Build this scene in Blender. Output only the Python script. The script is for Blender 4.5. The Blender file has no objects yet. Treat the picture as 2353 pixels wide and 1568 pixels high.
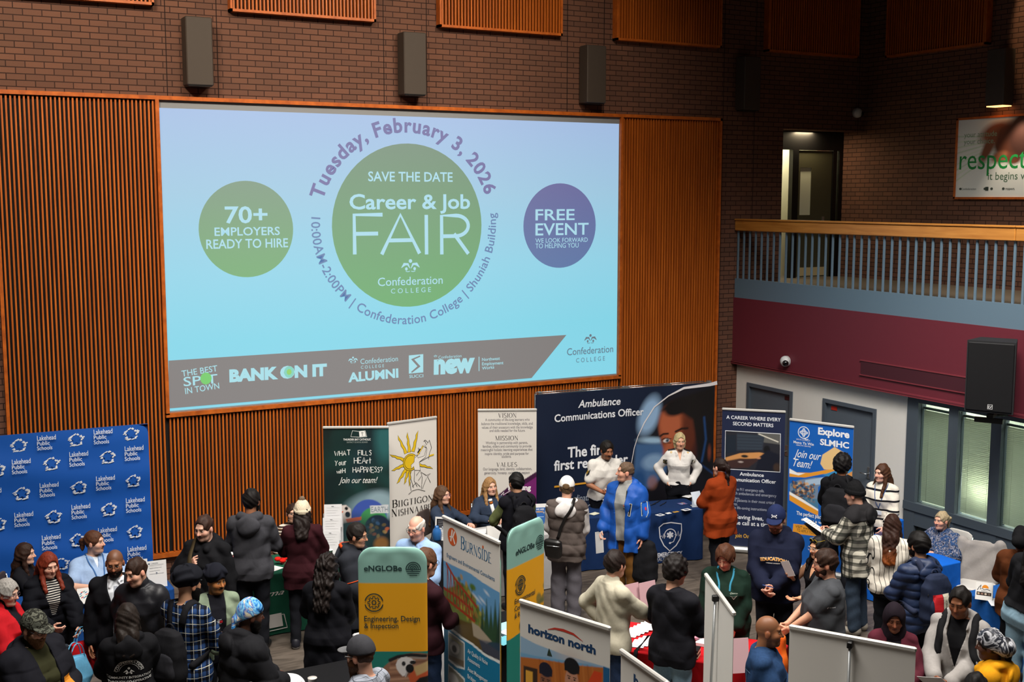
import bpy, math, random
import numpy as np
from mathutils import Matrix, Vector
from mathutils.bvhtree import BVHTree
RES = 1.0          # voxel size factor of the figures

sc = bpy.context.scene
# ---------------------------------------------------------------- camera, world, lights, exposure
F_PX, YAW, PITCH, CAM_H, D = 2735.6, math.radians(28.59), math.radians(6.90), 5.1, 15.8
cd = bpy.data.cameras.new('camera'); cam = bpy.data.objects.new('camera', cd)
sc.collection.objects.link(cam)
cd.sensor_width = 36; cd.lens = F_PX / 2353 * 36; cd.clip_end = 200; cd.clip_start = .05
cam.location = (0, 0, CAM_H); cam.rotation_euler = (math.pi / 2 - PITCH, 0, -YAW)
sc.camera = cam
sc.view_settings.view_transform = 'Standard'; sc.view_settings.look = 'None'
sc.view_settings.gamma = 1; sc.view_settings.exposure = 0.0; sc.view_settings.use_curve_mapping = False
w = bpy.data.worlds.new('world'); sc.world = w; w.use_nodes = True
w.node_tree.nodes['Background'].inputs[0].default_value = (1, .93, .84, 1)
w.node_tree.nodes['Background'].inputs[1].default_value = 0.035

def light(name, kind, loc, energy, color=(1, 1, 1), size=1.0, size_y=None, target=None, spread=None, spot=None, blend=.5):
    l = bpy.data.lights.new(name, kind); l.energy = energy; l.color = color
    if kind == 'AREA':
        l.size = size
        if size_y: l.shape = 'RECTANGLE'; l.size_y = size_y
        if spread: l.spread = math.radians(spread)
    elif kind == 'SPOT':
        l.spot_size = math.radians(spot); l.spot_blend = blend; l.shadow_soft_size = size
    else: l.shadow_soft_size = size
    o = bpy.data.objects.new(name, l); o.location = loc; sc.collection.objects.link(o)
    if target is not None:
        o.rotation_euler = (Vector(target) - Vector(loc)).to_track_quat('-Z', 'Y').to_euler()
    return o
WARM, NEUT = (1, .86, .68), (1, .95, .88)
light('hall_light', 'AREA', (2.6, 7.6, 9.7), 490, NEUT, 3.5, 3.5, (3.0, 9.2, 0), spread=105)
light('hall_light', 'AREA', (8.2, 6.4, 9.7), 490, NEUT, 3.5, 3.5, (8.6, 8.6, 0), spread=105)
light('hall_light', 'AREA', (5.6, 11.0, 9.7), 210, NEUT, 3.0, 2.0, (6.0, 12.6, 0), spread=105)
light('balcony_front_light', 'AREA', (9.6, 8.6, 8.4), 110, NEUT, 2.0, 2.0, (12.9, 11.0, 2.6), spread=80)
light('wall_washer', 'AREA', (0.6, 10.4, 9.8), 235, WARM, 1.4, 1.0, (1.8, 15.8, 6.6), spread=110)
light('wall_washer', 'AREA', (4.2, 10.4, 9.8), 90, WARM, 1.4, 1.0, (4.4, 15.8, 6.6), spread=95)
light('wall_washer', 'AREA', (7.6, 10.4, 9.8), 90, WARM, 1.4, 1.0, (7.6, 15.8, 6.2), spread=80)

# ---------------------------------------------------------------- pixel -> point on a real plane (2353x1568 frame)
_cy, _sy, _cp, _sp = math.cos(YAW), math.sin(YAW), math.cos(PITCH), math.sin(PITCH)
FWD = np.array([_sy * _cp, _cy * _cp, -_sp]); RGT = np.array([_cy, -_sy, 0.]); UPV = np.cross(RGT, FWD)
CAMP = np.array([0, 0, CAM_H])
def ray(px, py): return FWD + RGT * (px - 1176.5) / F_PX - UPV * (py - 784) / F_PX
def PY(px, py, Y): r = ray(px, py); return CAMP + r * (Y / r[1])
def PX(px, py, X): r = ray(px, py); return CAMP + r * (X / r[0])
def PZ(px, py, Z): r = ray(px, py); return CAMP + r * ((Z - CAM_H) / r[2])

# ---------------------------------------------------------------- colour and materials
def lin(c):
    if isinstance(c, str):
        c = c.lstrip('#'); c = [int(c[i:i + 2], 16) / 255 for i in (0, 2, 4)]
    return tuple(x / 12.92 if x <= .04045 else ((x + .055) / 1.055) ** 2.4 for x in c[:3])
def lin4(c): return (*lin(c), 1.0)
MATS = {}
class NT:
    """small node tree helper"""
    def __init__(s, name):
        s.m = bpy.data.materials.new(name); s.m.use_nodes = True
        s.t = s.m.node_tree; s.b = s.t.nodes['Principled BSDF']
    def n(s, typ, **kw):
        nd = s.t.nodes.new('ShaderNode' + typ)
        for k, v in kw.items():
            if k[0] == '_': nd.inputs[k[1:].replace('_', ' ')].default_value = v
            else: setattr(nd, k, v)
        return nd
    def l(s, a, b): s.t.links.new(a, b)
    def obj(s): return s.n('TexCoord').outputs['Object']
    def mapping(s, scale=(1, 1, 1), rot=(0, 0, 0), loc=(0, 0, 0)):
        m = s.n('Mapping'); m.inputs['Scale'].default_value = scale; m.inputs['Rotation'].default_value = rot
        m.inputs['Location'].default_value = loc; s.l(s.obj(), m.inputs['Vector']); return m.outputs[0]
    def math(s, op, a, b=None, c=None):
        m = s.n('Math', operation=op)
        for i, x in enumerate((a, b, c)):
            if x is None: continue
            if isinstance(x, (int, float)): m.inputs[i].default_value = x
            else: s.l(x, m.inputs[i])
        return m.outputs[0]
    def mix(s, f, a, b):
        m = s.n('Mix', data_type='RGBA')
        if isinstance(f, (int, float)): m.inputs[0].default_value = f
        else: s.l(f, m.inputs[0])
        for i, x in ((6, a), (7, b)):
            if isinstance(x, (tuple, list, str)): m.inputs[i].default_value = lin4(x) if isinstance(x, str) else x
            else: s.l(x, m.inputs[i])
        return m.outputs[2]
    def ramp(s, f, stops, interp='LINEAR'):
        r = s.n('ValToRGB'); s.l(f, r.inputs[0]); r.color_ramp.interpolation = interp
        e = r.color_ramp.elements
        while len(e) < len(stops): e.new(.5)
        for k, (p, c) in zip(e, stops): k.position = p; k.color = lin4(c) if isinstance(c, str) else c
        return r.outputs[0]
    def base(s, c): s.l(c, s.b.inputs['Base Color']) if not isinstance(c, (tuple, str)) else setattr(s.b.inputs['Base Color'], 'default_value', lin4(c) if isinstance(c, str) else c)
    def bump(s, h, strength=.3, dist=.01):
        b = s.n('Bump'); b.inputs['Strength'].default_value = strength; b.inputs['Distance'].default_value = dist
        s.l(h, b.inputs['Height']); s.l(b.outputs[0], s.b.inputs['Normal'])
    def set(s, rough=.6, metal=0, spec=.5):
        s.b.inputs['Roughness'].default_value = rough; s.b.inputs['Metallic'].default_value = metal
        s.b.inputs['Specular IOR Level'].default_value = spec; return s.m
def M(name, color, rough=.6, metal=0, spec=.4, emit=0, var=.0, alpha=1, trans=0):
    k = (name, color, rough, metal, emit, trans)
    if k in MATS: return MATS[k]
    t = NT(name); t.set(rough, metal, spec)
    if var:
        nz = t.n('TexNoise', _Scale=14.0, _Detail=3.0); t.l(t.obj(), nz.inputs['Vector'])
        c = np.array(lin(color)); t.base(t.mix(nz.outputs[0], (*np.clip(c * (1 - var), 0, 1), 1), (*np.clip(c * (1 + var), 0, 1), 1)))
    else: t.base(lin4(color))
    if emit:
        t.b.inputs['Emission Color'].default_value = lin4(color); t.b.inputs['Emission Strength'].default_value = emit
    if trans: t.b.inputs['Transmission Weight'].default_value = trans
    MATS[k] = t.m; return t.m
def attr_mat(name, rough=.5, emit=0, spec=.3, trans=0):
    k = (name, rough, emit)
    if k in MATS: return MATS[k]
    t = NT(name); t.set(rough, 0, spec)
    a = t.n('Attribute', attribute_name='Col')
    t.l(a.outputs['Color'], t.b.inputs['Base Color'])
    if emit: t.l(a.outputs['Color'], t.b.inputs['Emission Color']); t.b.inputs['Emission Strength'].default_value = emit
    MATS[k] = t.m; return t.m

# ---------------------------------------------------------------- objects
COL = sc.collection
def tag(o, label=None, cat=None, group=None, kind=None):
    if label: o['label'] = label
    if cat: o['category'] = cat
    if group: o['group'] = group
    if kind: o['kind'] = kind
    return o
def empty(name, loc=(0, 0, 0), rz=0.0, label=None, cat=None, group=None):
    o = bpy.data.objects.new(name, None); COL.objects.link(o); o.location = loc; o.rotation_euler = (0, 0, rz)
    o.empty_display_size = .1
    return tag(o, label, cat, group)
def mesh_obj(name, V, Fc, mats, parent=None, smooth=False, col=None, mi=None):
    me = bpy.data.meshes.new(name)
    V = np.asarray(V, np.float32).reshape(-1, 3)
    if isinstance(Fc, np.ndarray) and Fc.ndim == 2:
        n, k = Fc.shape
        me.vertices.add(len(V)); me.vertices.foreach_set('co', V.ravel())
        me.loops.add(n * k); me.loops.foreach_set('vertex_index', Fc.astype(np.int32).ravel())
        me.polygons.add(n); me.polygons.foreach_set('loop_start', np.arange(0, n * k, k, dtype=np.int32))
        me.polygons.foreach_set('loop_total', np.full(n, k, np.int32)); me.update(calc_edges=True)
    else: me.from_pydata(V.tolist(), [], [list(map(int, f)) for f in Fc])
    for m in (mats if isinstance(mats, (list, tuple)) else [mats]): me.materials.append(m)
    if mi is not None: me.polygons.foreach_set('material_index', np.asarray(mi, np.int32))
    if smooth: me.polygons.foreach_set('use_smooth', np.ones(len(me.polygons), bool))
    if col is not None:
        a = me.attributes.new('Col', 'FLOAT_COLOR', 'POINT')
        c = np.ones((len(V), 4), np.float32); c[:, :3] = col; a.data.foreach_set('color', c.ravel())
    me.validate(); me.update()
    o = bpy.data.objects.new(name, me); COL.objects.link(o)
    if parent: o.parent = parent
    return o
def frame_from(d, up=(0, 0, 1)):
    d = np.asarray(d, float); d = d / np.linalg.norm(d); up = np.asarray(up, float)
    if abs(d @ up) > .95: up = np.array([1., 0, 0])
    x = np.cross(up, d); x /= np.linalg.norm(x); return x, np.cross(d, x), d
class MB:
    """collects shapes that become ONE mesh object"""
    def __init__(s): s.V = []; s.F = []; s.m = []; s.sm = []
    def add(s, V, Fc, m=0, sm=False):
        k = len(s.V); s.V += [tuple(map(float, v)) for v in V]; s.F += [[i + k for i in f] for f in Fc]
        s.m += [m] * len(Fc); s.sm += [sm] * len(Fc); return s
    def box(s, c, size, m=0, rot=None, bev=0):
        a, b, d = (x / 2 for x in size)
        if bev:
            t = min(bev, a * .9, b * .9, d * .9); V = []
            prof = [(a - t, b), (a, b - t)]
            ring = [(a - t, b), (-a + t, b), (-a, b - t), (-a, -b + t), (-a + t, -b), (a - t, -b), (a, -b + t), (a, b - t)]
            ins = [(math.copysign(max(abs(x) - t, 0), x), math.copysign(max(abs(y) - t, 0), y)) for x, y in ring]
            V = [(x, y, -d) for x, y in ins] + [(x, y, -d + t) for x, y in ring] + [(x, y, d - t) for x, y in ring] + [(x, y, d) for x, y in ins]
            Fc = [list(range(7, -1, -1)), list(range(24, 32))]
            for r in range(3): Fc += [[r * 8 + (i + 1) % 8, r * 8 + i, (r + 1) * 8 + i, (r + 1) * 8 + (i + 1) % 8] for i in range(8)]
            Fc = [list(reversed(f)) if k > 1 else f for k, f in enumerate(Fc)]
            Fc = [f[::-1] if k > 1 else f for k, f in enumerate(Fc)]
        else:
            V = [(x, y, z) for z in (-d, d) for y in (-b, b) for x in (-a, a)]
            Fc = [(0, 2, 3, 1), (4, 5, 7, 6), (0, 1, 5, 4), (2, 6, 7, 3), (1, 3, 7, 5), (0, 4, 6, 2)]
        if rot is not None: V = [tuple(rot @ Vector(v)) for v in V]
        return s.add([(v[0] + c[0], v[1] + c[1], v[2] + c[2]) for v in V], Fc, m)
    def bx(s, x0, x1, y0, y1, z0, z1, m=0, bev=0): return s.box(((x0 + x1) / 2, (y0 + y1) / 2, (z0 + z1) / 2), (abs(x1 - x0), abs(y1 - y0), abs(z1 - z0)), m, None, bev)
    def tube(s, pts, r, n=8, m=0, closed=False, flat=1.0, up=(0, 0, 1)):
        P = [np.asarray(p, float) for p in pts]; N = len(P); V = []; rr = r if isinstance(r, (list, tuple)) else [r] * N
        for i, p in enumerate(P):
            a = P[(i - 1) % N] if closed or i else p; b = P[(i + 1) % N] if closed or i < N - 1 else p
            x, y, _ = frame_from(b - a, up)
            for k in range(n):
                t = 2 * math.pi * k / n; V.append(p + x * math.cos(t) * rr[i] + y * math.sin(t) * rr[i] * flat)
        Fc = [[i * n + k, i * n + (k + 1) % n, ((i + 1) % N) * n + (k + 1) % n, ((i + 1) % N) * n + k] for i in range(N if closed else N - 1) for k in range(n)]
        if not closed: Fc += [list(range(n - 1, -1, -1)), list(range((N - 1) * n, N * n))]
        return s.add(V, Fc, m, True)
    def lathe(s, c, prof, n=24, m=0, sm=True):
        V = [(c[0] + r * math.cos(2 * math.pi * k / n), c[1] + r * math.sin(2 * math.pi * k / n), c[2] + z) for r, z in prof for k in range(n)]
        Fc = [[i * n + k, i * n + (k + 1) % n, (i + 1) * n + (k + 1) % n, (i + 1) * n + k] for i in range(len(prof) - 1) for k in range(n)]
        Fc += [list(range(n - 1, -1, -1)), list(range((len(prof) - 1) * n, len(prof) * n))]
        return s.add(V, Fc, m, sm)
    def prism(s, pts, d0, d1, axis='y', m=0):
        """polygon pts (u,v) extruded along axis"""
        def q(u, v, d): return {'y': (u, d, v), 'x': (d, u, v), 'z': (u, v, d)}[axis]
        n = len(pts); V = [q(u, v, d0) for u, v in pts] + [q(u, v, d1) for u, v in pts]
        Fc = [list(range(n)), list(range(2 * n - 1, n - 1, -1))] + [[i, n + i, n + (i + 1) % n, (i + 1) % n] for i in range(n)]
        return s.add(V, Fc, m)
    def build(s, name, mats, parent=None, M4=None):
        o = mesh_obj(name, s.V, s.F, mats, parent, mi=s.m)
        o.data.polygons.foreach_set('use_smooth', np.array(s.sm, bool))
        bm = bmesh.new(); bm.from_mesh(o.data); bmesh.ops.recalc_face_normals(bm, faces=bm.faces); bm.to_mesh(o.data); bm.free()
        return o
import bmesh

# ---------------------------------------------------------------- printed sheets: colours and lettering in one mesh
_tc = bpy.data.curves.new('t', 'FONT'); _tc.resolution_u = 3; _to = bpy.data.objects.new('t', _tc)
_tcache = {}
def glyphs(body, bold=0.0, shear=0.0):
    k = (body, bold, shear)
    if k not in _tcache:
        _tc.body = body; _tc.size = 1; _tc.offset = bold; _tc.shear = shear
        me = _to.to_mesh(); V = np.array([v.co[:2] for v in me.vertices]).reshape(-1, 2); Fc = [tuple(p.vertices) for p in me.polygons]; _to.to_mesh_clear()
        _tcache[k] = (V, Fc)
    return _tcache[k]
def adv(ch, bold=0.0):
    a = glyphs('|' + ch + '|', bold)[0][:, 0].max(); return a - glyphs('||', bold)[0][:, 0].max()
# serif capitals from stems, hairlines, diagonals and bowls: (kind, ...) in units of cap height
_S = .13; _H = .035
SERIF = {'B': (.62, 's.12', 'b.30,.76,.25,.24,-90,90', 'b.32,.26,.29,.26,-90,90', 'h.12,.3,.98', 'h.12,.3,.52', 'h.12,.3,.02'),
 'U': (.76, 's.14,.3,1', 's.62,.3,1,t', 'b.38,.32,.26,.32,180,360'), 'R': (.7, 's.12', 'b.32,.75,.24,.25,-90,90', 'h.12,.32,.98', 'h.12,.32,.51', 'd.34,.5,.64,0'),
 'N': (.82, 's.14,0,1,t', 's.68,0,1,t', 'd.12,1,.68,0'), 'S': (.54, 'b.27,.75,.2,.25,30,270', 'b.27,.25,.22,.27,-150,90'), 'I': (.34, 's.17'),
 'D': (.78, 's.12', 'b.3,.5,.4,.5,-90,90', 'h.12,.3,.98', 'h.12,.3,.02'), 'E': (.62, 's.12', 'h.12,.54,.98', 'h.12,.46,.52', 'h.12,.58,.02'),
 'G': (.78, 'b.42,.5,.36,.5,40,320', 's.66,.0,.44', 'h.5,.8,.44'), 'T': (.66, 's.33', 'h.04,.62,.98'), 'O': (.8, 'b.4,.5,.36,.5,0,360'),
 'H': (.82, 's.14', 's.68', 'h.14,.68,.52'), 'A': (.74, 'd.36,1,.08,0,t', 'd.36,1,.66,0', 'h.2,.54,.34'), 'V': (.74, 'd.08,1,.37,0', 'd.66,1,.37,0,t'),
 'M': (.94, 's.13,0,1,t', 's.8,0,1', 'd.12,1,.46,0', 'd.8,1,.46,0,t'), 'L': (.6, 's.12', 'h.12,.56,.02')}
# one-line capitals: strokes on a 0..1 grid
LINE = {'A': '00 51 a0,25 85', 'B': '', 'C': ''}
_L = {'W': [[(0, 1), (.25, 0), (.5, .7), (.75, 0), (1, 1)]], 'H': [[(0, 0), (0, 1)], [(.7, 0), (.7, 1)], [(0, .5), (.7, .5)]], 'A': [[(0, 0), (.4, 1), (.8, 0)], [(.15, .35), (.65, .35)]],
 'T': [[(0, 1), (.8, 1)], [(.4, 1), (.4, 0)]], 'F': [[(.6, 1), (0, 1), (0, 0)], [(0, .52), (.5, .52)]], 'I': [[(.0, 1), (.0, 0)]], 'L': [[(0, 1), (0, 0), (.55, 0)]],
 'S': [[(.55, .85), (.3, 1), (.05, .8), (.5, .4), (.4, .02), (0, .1)]], 'E': [[(.6, 1), (0, 1), (0, 0), (.6, 0)], [(0, .5), (.5, .5)]], 'R': [[(0, 0), (0, 1), (.45, 1), (.6, .78), (.45, .52), (0, .52)], [(.3, .52), (.65, 0)]],
 'P': [[(0, 0), (0, 1), (.5, 1), (.6, .75), (.45, .5), (0, .5)]], 'N': [[(0, 0), (0, 1), (.65, 0), (.65, 1)]], 'Y': [[(0, 1), (.3, .55), (.6, 1)], [(.3, .55), (.2, 0)]],
 'O': [[(.3, .7), (.05, .4), (.25, .05), (.5, .25), (.45, .6), (.3, .7)]], 'U': [[(0, .8), (.05, .1), (.45, .05), (.5, .8)]], 'r': [[(0, .7), (0, 0)], [(0, .45), (.15, .68), (.35, .62)]],
 'w': [[(0, .6), (.15, 0), (.3, .5), (.45, 0), (.6, .6)]], 'i': [[(0, .6), (0, 0)], [(0, .85), (.01, .9)]], 't': [[(.15, .95), (.15, 0)], [(-.05, .6), (.4, .6)]], '?': [[(0, .8), (.2, 1), (.5, .85), (.35, .55), (.22, .4), (.22, .25)], [(.22, .05), (.23, .08)]],
 'K': [[(0, 0), (0, 1)], [(.6, 1), (0, .45), (.6, 0)]]}
class Sheet:
    """flat (or gently waved) print: local x across, z up, front towards -y; one mesh, one colour attribute"""
    def __init__(s, W, H, disp=None, t=.006):
        s.W, s.H, s.disp, s.t = W, H, disp, t; s.V = []; s.F = []; s.C = []; s.w = .0012
        s.step = .00012
        if disp is not None: s.w = .003
    def _push(s, xz, Fc, col, y=None):
        xz = np.asarray(xz, float).reshape(-1, 2); k = len(s.V); yy = -s.w if y is None else y
        dy = s.disp(xz[:, 0], xz[:, 1]) if s.disp is not None else np.zeros(len(xz))
        s.V += np.column_stack([xz[:, 0], dy + yy, xz[:, 1]]).tolist(); s.F += [[i + k for i in f] for f in Fc]
        c = np.asarray(col, float); c = np.tile(c, (len(xz), 1)) if c.ndim == 1 else c
        s.C += c.tolist(); s.w += s.step if y is None else 0
    def ground(s, paint):
        nx, nz = paint.nx, paint.nz; idx = np.arange(nx * nz).reshape(nz, nx)
        q = np.stack([idx[:-1, :-1], idx[:-1, 1:], idx[1:, 1:], idx[1:, :-1]], -1).reshape(-1, 4).tolist()
        s._push(np.column_stack([paint.X.ravel(), paint.Z.ravel()]), q, paint.rgb.reshape(-1, 3), y=0)
        s.w = s.w
    def back(s, col, n=40):
        X, Z = np.meshgrid(np.linspace(-s.W / 2, s.W / 2, n), np.linspace(0, s.H, n)); idx = np.arange(n * n).reshape(n, n)
        q = np.stack([idx[:-1, :-1], idx[1:, :-1], idx[1:, 1:], idx[:-1, 1:]], -1).reshape(-1, 4).tolist()
        s._push(np.column_stack([X.ravel(), Z.ravel()]), q, lin(col), y=s.t)
        b = np.concatenate([idx[0, :], idx[1:, -1], idx[-1, -2::-1], idx[-2:0:-1, 0]]); xz = np.column_stack([X.ravel()[b], Z.ravel()[b]]); m = len(b)
        k = len(s.V); s._push(xz, [], lin(col), y=0); s._push(xz, [], lin(col), y=s.t)
        s.F += [[k + i, k + (i + 1) % m, k + m + (i + 1) % m, k + m + i] for i in range(m)]
    def text(s, body, x, z, size, col, align='c', bold=0.0, shear=0.0, sx=1.0, rot=0.0):
        V, Fc = glyphs(body, bold, shear)
        if not len(V): return
        V = V * size; V[:, 0] *= sx; a, b = V[:, 0].min(), V[:, 0].max()
        V = V - np.array([{'c': (a + b) / 2, 'l': a, 'r': b}[align], 0])
        if rot: c_, s_ = math.cos(rot), math.sin(rot); V = V @ np.array([[c_, s_], [-s_, c_]])
        s._push(V + np.array([x, z]), Fc, lin(col))
    def fit(s, body, x0, x1, z, size, col, **kw):
        V, _ = glyphs(body, kw.get('bold', 0), kw.get('shear', 0)); wd = (V[:, 0].max() - V[:, 0].min()) * size
        s.text(body, (x0 + x1) / 2, z, size, col, sx=(x1 - x0) / wd, **kw)
    def arc_text(s, body, cx, cz, r, mid, size, col, bold=0.0, below=False, squash=1.0, track=1.0):
        ws = [adv(c, bold) * size * track for c in body]; tot = sum(ws); acc = -tot / 2
        for ch, wd in zip(body, ws):
            m = acc + wd / 2; acc += wd
            if ch == ' ': continue
            V, Fc = glyphs(ch, bold)
            if not len(V): continue
            V = V * size - np.array([wd / 2 - adv(ch, bold) * 0, 0]); V = V.copy()
            if below: th = mid + m / r; V[:, 1] -= size * .7; ang = th + math.pi / 2; rr = r
            else: th = mid - m / r; ang = th - math.pi / 2; rr = r
            c_, s_ = math.cos(ang), math.sin(ang); Vr = V @ np.array([[c_, s_], [-s_, c_]])
            s._push(Vr + np.array([cx + rr * math.cos(th), cz + rr * math.sin(th)]), Fc, lin(col))
            s.w -= s.step
        s.w += s.step
    def poly(s, pts, col): s._push(pts, [list(range(len(pts)))], lin(col))
    def rect(s, x0, x1, z0, z1, col): s.poly([(x0, z0), (x1, z0), (x1, z1), (x0, z1)], col)
    def patch(s, x0, x1, z0, z1, col, n=10):
        X, Z = np.meshgrid(np.linspace(x0, x1, n), np.linspace(z0, z1, n)); i = np.arange(n * n).reshape(n, n); s._push(np.column_stack([X.ravel(), Z.ravel()]), np.stack([i[:-1, :-1], i[:-1, 1:], i[1:, 1:], i[1:, :-1]], -1).reshape(-1, 4).tolist(), lin(col))
    def ell(s, x, z, rx, rz, col, n=40, rot=0, a0=0, a1=360):
        t = np.radians(np.linspace(a0, a1, n, endpoint=(a1 - a0) < 360)); p = np.column_stack([rx * np.cos(t), rz * np.sin(t)])
        c_, s_ = math.cos(rot), math.sin(rot); s.poly((p @ np.array([[c_, s_], [-s_, c_]]) + np.array([x, z])).tolist(), col)
    def stroke(s, pts, wd, col, closed=False):
        P = np.asarray(pts, float); n = len(P); ww = np.asarray(wd if isinstance(wd, (list, tuple)) else [wd] * n, float)
        T = np.zeros_like(P)
        for i in range(n):
            a = P[(i - 1) % n] if closed or i else P[i]; b = P[(i + 1) % n] if closed or i < n - 1 else P[i]; d = b - a; T[i] = d / (np.linalg.norm(d) + 1e-9)
        N = np.column_stack([-T[:, 1], T[:, 0]]) * ww[:, None] / 2
        s._push(np.concatenate([P + N, P - N]), [[i, n + i, n + (i + 1) % n, (i + 1) % n] for i in range(n if closed else n - 1)], lin(col))
    def ring(s, x, z, r, wd, col, a0=0, a1=360, n=48, ry=None):
        t = np.radians(np.linspace(a0, a1, n, endpoint=(a1 - a0) < 360)); ry = ry or r
        s.stroke(np.column_stack([x + r * np.cos(t), z + ry * np.sin(t)]), wd, col, closed=(a1 - a0) >= 360)
    def hand(s, body, x, z, size, col, wd=.012, jit=.06, gap=.28, seed=1):
        rnd = random.Random(seed)
        for ch in body:
            if ch == ' ': x += size * .55; continue
            g = _L[ch]; k = size * (1 + rnd.uniform(-jit, jit)); dz = rnd.uniform(-jit, jit) * size
            for st in g: s.stroke([(x + u * k * .8, z + dz + v * k) for u, v in st], wd, col); s.w -= s.step
            x += (max(u for st in g for u, v in st) * .8 + gap) * size
        s.w += s.step
        return x
    def serif(s, body, x, z, size, col, align='c', sx=1.0, small=None, bold=1.0, shear=0.0):
        tot = 0; P = []
        for i, ch in enumerate(body):
            k = size if (small is None or i == 0) else size * small
            if ch == ' ': tot += .4 * size; continue
            g = SERIF[ch]; P.append((ch, tot, k)); tot += (g[0] + .1) * k * sx
        x0 = x - {'c': tot / 2, 'l': 0, 'r': tot}[align]
        for ch, ox, k in P:
            for it in SERIF[ch][1:]:
                q = it[1:].split(','); thin = q[-1] == 't'; q = [float(v) for v in q if v != 't']; kd = it[0]
                f = lambda u, v: (x0 + ox + u * k * sx, z + v * k)
                if kd == 's':
                    z0, z1 = (q[1], q[2]) if len(q) > 2 else (0, 1); hw = (_H if thin else _S * bold) / 2
                    s.poly([f(q[0] - hw, z0), f(q[0] + hw, z0), f(q[0] + hw, z1), f(q[0] - hw, z1)], col); s.w -= s.step
                    for e in ((z0,) if z0 == 0 else ()) + ((z1,) if z1 == 1 else ()):
                        e2 = e + (.035 if e == 0 else -.035); s.poly([f(q[0] - hw - .07, min(e, e2)), f(q[0] + hw + .07, min(e, e2)), f(q[0] + hw + .07, max(e, e2)), f(q[0] - hw - .07, max(e, e2))], col); s.w -= s.step
                elif kd == 'h': s.poly([f(q[0], q[2] - .02), f(q[1], q[2] - .02), f(q[1], q[2] + .02), f(q[0], q[2] + .02)], col); s.w -= s.step
                elif kd == 'd': s.stroke([f(q[0], q[1]), f(q[2], q[3])], k * (.045 if thin else .125 * bold), col); s.w -= s.step
                elif kd == 'b':
                    t = np.radians(np.linspace(q[4], q[5], 25)); wdt = k * (.04 + (.1 * bold) * np.abs(np.cos(t)))
                    s.stroke([f(q[0] + q[2] * math.cos(a), q[1] + q[3] * math.sin(a)) for a in t], wdt.tolist(), col); s.w -= s.step
        s.w += s.step
    def build(s, name, parent=None, mat=None):
        return mesh_obj(name, s.V, s.F, mat or attr_mat('printed_sheet', .55), parent, col=s.C)
class Paint:
    """soft colour picture on a grid of points, for printed photographs"""
    def __init__(s, W, H, nx, nz, col, x0=None, z0=0.0):
        s.nx, s.nz = nx, nz; x0 = -W / 2 if x0 is None else x0
        s.X, s.Z = np.meshgrid(np.linspace(x0, x0 + W, nx), np.linspace(z0, z0 + H, nz)); s.rgb = np.tile(np.array(lin(col)), (nz, nx, 1))
    def _mix(s, a, col): s.rgb = s.rgb * (1 - a[..., None]) + np.array(lin(col)) * a[..., None]
    def ell(s, x, z, rx, rz, col, soft=.02, rot=0.0, a=1.0):
        c_, s_ = math.cos(rot), math.sin(rot); u = (s.X - x) * c_ + (s.Z - z) * s_; v = -(s.X - x) * s_ + (s.Z - z) * c_
        d = (np.sqrt((u / rx) ** 2 + (v / rz) ** 2) - 1) * min(rx, rz); s._mix(a * np.clip(.5 - d / (soft + 1e-6), 0, 1), col)
    def poly(s, pts, col, soft=.004, a=1.0):
        P = np.asarray(pts, float); inside = np.zeros(s.X.shape, bool); dist = np.full(s.X.shape, 1e9)
        for i in range(len(P)):
            p, q = P[i], P[(i + 1) % len(P)]; e = q - p; wx, wz = s.X - p[0], s.Z - p[1]
            t = np.clip((wx * e[0] + wz * e[1]) / (e @ e + 1e-12), 0, 1); dist = np.minimum(dist, (wx - e[0] * t) ** 2 + (wz - e[1] * t) ** 2)
            cnd = (p[1] > s.Z) != (q[1] > s.Z); inside ^= cnd & (s.X < e[0] * (s.Z - p[1]) / (e[1] + 1e-12) + p[0])
        d = np.sqrt(dist) * np.where(inside, -1, 1); s._mix(a * np.clip(.5 - d / soft, 0, 1), col)
    def rect(s, x0, x1, z0, z1, col, soft=.004, a=1.0): s.poly([(x0, z0), (x1, z0), (x1, z1), (x0, z1)], col, soft, a)
    def line(s, pts, wd, col, soft=.004, a=1.0):
        dist = np.full(s.X.shape, 1e9)
        for p, q in zip(pts[:-1], pts[1:]):
            p, q = np.array(p, float), np.array(q, float); e = q - p; wx, wz = s.X - p[0], s.Z - p[1]
            t = np.clip((wx * e[0] + wz * e[1]) / (e @ e + 1e-12), 0, 1); dist = np.minimum(dist, np.sqrt((wx - e[0] * t) ** 2 + (wz - e[1] * t) ** 2))
        s._mix(a * np.clip(.5 - (dist - wd / 2) / soft, 0, 1), col)
    def speck(s, region, cols, n, r0, r1, seed=0, soft=.01):
        rnd = random.Random(seed); x0, x1, z0, z1 = region
        for _ in range(n): s.ell(rnd.uniform(x0, x1), rnd.uniform(z0, z1), rnd.uniform(r0, r1), rnd.uniform(r0, r1), rnd.choice(cols), soft, rnd.uniform(0, 3), .8)
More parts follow.
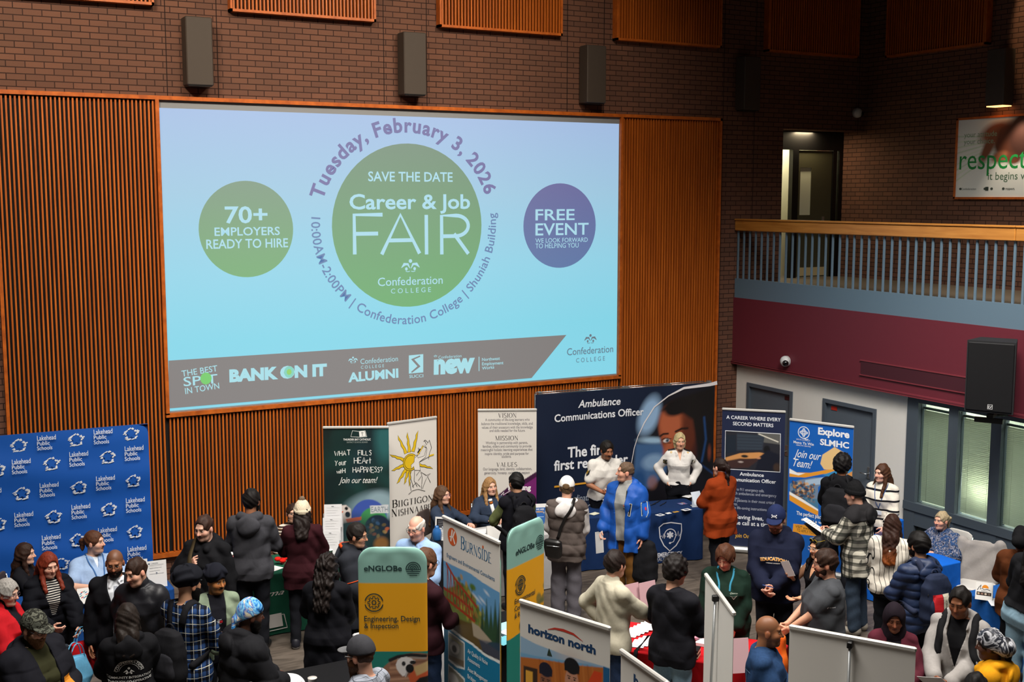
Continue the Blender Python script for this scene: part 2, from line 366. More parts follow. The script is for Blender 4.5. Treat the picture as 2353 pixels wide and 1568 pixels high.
# ================================================================ THE HALL
def brick_mat(axis='x', name='brick', joints=False, k=1.0):
    t = NT(name); s = t.n('SeparateXYZ'); t.l(t.obj(), s.inputs[0]); c = t.n('CombineXYZ')
    t.l(s.outputs['X' if axis == 'x' else 'Y'], c.inputs[0]); t.l(s.outputs['Z'], c.inputs[1])
    b = t.n('TexBrick', _Scale=1.0, offset=.5); t.l(c.outputs[0], b.inputs['Vector'])
    for n, v in (('Mortar Size', .0065), ('Mortar Smooth', .1), ('Brick Width', .22), ('Row Height', .0775), ('Bias', 0.0)): b.inputs[n].default_value = v
    b.inputs['Color1'].default_value = lin4('#785240'); b.inputs['Color2'].default_value = lin4('#654739'); b.inputs['Mortar'].default_value = lin4('#1a100d')
    nz = t.n('TexNoise', _Scale=2.2, _Detail=4.0); t.l(c.outputs[0], nz.inputs['Vector'])
    col = t.mix(t.math('MULTIPLY', nz.outputs[0], .45), b.outputs['Color'], lin4('#5c3d33'))
    n2 = t.n('TexNoise', _Scale=90.0, _Detail=2.0); t.l(c.outputs[0], n2.inputs['Vector'])
    col = t.mix(t.math('MULTIPLY', n2.outputs[0], .25), col, lin4('#3c2a22'))
    if joints:
        for off in (3.56, 4.22):
            m = t.math('FLOORED_MODULO', t.math('SUBTRACT', s.outputs['X'], off), 3.0); col = t.mix(t.math('LESS_THAN', m, .012), col, lin4('#1d120f'))
    t.base(col); t.bump(b.outputs['Fac'], -.5, .008); return t.set(.85, 0, .25)
def wood_mat(name, c1, c2, stretch=(9, 9, .6), rough=.42):
    t = NT(name); nz = t.n('TexNoise', _Scale=3.0, _Detail=5.0, _Distortion=.6); t.l(t.mapping(stretch), nz.inputs['Vector'])
    t.base(t.ramp(nz.outputs[0], [(.3, c2), (.7, c1)])); return t.set(rough, 0, .45)
BRICK, BRICKY = brick_mat('x', 'brown_brick', True), brick_mat('y', 'brown_brick_side')
SLAT = wood_mat('orange_cedar', '#cf6f22', '#8f4212', (26, 26, .35)); FRAME = wood_mat('cedar_frame', '#c4651f', '#9c4a14', (3, 3, 3))
RAIL = wood_mat('maple_rail', '#c8873c', '#a96a28', (6, .5, 6), .35)
BLACKB = M('black_backing', '#0b0908', .9); GREY = M('blue_grey_paint', '#535c66', .5, var=.04); MAROON = M('maroon_paint', '#64222e', .55, var=.05)
WHITEW = M('white_wall_paint', '#d6d3cd', .7, var=.02); DARKF = M('black_frame', '#0c0b0b', .4); STEEL = M('steel', '#b9bcbd', .3, .9); PALE = M('pale_blue_metal', '#5f7484', .45)
# floor: streaky grey brown sheet tiles
t = NT('stone_floor'); nz = t.n('TexNoise', _Scale=2.0, _Detail=8.0, _Distortion=1.2); t.l(t.mapping((1.0, 4.0, 1), (0, 0, .5)), nz.inputs['Vector'])
br = t.n('TexBrick', offset=.5); t.l(t.mapping((1, 1, 1), (0, 0, .18)), br.inputs['Vector'])
for n, v in (('Scale', 1.0), ('Mortar Size', .004), ('Brick Width', 1.2), ('Row Height', .6)): br.inputs[n].default_value = v
for n in ('Color1', 'Color2'): br.inputs[n].default_value = (1, 1, 1, 1)
br.inputs['Mortar'].default_value = (.55, .52, .5, 1)
mx = t.n('Mix', data_type='RGBA', blend_type='MULTIPLY'); mx.inputs[0].default_value = 1
t.l(t.ramp(nz.outputs[0], [(.3, '#39322c'), (.5, '#544b43'), (.68, '#675d54')]), mx.inputs[6]); t.l(br.outputs['Color'], mx.inputs[7]); t.base(mx.outputs[2])
FLOOR = t.set(.5, 0, .35)
def struct(name, mb, mats, label=None): o = mb.build(name, mats); o['kind'] = 'structure'; o['label'] = label or name.replace('_', ' '); return o
XR, XU = 12.973, 15.706
struct('floor', MB().bx(-6, 17, -1, 18, -.2, 0), FLOOR, 'grey brown streaked stone tile floor')
struct('ceiling', MB().bx(-6, 17, 3, 18.5, 10, 10.2), M('dark_ceiling', '#4b443e', .9), 'dark ceiling above the hall')
mb = MB(); mb.bx(-6, 13.86, D, D + .3, 0, 10); mb.bx(13.86, XU, D, D + .3, 6.25, 10); mb.bx(13.86, XU, D, D + .3, 0, 3.6)
struct('wall_back', mb, BRICK, 'tall brown brick wall behind the screen')
struct('wall_right', MB().bx(XU, XU + .3, 3, 18.5, 3.3, 10), BRICKY, 'upper brown brick wall with the poster')
mb = MB(); mb.bx(XR, XR + .2, 15.51, D, 0, 2.3); mb.bx(XR, XR + .2, 13.70, 14.39, 0, 2.3); mb.bx(XR, XR + .2, 11.98, 12.59, 0, 2.3)
mb.bx(XR, XR + .2, 12.59, 13.70, 2.0, 2.3); mb.bx(XR, XR + .2, 14.39, 15.51, 2.0, 2.3)
struct('wall_right_lower', mb, WHITEW, 'white wall under the balcony')
# grey doors under the balcony
for i, (y0, y1, hinge) in enumerate(((14.39, 15.51, 1), (12.59, 13.70, 0))):
    o = struct(f'door_{i + 1}', MB().bx(XR + .03, XR + .075, y0 + .06, y1 - .06, 0.01, 1.94), GREY, ('grey door by the brick corner', 'grey door beside the windows')[i])
    mb = MB()
    for a, b, c, d in ((y0, y0 + .06, 0, 2.0), (y1 - .06, y1, 0, 2.0), (y0 + .06, y1 - .06, 1.94, 2.0)): mb.bx(XR - .02, XR + .12, a, b, c, d)
    mb.build('door_frame', M('grey_frame', '#4b545e', .5), o)
    yk = y0 + .14
    mb = MB(); mb.bx(XR + .018, XR + .03, yk - .03, yk + .03, .92, 1.1, 0, .004); mb.tube([(XR + .02, yk, 1.0), (XR - .035, yk, 1.0), (XR - .04, yk + .11, 1.0)], .009)
    mb.build('door_handle', STEEL, o)
    MB().bx(XR + .022, XR + .031, y1 - .27 if i else y0 + .1, y1 - .15 if i else y0 + .22, 1.84, 1.9).build('label_plate', M('red_label', '#b02a1c', .5) if i else M('dark_label', '#3a1416', .5), o)
# windows with blinds under the balcony
post = M('grey_aluminium', '#48515a', .4, .1)
mb = MB(); ys = [11.98, 11.24, 10.54, 9.83, 9.13, 8.43, 7.7]
mb.bx(XR - .03, XR + .12, 7.5, 11.98, .45, .66, 0); mb.bx(XR - .05, XR + .12, 7.5, 11.98, .66, .78, 0); mb.bx(XR - .03, XR + .12, 7.5, 11.98, 2.22, 2.32); mb.bx(XR - .03, XR + .12, 7.5, 11.98, 0, .08)
for y in ys: mb.bx(XR - .035, XR + .12, y - .16 if y < 11.9 else y - .2, y, 0, 2.25)
struct('trim_1', mb, post, 'grey aluminium window framing under the balcony')
gl = NT('window_glass'); gl.base(lin4('#dfeee6')); gl.b.inputs['Transmission Weight'].default_value = 1; gl.b.inputs['IOR'].default_value = 1.1; GLASS = gl.set(.02, 0, .3)
bl = NT('blind_slats'); bl.base(lin4('#c4c6bf')); bl.set(.6); tr = bl.n('BsdfTranslucent'); tr.inputs[0].default_value = lin4('#c2c4b8'); ms = bl.n('MixShader'); ms.inputs[0].default_value = .5
out = bl.t.nodes['Material Output']; bl.l(bl.b.outputs[0], ms.inputs[1]); bl.l(tr.outputs[0], ms.inputs[2]); bl.l(ms.outputs[0], out.inputs[0]); BLIND = bl.m
for i in range(5):
    y1 = ys[i] - (.2 if i == 0 else .16); y0 = ys[i + 1]
    o = struct(f'window_{i + 1}', MB().bx(XR + .03, XR + .04, y0, y1, .78, 2.22), GLASS, 'tall narrow window pane with closed blind behind')
    MB().bx(XR + .03, XR + .04, y0, y1, .08, .45).build('lower_pane', M('dark_green_glass', '#3a4238', .15, 0, .6), o)
    if i < 4:
        b = empty('window_blind', (XR + .085, (y0 + y1) / 2, .8), 0, ('pale closed blind behind the first window from the doors', 'pale closed blind with the bright lamp glow in it', 'pale blind in the third window, behind the brown sweater', 'pale blind in the last window at the picture edge')[i], 'blind', 'blinds in the lower windows')
        wd = y1 - y0; mb = MB(); n = 52
        for k in range(n): mb.box((0, 0, .015 + k * .0252), (.004, wd - .01, .027), 0, Matrix.Rotation(.55, 3, 'Y'))
        mb.build('blind_slats', BLIND, b)
        MB().bx(-.012, .012, -wd / 2 + .005, wd / 2 - .005, 1.325, 1.36).build('head_rail', M('blind_rail', '#8f958c', .5), b)
        for s in (-1, 1): MB().tube([(-.016, s * wd * .3, 0), (-.016, s * wd * .3, 1.33)], .0015, 4).build('ladder_cord', M('cord', '#a7aa9f', .8), b)
mb = MB(); mb.bx(XR + 2.2, XR + 2.3, 7.0, 11.9, 0, 2.9); mb.bx(XR + .2, XR + 2.2, 7.0, 11.9, 2.8, 2.9); mb.bx(XR + .2, XR + 2.2, 11.85, 11.95, 0, 2.9); mb.bx(XR + .2, XR + 2.2, 6.95, 7.05, 0, 2.9)
struct('wall_office', mb, M('office_wall', '#c8ccc0', .8), 'pale office walls behind the blinds')
light('office_light', 'AREA', (XR + 1.1, 9.8, 2.75), 150, (1, 1, .93), 1.2, 3.0)
dl = empty('desk_lamp', (XR + .34, 10.74, 0), 0, 'bright lamp glowing through the blind of the second window', 'lamp')
MB().lathe((0, 0, 0), [(.12, 0), (.12, .02), (.015, .03), (.015, .98)]).build('stand', DARKF, dl)
MB().lathe((0, 0, .97), [(.02, 0), (.045, .03), (.055, .07), (.04, .11), (.01, .13)]).build('bulb', M('lamp_bulb', '#fffbe6', .5, emit=18), dl)
light('lamp_glow', 'POINT', (XR + .3, 10.74, 1.13), 45, (1, .98, .86), .09)
# balcony
struct('balcony_slab', MB().bx(XR, XU, 3, D, 3.45, 3.66).bx(XR + .0, XU + 1.4, D, D + 2.4, 3.45, 3.66), M('balcony_floor', '#6a5f50', .6), 'balcony deck along the upper wall')['kind'] = 'structure'
mb = MB(); mb.bx(12.865, XR + .25, 5, D, 2.34, 3.42)
mb.tube([(12.865, 5, 2.325), (12.865, D, 2.325)], .028, 10)
struct('balcony_fascia', mb, MAROON, 'maroon painted balcony front')
struct('trim_2', MB().bx(12.84, XR + .2, 5, D, 2.30, 2.345), M('maroon_edge', '#7a3038', .45), 'maroon lip along the underside of the balcony front')
o = empty('wall_slot', (12.865, 11.7, 2.6), 0, 'dark maroon slot strip set in the balcony front', 'vent')
MB().bx(-.012, .01, -1.05, 1.12, -.1, .1).build('slot_panel', M('dark_maroon', '#421822', .6), o)
MB().bx(-.02, .01, -1.07, 1.14, .1, .115).bx(-.02, .01, -1.07, 1.14, -.115, -.1).build('edge_strip', M('maroon_edge', '#7a3038', .45), o)
rl = empty('balcony_railing', (12.9, 10.4, 3.42), 0, 'balcony railing with broad wooden handrail and grey balusters', 'railing')
mb = MB(); mb.bx(-.02, .05, -5.4, 5.39, 0, .32); mb.build('kick_band', PALE, rl)
mb = MB(); mb.bx(-.05, .07, -.15, 5.39, 1.12, 1.29, 0, .012); mb.bx(-.065, .085, -.15, 5.39, 1.29, 1.32, 0, .008); mb.build('handrail', RAIL, rl)
mb = MB(); mb.bx(-.05, .07, -5.4, -.156, 1.12, 1.29, 0, .012); mb.bx(-.065, .085, -5.4, -.156, 1.29, 1.32, 0, .008); mb.build('handrail', RAIL, rl)
bal0 = None
for k in range(48):
    if bal0 is None: bal0 = bo = MB().box((0, 0, .72), (.026, .034, .82), 0, None, .004).build('baluster', PALE, rl)
    else: bo = bal0.copy(); COL.objects.link(bo); bo.parent = rl
    bo.location = (.012, 5.36 - k * .148, 0)
# upper corridor with storefront frame and olive door
mb = MB(); mb.bx(13.0, XU + .3, D + 1.15, D + 1.25, 3.66, 6.4); mb.bx(13.0, XU + .3, D + .3, D + 1.2, 6.3, 6.4)
struct('wall_corridor', mb, M('corridor_wall', '#cdc6a8', .8), 'pale lit corridor wall behind the upper door')
struct('wall_corridor_side', MB().bx(13.74, 13.86, D + .3, D + 1.2, 3.66, 6.3), M('corridor_wall', '#cdc6a8', .8))
mb = MB(); y = 16.28
for x0, x1, z0, z1 in ((13.86, XU, 5.93, 6.28), (14.52, 14.66, 3.66, 5.93), (15.47, 15.56, 3.66, 5.93), (15.62, 15.70, 3.66, 5.93)): mb.bx(x0, x1, y, y + .1, z0, z1)
struct('trim_3', mb, DARKF, 'black frame around the upper door')
o = struct('door_3', MB().bx(14.67, 14.72, y + .02, y + .06, 3.67, 5.92).bx(14.98, 15.46, y + .02, y + .06, 3.67, 5.92).bx(14.72, 14.98, y + .02, y + .06, 3.67, 4.78).bx(14.72, 14.98, y + .02, y + .06, 5.62, 5.92), M('olive_door', '#4a4836', .45), 'olive door in the upper corridor, with a narrow lit pane')
MB().bx(14.72, 14.98, y + .035, y + .045, 4.78, 5.62).build('vision_pane', M('lit_pane', '#d8dcc6', .2, 0, .5, .0), o)
MB().bx(14.72, 15.4, y + .012, y + .02, 3.69, 3.84).build('kick_plate', M('beige_plate', '#c7b68a', .4), o)
MB().tube([(15.28, y + .02, 4.62), (15.28, y - .06, 4.62), (15.2, y - .07, 4.62)], .015).box((15.28, y + .015, 4.62), (.05, .012, .26)).build('door_handle', STEEL, o)
light('corridor_light', 'AREA', (14.6, 16.65, 6.25), 30, (1, .95, .76), .8, .3)
light('corridor_light', 'AREA', (14.8, 16.2, 6.24), 14, (1, .8, .5), .4, .1)

# ---------------------------------------------------------------- slatted wood on the main wall
def slat_field(name, parent, x0, x1, z0, z1, y0, y1, pitch=.05, wd=.021, seed=0, mat=None):
    rnd = random.Random(seed); mb = MB(); n = int((x1 - x0) / pitch)
    for k in range(n):
        x = x0 + (k + .5) * (x1 - x0) / n; mb.bx(x - wd / 2, x + wd / 2, y0, y1, z0, z1)
    o = mb.build(name, mat or SLAT, parent); return o
sp = empty('slat_panelling', (0, D, 0), 0, 'full height orange wood slat panelling around the screen', 'wall panelling')
MB().bx(1.47, 12.47, -.012, 0, .36, 6.36).build('backing', BLACKB, sp)
for nm, x0, x1, z0, z1 in (('slat_field', 1.5, 3.39, .4, 6.33), ('slat_field', 3.42, 10.53, .4, 2.2), ('slat_field', 10.56, 12.44, .4, 6.33)): slat_field(nm, sp, x0, x1, z0, z1, -.055, -.012)
for x0, x1, z0, z1 in ((1.45, 1.49, .33, 6.38), (12.45, 12.49, .33, 6.38), (1.45, 12.49, 6.335, 6.385), (1.45, 12.49, .33, .39), (3.39, 3.435, 2.25, 6.335), (10.505, 10.55, 2.25, 6.335), (3.39, 10.55, 2.215, 2.27)):
    MB().bx(x0, x1, -.085, 0, z0, z1).build('frame', FRAME, sp)
for k in range(6):
    x0 = 1.38 + 3.0 * (k - 0) - 0.0; x0 = 1.385 + 3.0 * k
    if k == 5: continue
    ap = empty('acoustic_panel', (x0 + 1.01, D, 7.5), 0, ('orange slatted acoustic panel at the upper corner above the plain slats', 'orange slatted acoustic panel above the screen\'s first box light', 'orange slatted acoustic panel above the middle of the screen', 'orange slatted acoustic panel above the end of the screen', 'dim slatted acoustic panel beside the dark corner')[k], 'acoustic panel', 'slatted acoustic panels high on the walls')
    MB().bx(-1.0, 1.0, -.06, 0, .03, 2.4).build('backing', BLACKB, ap)
    slat_field('slat_field', ap, -.99, .99, .03, 2.4, -.115, -.06)
    for a, b, c, d in ((-1.015, -.985, 0, 2.42), (.985, 1.015, 0, 2.42), (-1.015, 1.015, 0, .035), (-1.015, 1.015, 2.4, 2.44)): MB().bx(a, b, -.125, 0, c, d).build('frame', FRAME, ap)
ap = empty('acoustic_panel', (XU, 14.19, 7.47), -math.pi / 2, 'dim slatted acoustic panel on the side wall above the poster', 'acoustic panel', 'slatted acoustic panels high on the walls')
MB().bx(-1.03, 1.03, -.06, 0, .03, 2.4).build('backing', BLACKB, ap); slat_field('slat_field', ap, -1.01, 1.01, .03, 2.4, -.115, -.06)
for a, b, c, d in ((-1.045, -1.01, 0, 2.42), (1.01, 1.045, 0, 2.42), (-1.045, 1.045, 0, .035)): MB().bx(a, b, -.125, 0, c, d).build('frame', FRAME, ap)
# tall box lights on the wall
BOXM = M('box_light_grey', '#413831', .6, .1, var=.05)
for k, x in enumerate((3.93, 6.93, 9.93, 12.95)):
    b = empty('box_light', (x, D, 6.52), 0, ('tall grey box wall light above the screen\'s upper end, by the plain slats', 'tall grey box wall light above the middle of the screen', 'tall grey box wall light above the far end of the screen', 'tall dark box wall light on the brick past the screen')[k], 'wall light', 'tall box lights on the brick')
    MB().bx(-.17, .17, -.27, -.03, 0, .86, 0, .012).build('housing', BOXM, b)
    MB().bx(-.1, .1, -.03, 0, .1, .75).build('bracket', DARKF, b)
    MB().bx(-.15, .15, -.25, -.05, -.012, .0).build('lower_louvre', DARKF, b)
b = empty('box_light', (XU, 12.82, 6.50), -math.pi / 2, 'tall dark box wall light throwing light down on the poster', 'wall light', 'tall box lights on the brick')
MB().bx(-.17, .17, -.27, -.03, 0, .86, 0, .012).build('housing', BOXM, b); MB().bx(-.1, .1, -.03, 0, .1, .75).build('bracket', DARKF, b)
MB().bx(-.15, .15, -.25, -.05, -.015, .0).build('lit_louvre', M('warm_lens', '#ffb066', .4, emit=3.5), b)
light('box_light_down', 'SPOT', (XU - .3, 12.5, 6.44), 85, (1, .82, .6), .05, None, (XU - .1, 12.3, 5.2), spot=88, blend=.6)
light('upper_brick_spot', 'SPOT', (XU - 1.1, 11.6, 9.4), 240, (1, .74, .42), .04, None, (XU, 11.7, 8.45), spot=62, blend=.12)  # unseen spot above the box light, not part of it, aimed at the high brick
# dome cameras
def dome(loc, axis, label):
    o = empty('dome_camera', loc, axis, label, 'security camera')
    MB().lathe((0, 0, 0), [(.075, 0), (.085, .01), (.085, .02)]).build('base', M('white_plastic', '#c9cacb', .4), o).rotation_euler = (math.pi / 2, 0, 0)
    MB().lathe((0, 0, .02), [(.085, 0), (.088, .03), (.08, .06), (.06, .085), (.03, .1), (.005, .105)]).build('housing', M('white_plastic', '#c9cacb', .4), o).rotation_euler = (math.pi / 2, 0, 0)
    l = MB().lathe((0, 0, 0), [(.05, 0), (.046, .02), (.03, .038), (.004, .046)]).build('lens_dome', M('black_dome', '#060607', .08, 0, .8), o)
    l.location = (.05, -.085, -.02); l.rotation_euler = (math.pi / 2, 0, .7)
dome((15.5, D, 6.57), 0, 'white dome camera high in the dark corner above the upper door')
dome((12.865, 14.42, 2.5), -math.pi / 2, 'white dome camera on the maroon balcony front')
# loudspeaker under the balcony
ls = empty('loudspeaker', (12.42, 10.12, 2.42), math.radians(-62), 'black loudspeaker on a bracket on the maroon balcony front', 'loudspeaker')
mb = MB(); mb.prism([(-.29, -.2), (.29, -.2), (.22, .24), (-.22, .24)], 0, .9, 'z'); mb.build('cabinet', M('black_speaker', '#17171a', .7), ls)
MB().box((0, -.207, .45), (.55, .02, .86), 0, None, .012).build('grille', M('speaker_grille', '#0d0d10', .6, .2, var=.3), ls)
s = Sheet(.07, .07); s.rect(-.03, .03, 0, .06, '#d8d8d8'); s.rect(-.026, .026, .004, .056, '#15151a'); s.stroke([(-.018, .045), (-.018, .015), (0, .015)], .007, '#d8d8d8'); s.stroke([(-.005, .045), (.008, .015), (.02, .045)], .007, '#d8d8d8')
q = s.build('badge', ls); q.location = (0.02, -.219, .05)
mb = MB(); mb.box((0, .05, -.06), (.08, .3, .05)); mb.tube([(0, .1, -.06), (0.1, .42, -.1), (.16, .5, -.06)], .03); mb.box((-.02, -.05, -.12), (.34, .06, .06)); mb.build('bracket', DARKF, ls)
# poster on the upper wall
po = empty('framed_poster', (XU, 12.7, 5.1), -math.pi / 2, 'framed respect poster with a hand on the upper brick wall', 'poster')
Wp, Hp = 1.98, 1.23; P = Paint(Wp, Hp, 150, 96, '#dfe3e0')
for k in range(9): P.line([(-1, .25 + .09 * k), (-.5, .55 + .05 * k), (0, .5 + .05 * k), (.4, .9 + .02 * k)], .012, ('#a9cf9a', '#c5dfba', '#88bf84')[k % 3], .02, .7)
P.ell(-.25, 1.0, .3, .16, '#8a5138', .1, .3); P.ell(.0, .85, .3, .3, '#5a3222', .12); P.ell(-.38, .78, .09, .3, '#7a4a33', .06, -.5); P.ell(-.15, .62, .16, .09, '#8f5a40', .05, .2); P.ell(.1, .6, .14, .1, '#6a3c2a', .05)
P.ell(.35, .95, .4, .4, '#38201a', .15)
s = Sheet(Wp, Hp); s.ground(P); s.back('#cccccc', 6)
s.text('respect', -.93, .44, .47, '#1f8a42', 'l', sx=.92); s.text('it begins with you', -.36, .27, .17, '#4a6b52', 'l'); s.text('your attitude', -.86, .95, .12, '#7c9a7e', 'l'); s.text('your choice.', -.86, .84, .12, '#7c9a7e', 'l')
for x in (-.93, -.45, -.32, -.1): s.ell(x + .04, .13, .025, .02, '#444c48')
s.text('Confederation', -.85, .115, .055, '#555', 'l') if False else None
s.text('Confederation', -.87, .112, .05, '#555f5a', 'l'); s.text('respect.', -.02, .112, .055, '#333a36', 'l', bold=.01); s.rect(-.4, -.34, .1, .16, '#2e3a36')
q = s.build('print', po); q.location = (0, -.03, 0)
for a, b, c, d in ((-1.02, -.985, -.03, 1.26), (.985, 1.02, -.03, 1.26), (-1.02, 1.02, -.035, 0), (-1.02, 1.02, 1.23, 1.265)): MB().bx(a, b, -.045, 0, c, d).build('frame', FRAME, po)
# ================================================================ PROJECTION SCREEN
X0s, Z0s = 3.437, 2.272; Ws, Hs = 7.068, 4.063
def s2(px, py): p = PY(px, py, D - .035); return (p[0] - X0s - Ws / 2, p[2] - Z0s)
scn = empty('projection_screen', (X0s + Ws / 2, D - .02, Z0s), 0, 'large projection screen showing the career and job fair slide', 'projection screen')
MB().bx(-Ws / 2, Ws / 2, -.014, .0, 0, Hs).build('screen_fabric', M('screen_fabric', '#85888c', .9), scn)
nx, nz = 90, 60; s = Sheet(Ws, Hs); s.w = .0165
P = Paint(Ws - .02, Hs - .12, nx, nz, '#a8d4ea', None, .02); v = np.clip((P.Z - .9) / (Hs - 1.0), 0, 1)[..., None]
stops = [(0, '#82dcf0'), (.3, '#93daf0'), (.65, '#a3d0ea'), (1, '#a8c4ec')]
for (a, ca), (b, cb) in zip(stops[:-1], stops[1:]):
    f = np.clip((v - a) / (b - a), 0, 1); P.rgb = np.where(v >= a, np.array(lin(ca)) * (1 - f) + np.array(lin(cb)) * f, P.rgb)
idx = np.arange(nx * nz).reshape(nz, nx); qd = np.stack([idx[:-1, :-1], idx[:-1, 1:], idx[1:, 1:], idx[1:, :-1]], -1).reshape(-1, 4).tolist()
s._push(np.column_stack([P.X.ravel(), P.Z.ravel()]), qd, P.rgb.reshape(-1, 3), y=-.0155)
LB = '#aee2f2'; GR1, GR2 = '#7a9a7c', '#79c07a'; PUR = '#706ca4'; PUR2 = '#6486ae'; GRY = '#7d7774'
def grad_disc(cx, cz, r, c0, c1, rz=None):
    rz = rz or r; n = 60; rr = np.linspace(0, 1, 9); V = []; Cc = []
    for i, k in enumerate(rr):
        for a in np.linspace(0, 2 * math.pi, n, endpoint=False):
            x, z = k * math.cos(a), k * math.sin(a); f = (z + 1) / 2; V.append((cx + r * x, cz + rz * z)); Cc.append(np.array(lin(c1)) * (1 - f) + np.array(lin(c0)) * f)
    Fq = [[i * n + k, i * n + (k + 1) % n, (i + 1) * n + (k + 1) % n, (i + 1) * n + k] for i in range(8) for k in range(n)]; s._push(V, Fq, Cc)
def disc(pxc, pyc, pl, pr, c0, c1):
    c = s2(pxc, pyc); r = (s2(pr, pyc)[0] - s2(pl, pyc)[0]) / 2; grad_disc(c[0], c[1], r, c0, c1); return c[0], c[1], r
def ftext(b, x0, x1, yb, yt, col, **kw):
    a = s2(x0, yb); e = s2(x1, yb); tp = s2((x0 + x1) / 2, yt); cp = glyphs(b, kw.get('bold', 0))[0]; hgt = cp[:, 1].max()
    m = s2((x0 + x1) / 2, yb); s.fit(b, a[0], e[0], m[1], (tp[1] - m[1]) / hgt, col, **kw)
c1x, c1z, c1r = disc(567, 527, 459, 676, '#7f9c82', '#74b070'); cmx, cmz, cmr = disc(940, 519, 768, 1111, '#76917a', '#68b068'); c3x, c3z, c3r = disc(1287, 519, 1204, 1370, '#6868a0', '#5674a8')
s.w += .001
ftext('70+', 517, 615, 512, 474, LB, bold=.02); ftext('EMPLOYERS', 493, 643, 541, 522, LB, bold=.014); ftext('READY TO HIRE', 474, 662, 570, 549, LB, bold=.014)
ftext('SAVE THE DATE', 846, 1040, 417, 395, LB, bold=.014); ftext('Career & Job', 803, 1080, 480, 446, LB, bold=.02)
for ch, x0, x1 in (('F', 815, 880), ('A', 877, 964), ('I', 980, 981), ('R', 1015, 1076)):
    a = s2(x0, 585); b = s2(x1, 583); tz = s2(x0, 494)[1] - a[1]; wx = max(b[0] - a[0], .01); g = _L[ch]; mxu = max(u for st in g for u, q in st) or 1
    for st in g:
        if ch == 'R' and len(st) > 3:
            t_ = np.radians(np.linspace(90, -90, 16)); st = [(0, 0), (0, .98), (.35, .98)] + [(.35 + .3 * math.cos(q), .72 + .26 * math.sin(q)) for q in t_] + [(.0, .46)]
        s.stroke([(a[0] + u / mxu * wx, a[1] + q * tz) for u, q in st], .055, LB)
def tulip(x, z, k, col):
    s.ell(x, z + .33 * k, .08 * k, .08 * k, col)
    for sg in (-1, 1):
        s.stroke([(x + sg * .02 * k, z + .02 * k), (x + sg * .12 * k, z + .2 * k), (x + sg * .28 * k, z + .2 * k), (x + sg * .42 * k, z + .05 * k)], [.02 * k, .1 * k, .13 * k, .02 * k], col)
        s.ell(x + sg * .19 * k, z + .0 * k, .06 * k, .07 * k, col); s.stroke([(x + sg * .03 * k, z - .1 * k), (x + sg * .12 * k, z - .12 * k), (x + sg * .22 * k, z - .1 * k)], .03 * k, col)
q = s2(943, 618); tulip(q[0], q[1], .34, LB); ftext('Confederation', 868, 1017, 655, 636, LB, bold=.004); ftext('C O L L E G E', 898, 990, 673, 662, LB)
ftext('FREE', 1230, 1320, 506, 481, LB, bold=.012); ftext('EVENT', 1230, 1352, 540, 513, LB, bold=.012); ftext('WE LOOK FORWARD', 1230, 1350, 557, 547, LB); ftext('TO HELPING YOU', 1230, 1329, 570, 559, LB)
s.arc_text('Tuesday, February 3, 2026', cmx - .02, cmz, cmr + .16, math.pi / 2 + .02, .285, PUR, bold=.03, track=1.1)
s.arc_text('10:00AM-2:00PM | Confederation College | Shuniah Building', cmx - .03, cmz + .02, cmr + .14, -math.pi / 2 + .0, .185, '#5f7fb0', bold=.01, below=True, track=.97)
pg = [s2(*p) for p in ((387, 829), (1301, 770), (1221, 868), (1300, 863))]
s.poly([s2(387, 829), s2(388, 939), s2(1221, 869), s2(1301, 770)], GRY)
def rtext(b, x0, y0, x1, y1, hpx, col, **kw):
    a = np.array(s2(x0, y0)); e = np.array(s2(x1, y1)); dd = e - a; ang = math.atan2(dd[1], dd[0]); V = glyphs(b, kw.get('bold', 0))[0]; L = V[:, 0].max() - V[:, 0].min()
    hz = s2(x0, y0 - hpx)[1] - a[1]; size = hz / V[:, 1].max(); s.text(b, a[0], a[1], size, col, 'l', sx=np.linalg.norm(dd) / (L * size), rot=ang, **kw)
LC = '#a8e4ee'
rtext('THE BEST', 418, 866, 500, 853, 14, LC, bold=.005); rtext('SP T', 422, 888, 500, 880, 21, LC, bold=.008); q = s2(473, 870); s.ell(q[0], q[1], .075, .08, '#6fd060'); rtext('IN TOWN', 426, 906, 504, 893, 14, LC, bold=.005)
rtext('BANK ON IT', 527, 877, 751, 862, 28, LC, bold=.06); q = s2(664, 855); s.ell(q[0], q[1], .07, .08, '#7fd6c0'); s.ell(q[0], q[1], .035, .04, '#8fd45c')
q = s2(811, 831); tulip(q[0], q[1], .17, LC); rtext('Confederation', 828, 837, 914, 830, 12, LC); rtext('C O L L E G E', 829, 848, 882, 844, 7, LC); rtext('ALUMNI', 800, 878, 915, 867, 21, LC, bold=.04)
pq = [s2(*p) for p in ((939, 817), (972, 814), (972, 856), (939, 859))]; s.poly(pq, LC)
q0 = s2(955, 838); s.stroke([(q0[0] + .07, q0[1] + .12), (q0[0] - .05, q0[1] + .08), (q0[0] + .05, q0[1] - .03), (q0[0] - .07, q0[1] - .11)], [.02, .05, .05, .02], GRY); rtext('SUCCI', 940, 869, 972, 867, 7, LC, bold=.01)
q = s2(1000, 820); tulip(q[0], q[1], .07, LC); rtext('Confederation', 1007, 825, 1060, 821, 7, LC); rtext('new', 996, 858, 1090, 853, 32, LC, bold=.06); s.stroke([s2(1100, 820), s2(1100, 853)], .012, LC)
for k, b in enumerate(('Northwest', 'Employment', 'Works')): rtext(b, 1107, 830 + k * 10, 1107 + (41, 49, 28)[k], 827 + k * 10, 7, LC, bold=.012)
q = s2(1356, 784); tulip(q[0], q[1], .27, '#64707c'); ftext('Confederation', 1302, 1408, 813, 797, '#5c7488', bold=.004); ftext('C O L L E G E', 1323, 1389, 831, 821, '#5c7488')
